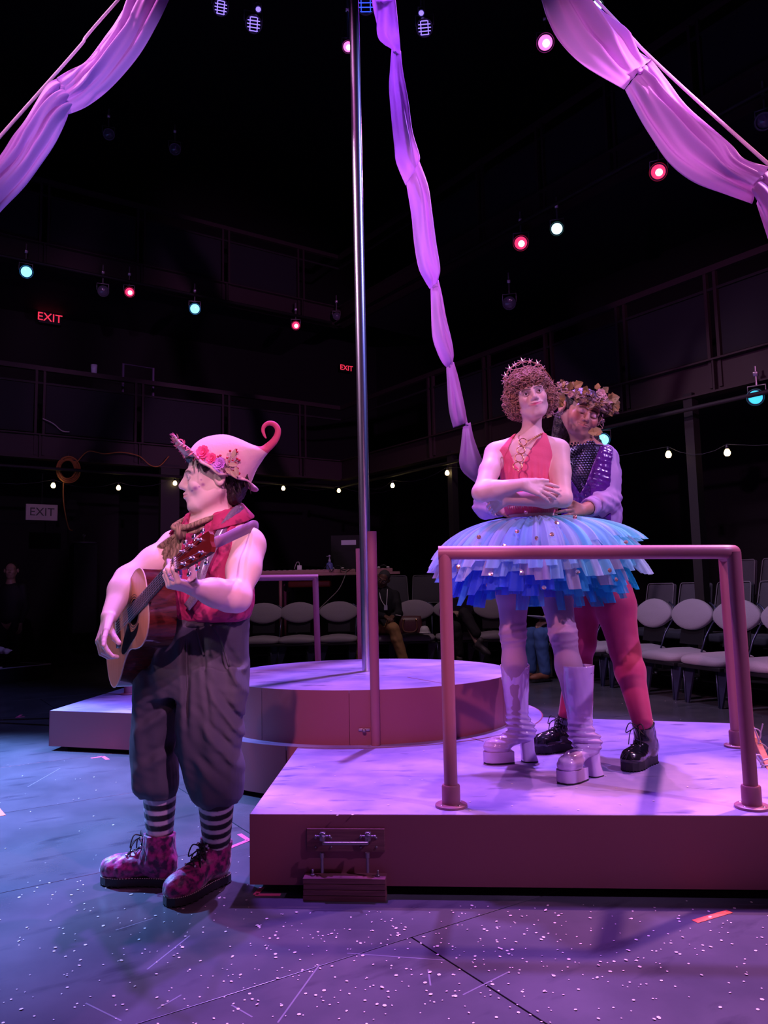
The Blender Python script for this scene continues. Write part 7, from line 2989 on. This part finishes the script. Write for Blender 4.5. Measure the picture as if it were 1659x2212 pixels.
for x, y, dx, dy, L in ((1222, 860, -1, -.05, .075), (1215, 868, -.6, .6, .05), (1230, 842, .2, -1, .05), (1240, 836, .9, -.5, .06), (1283, 862, .0, 1, .055), (1276, 866, -.2, .9, .045), (1312, 864, 1, -.25, .075), (1318, 868, .9, .6, .07), (1314, 878, .3, 1, .065), (1322, 872, .7, .9, .06), (1250, 858, -.3, .6, .04), (1262, 846, .3, -.6, .04), (1290, 842, .1, -1, .04), (1300, 848, .6, -.5, .05), (1296, 925, -.4, .5, .06), (1290, 932, -.8, .1, .055), (1192, 890, -.5, .6, .045)):
    c = W(x, y, 3.825 + (.05 if x < 1210 or x > 1300 else 0))
    leaf_at(c, RT * dx - UP * dy + FW * r_.uniform(-.3, .15), -FW + .4 * r_.normal(0, .6, 3), L * .85, L * .60, MAT['leaf_gold'])
for k in range(240):
    a = r_.uniform(-2.1, 2.1)
    c = cpt(a, r_.uniform(-.006, .02), r_.uniform(-.010, .042))
    d = r_.normal(0, 1, 3)
    me = MB().add(*flat_leaf(c, d, unit(c - vc) + r_.normal(0, .4, 3), r_.uniform(.020, .038), r_.uniform(.012, .022), k % 2 == 0))
    obj('small_leaf', me, MAT['leaf_tan' if k % 3 else 'leaf_gold'], crn)
for k in range(26):
    a = r_.uniform(-1.7, 1.9)
    c = cpt(a, r_.uniform(.01, .03), r_.uniform(.0, .035))
    obj('dried_bud', MB().ball(c, r_.uniform(.004, .007), 8, 6), MAT['vine'], crn, True)
for x, y, s_ in ((1297, 851, .026), (1305, 858, .018), (1232, 853, .016), (1188, 892, .020)):
    obj('flower', blossom(W(x, y, 3.81 + (.06 if x < 1200 else 0)), V3(0, -1, .2), s_, 6, 2, int(x)), MAT['leaf_pale'] if 'leaf_pale' in MAT else MAT.setdefault('leaf_pale', mat('pale_dried_petal', (.62, .42, .42), .8)), crn, True)


# ================================================================ people sitting in the dark
cj = mat('black_jacket', (.010, .010, .014), .8)
kh = mat('khaki_cotton', (.44, .24, .10), .85)
bl = mat('blue_denim', (.055, .12, .30), .85, bump=.1, bscale=120)
blk = mat('charcoal_leggings', (.022, .018, .024), .85)
camo = mat('camouflage_jacket', (.085, .062, .055), .85, col2=(.018, .014, .018), nscale=17, ndetail=1, nlo=.45, nhi=.52)
brn = mat('brown_shoe_leather', (.28, .10, .05), .5)
grs = mat('dark_grey_shoe', (.09, .075, .085), .55)
h_ = V3(*W(830, 1362, 11.45))
hip = V3(h_[0], 11.55, .58)
kl, kr = W(850, 1358, 10.95), W(786, 1362, 10.98)
fl1, fr1 = G(868, 1452, .03), G(778, 1452, .03)
fl1, fr1 = V3(fl1[0] * .98, 10.95, .02), V3(kr[0] - .05, 10.98, .02)
fl1 = V3(kl[0] + .14, 10.95, .02)
t, P_, ax_, J = seated_person('person', 'person in dark jacket and khaki trousers dozing in the chair row, glasses on', hip, (0, -1), 1.02, (.16, .075, .05), cj, kh, grs, kl, kr, fl1, fr1, [hip + V3(.13, -.34, .17), hip + V3(.02, -.37, .17)], .04, (.45, 0, .9), mat('short_grey_hair', (.05, .045, .05), .8), V3(-.25, -.9, -.35))
gm = MB()
for q in (-1, 1):
    c = P_(.105, q * .032, .0)
    gm.tube([c + .023 * (math.cos(a) * ax_[1] * 1.1 + math.sin(a) * ax_[2] * .8) for a in np.linspace(0, 6.283, 17)[:-1]], .0022, 5, closed=True)
    gm.tube([c + ax_[1] * q * .025, P_(-.01, q * .078, .01)], .002, 5)
gm.tube([P_(.108, .008, .004), P_(.108, -.008, .004)], .002, 5)
obj('glasses', gm, MAT['metal'], t, True)
lyd = MB().tube(curve_pts([J['nb'] + V3(-.06, -.05, .02), J['chest'] + V3(-.04, -.15, .05), J['chest'] + V3(.03, -.155, -.05), J['chest'] + V3(.05, -.15, .06), J['nb'] + V3(.06, -.05, .02)], 6), .006, 6)
lo = obj('lanyard', lyd, MAT['white'], t, True)
obj('badge', MB().box(J['chest'] + V3(.03, -.165, -.075), (.05, .006, .07), None, .002), MAT['paper'], lo)
obj('pen', MB().tube([hip + V3(.17, -.38, .19), hip + V3(.25, -.36, .175)], .006, 8), MAT['white'], t, True)

h_ = W(985, 1350, 11.4)
hip = V3(h_[0], 11.5, .58)
kl, kr = W(1003, 1325, 10.9), W(984, 1355, 10.85)
fl1, fr1 = W(1030, 1400, 10.75), W(993, 1440, 10.9)
sc2 = MAT['white']
t, P_, ax_, J = seated_person('person', 'person in camouflage jacket sitting with crossed dark legs, behind the handrail post', hip, (.1, -1), .98, (.45, .29, .23), camo, blk, (grs, V3(.75, -.45, -.5), V3(.2, -.95, -.1)), kl, kr, fl1, V3(fr1[0], fr1[1], .03), [hip + V3(.12, -.30, .22), hip + V3(-.06, -.32, .22)], .05, (0, 0, 1), MAT['hair_dark'], sock=True)
obj('laptop', MB().box(hip + V3(.04, -.34, .30), (.34, .02, .22), None, .004).box(hip + V3(.04, -.25, .19), (.34, .22, .015), None, .004), MAT['black_plastic'], t)

q = RROW[0] + dr * .05 + fx * .12
hip = V3(q[0], q[1], .58) - fx * .02
fdir = fx
kl, kr = W(1160, 1360, 7.9), W(1185, 1362, 8.0)
kl = hip + fx * .46 + dr * -.10 * -1 + V3(0, 0, -.02)
kr = hip + fx * .46 - dr * .12 + V3(0, 0, -.02)
hip2 = hip
fl1 = V3(*(kl + fx * -.05)[:2], .03)
fr1 = V3(*(kr + fx * .02)[:2], .03)
t, P_, ax_, J = seated_person('person', 'person in blue jeans and brown shoes sitting behind the couple, head hidden by them', hip, (fx[0], fx[1]), 1.0, (.45, .28, .2), mat('orange_plaid_shirt', (.50, .08, .05), .85, col2=(.30, .28, .30), nscale=9), bl, (brn, unit(fx + V3(-.3, -.2, 0)), unit(fx)), kl, kr, fl1, fr1, [hip + fx * .33 + dr * .08 + V3(0, 0, .13), hip + fx * .33 - dr * .08 + V3(0, 0, .13)], .03, (0, 0, 1), MAT['hair_dark'])
cb = MB().box(hip + fx * .36 + V3(0, 0, .17), (.24, .32, .012), np.array(frame3(fx + V3(0, 0, .25), (0, 0, 1))).T, .003)
obj('clipboard', cb, MAT['paper'], t)

# dim standing usher at far left and the out-of-frame sitter's foot
c = W(24, 1232, 11.2)
t = thing('person', 'dim person in dark clothes standing far left in the shadow below the exit sign', 'person', (c[0], 11.2, 0))
sb = SDF()
hc2 = c
P_, ax_ = add_head(sb, hc2, V3(.3, -.95, 0), V3(0, 0, 1), 1.0)
zz = hc2[2]
nb2 = hc2 - V3(0, 0, .17)
add_neck(sb, P_, nb2, .05)
k_ = zz / 1.60
for sx in (-1, 1):
    limb(sb, V3(c[0] + sx * .17, 11.2, zz - .25), V3(c[0] + sx * .22, 11.22, zz - .53), V3(c[0] + sx * .19, 11.13, zz - .77), [.05, .045, .04, .04, .028], .02)
    limb(sb, V3(c[0] + sx * .09, 11.2, zz - .78), V3(c[0] + sx * .10, 11.18, .48), V3(c[0] + sx * .10, 11.2, .09), [.08, .07, .055, .055, .04], .02)
    add_hand(sb, V3(c[0] + sx * .19, 11.13, zz - .77), V3(0, -.1, -1), V3(sx, -.2, 0), 1 if sx < 0 else -1)
sb.el(V3(c[0], 11.2, zz - .40), V3(.17, .11, .22), None, .05)
sb.el(V3(c[0], 11.2, zz - .70), V3(.16, .11, .16), None, .05)
V, Fc = figure_mesh(sb, .01, [(hc2 - .15, hc2 + .15, .005)])
link('body', fast_mesh('body', V, Fc, True, np.tile(np.array((.30, .19, .14), np.float32), (len(V), 1))), MAT['skin_any'], t)
cl = SDF()
cl.el(V3(c[0], 11.2, zz - .40), V3(.185, .125, .235), None, .05)
cl.el(V3(c[0], 11.2, zz - .66), V3(.18, .125, .18), None, .05)
for sx in (-1, 1):
    limb(cl, V3(c[0] + sx * .17, 11.2, zz - .25), V3(c[0] + sx * .22, 11.22, zz - .53), V3(c[0] + sx * .19, 11.14, zz - .74), [.06, .055, .05, .048, .04], .02)
sdf_obj('jacket', cl, .01, cj, t)
ct = SDF()
for sx in (-1, 1):
    limb(ct, V3(c[0] + sx * .09, 11.2, zz - .76), V3(c[0] + sx * .10, 11.18, .48), V3(c[0] + sx * .10, 11.2, .09), [.10, .09, .07, .07, .06], .02)
    s2 = SDF()
    s2.rc(V3(c[0] + sx * .10, 11.2, .05), V3(c[0] + sx * .11, 11.05, .04), .045, .04, .02)
    s2.cut(V3(0, 0, .0), (0, 0, -1))
    sdf_obj('shoe', s2, .008, MAT['black_rubber'], t)
sdf_obj('trousers', ct, .01, cj, t)
hh_ = SDF()
hh_.el(P_(-.022, 0, .040), V3(.098, .084, .086), np.array(ax_), .02)
hh_.cut(P_(.045, 0, .06), unit(np.array(ax_[0]) * .9 - V3(0, 0, .45)))
hh_.cut(P_(0, 0, -.02), (0, 0, -1))
sdf_obj('hair', hh_, .008, MAT['hair_dark'], t)

# sitter at the left edge: only a raised foot in a pale pointed shoe reaches into the picture
an = W(-10, 1398, 9.9)
toe = W(54, 1410, 9.75)
hipx = V3(an[0] - .62, an[1] + .25, .55)
kne = V3(an[0] - .30, an[1] + .05, .68)
t = thing('person', 'person cut off by the left edge, only a pale pointed heeled shoe showing', 'person', (hipx[0], hipx[1], .2))
hx = unit(an - hipx)
lp = SDF()
pk_ = (.62, .40, .40)
lp.el(hipx + V3(0, 0, .05), V3(.14, .16, .13), None, .05)
lp.el(hipx + V3(-.03, 0, .36), V3(.11, .16, .22), None, .05)
hd3 = hipx + V3(0, 0, .72)
P_, ax_ = add_head(lp, hd3, V3(.9, -.3, 0), V3(0, 0, 1), 1.0)
add_neck(lp, P_, hipx + V3(-.02, 0, .54), .05)
limb(lp, hipx + V3(0, -.08, 0), kne, an, [.08, .07, .055, .052, .036], .02)
k2 = hipx + V3(.40, -.10, .0)
limb(lp, hipx + V3(0, .08, 0), k2, V3(k2[0], k2[1], .26), [.08, .07, .055, .052, .036], .02)
for s in (-1, 1):
    limb(lp, hipx + V3(-.03, s * .17, .46), hipx + V3(.05, s * .22, .2), hipx + V3(.26, s * .10, .16), [.05, .045, .04, .04, .028], .02)
    add_hand(lp, hipx + V3(.26, s * .10, .16), V3(1, -s * .3, -.2), V3(0, 0, 1), s)
V, Fc = figure_mesh(lp, .01, [(hd3 - .15, hd3 + .15, .006)])
link('body', fast_mesh('body', V, Fc, True, np.tile(np.array(pk_, np.float32), (len(V), 1))), MAT['skin_any'], t)
dr2 = SDF()
dr2.el(hipx + V3(-.03, 0, .36), V3(.13, .185, .24), None, .05)
dr2.el(hipx + V3(.05, 0, .04), V3(.22, .2, .13), None, .06)
sdf_obj('dress', dr2, .01, blk, t)
hh_ = SDF()
hh_.el(P_(-.022, 0, .040), V3(.098, .084, .086), np.array(ax_), .02)
hh_.cut(P_(.045, 0, .06), unit(np.array(ax_[0]) * .9 - V3(0, 0, .45)))
sdf_obj('hair', hh_, .008, MAT['hair_dark'], t)
MAT['pink_shoe'] = mat('pale_pink_leather', (.85, .55, .58), .35)
for i, (a_, d_) in enumerate(((an, unit(toe - an)), (V3(k2[0], k2[1], .26), V3(1, -.2, -.05)))):
    d_ = unit(d_)
    u_s = unit(V3(0, 0, 1) - d_ * d_[2])
    M_ = np.array([d_, np.cross(u_s, d_), u_s])
    s2 = SDF()
    s2.rc(a_ - d_ * .03, a_ + d_ * .10 - u_s * .025, .036, .036, .03)
    s2.rc(a_ + d_ * .10 - u_s * .025, a_ + d_ * .19 - u_s * .035 + V3(0, 0, .01), .036, .030, .03)
    s2.rc(a_ + d_ * .19 - u_s * .035 + V3(0, 0, .01), a_ + d_ * .27 - u_s * .026 + V3(0, 0, .025), .030, .008, .03)
    s2.rc(a_ - u_s * .005, a_ + u_s * .05 - d_ * .01, .04, .042, .03)
    so_ = sdf_obj('pointed_shoe', s2, .006, MAT['pink_shoe'], t)
    obj('heel', MB().tube([a_ - d_ * .0 - u_s * .02, a_ + d_ * .02 - u_s * .105], [.026, .012], 10), MAT['pink_shoe'], so_, True)
# the stool carrying that sitter
tt_ = thing('stool', 'black stool on the dark platform at the left edge', 'stool', (hipx[0], hipx[1], .2))
obj('seat', MB().lathe([(0, .44), (.2, .44), (.21, .425), (.2, .40), (0, .40)], V3(hipx[0], hipx[1], 0), None, 20), MAT['black_plastic'], tt_, True)
for k in range(4):
    a = math.pi / 4 + k * math.pi / 2
    obj('leg', MB().tube([V3(hipx[0] + .15 * math.cos(a), hipx[1] + .15 * math.sin(a), .41), V3(hipx[0] + .18 * math.cos(a), hipx[1] + .18 * math.sin(a), .2)], .015, 8), MAT['black_plastic'], tt_, True)
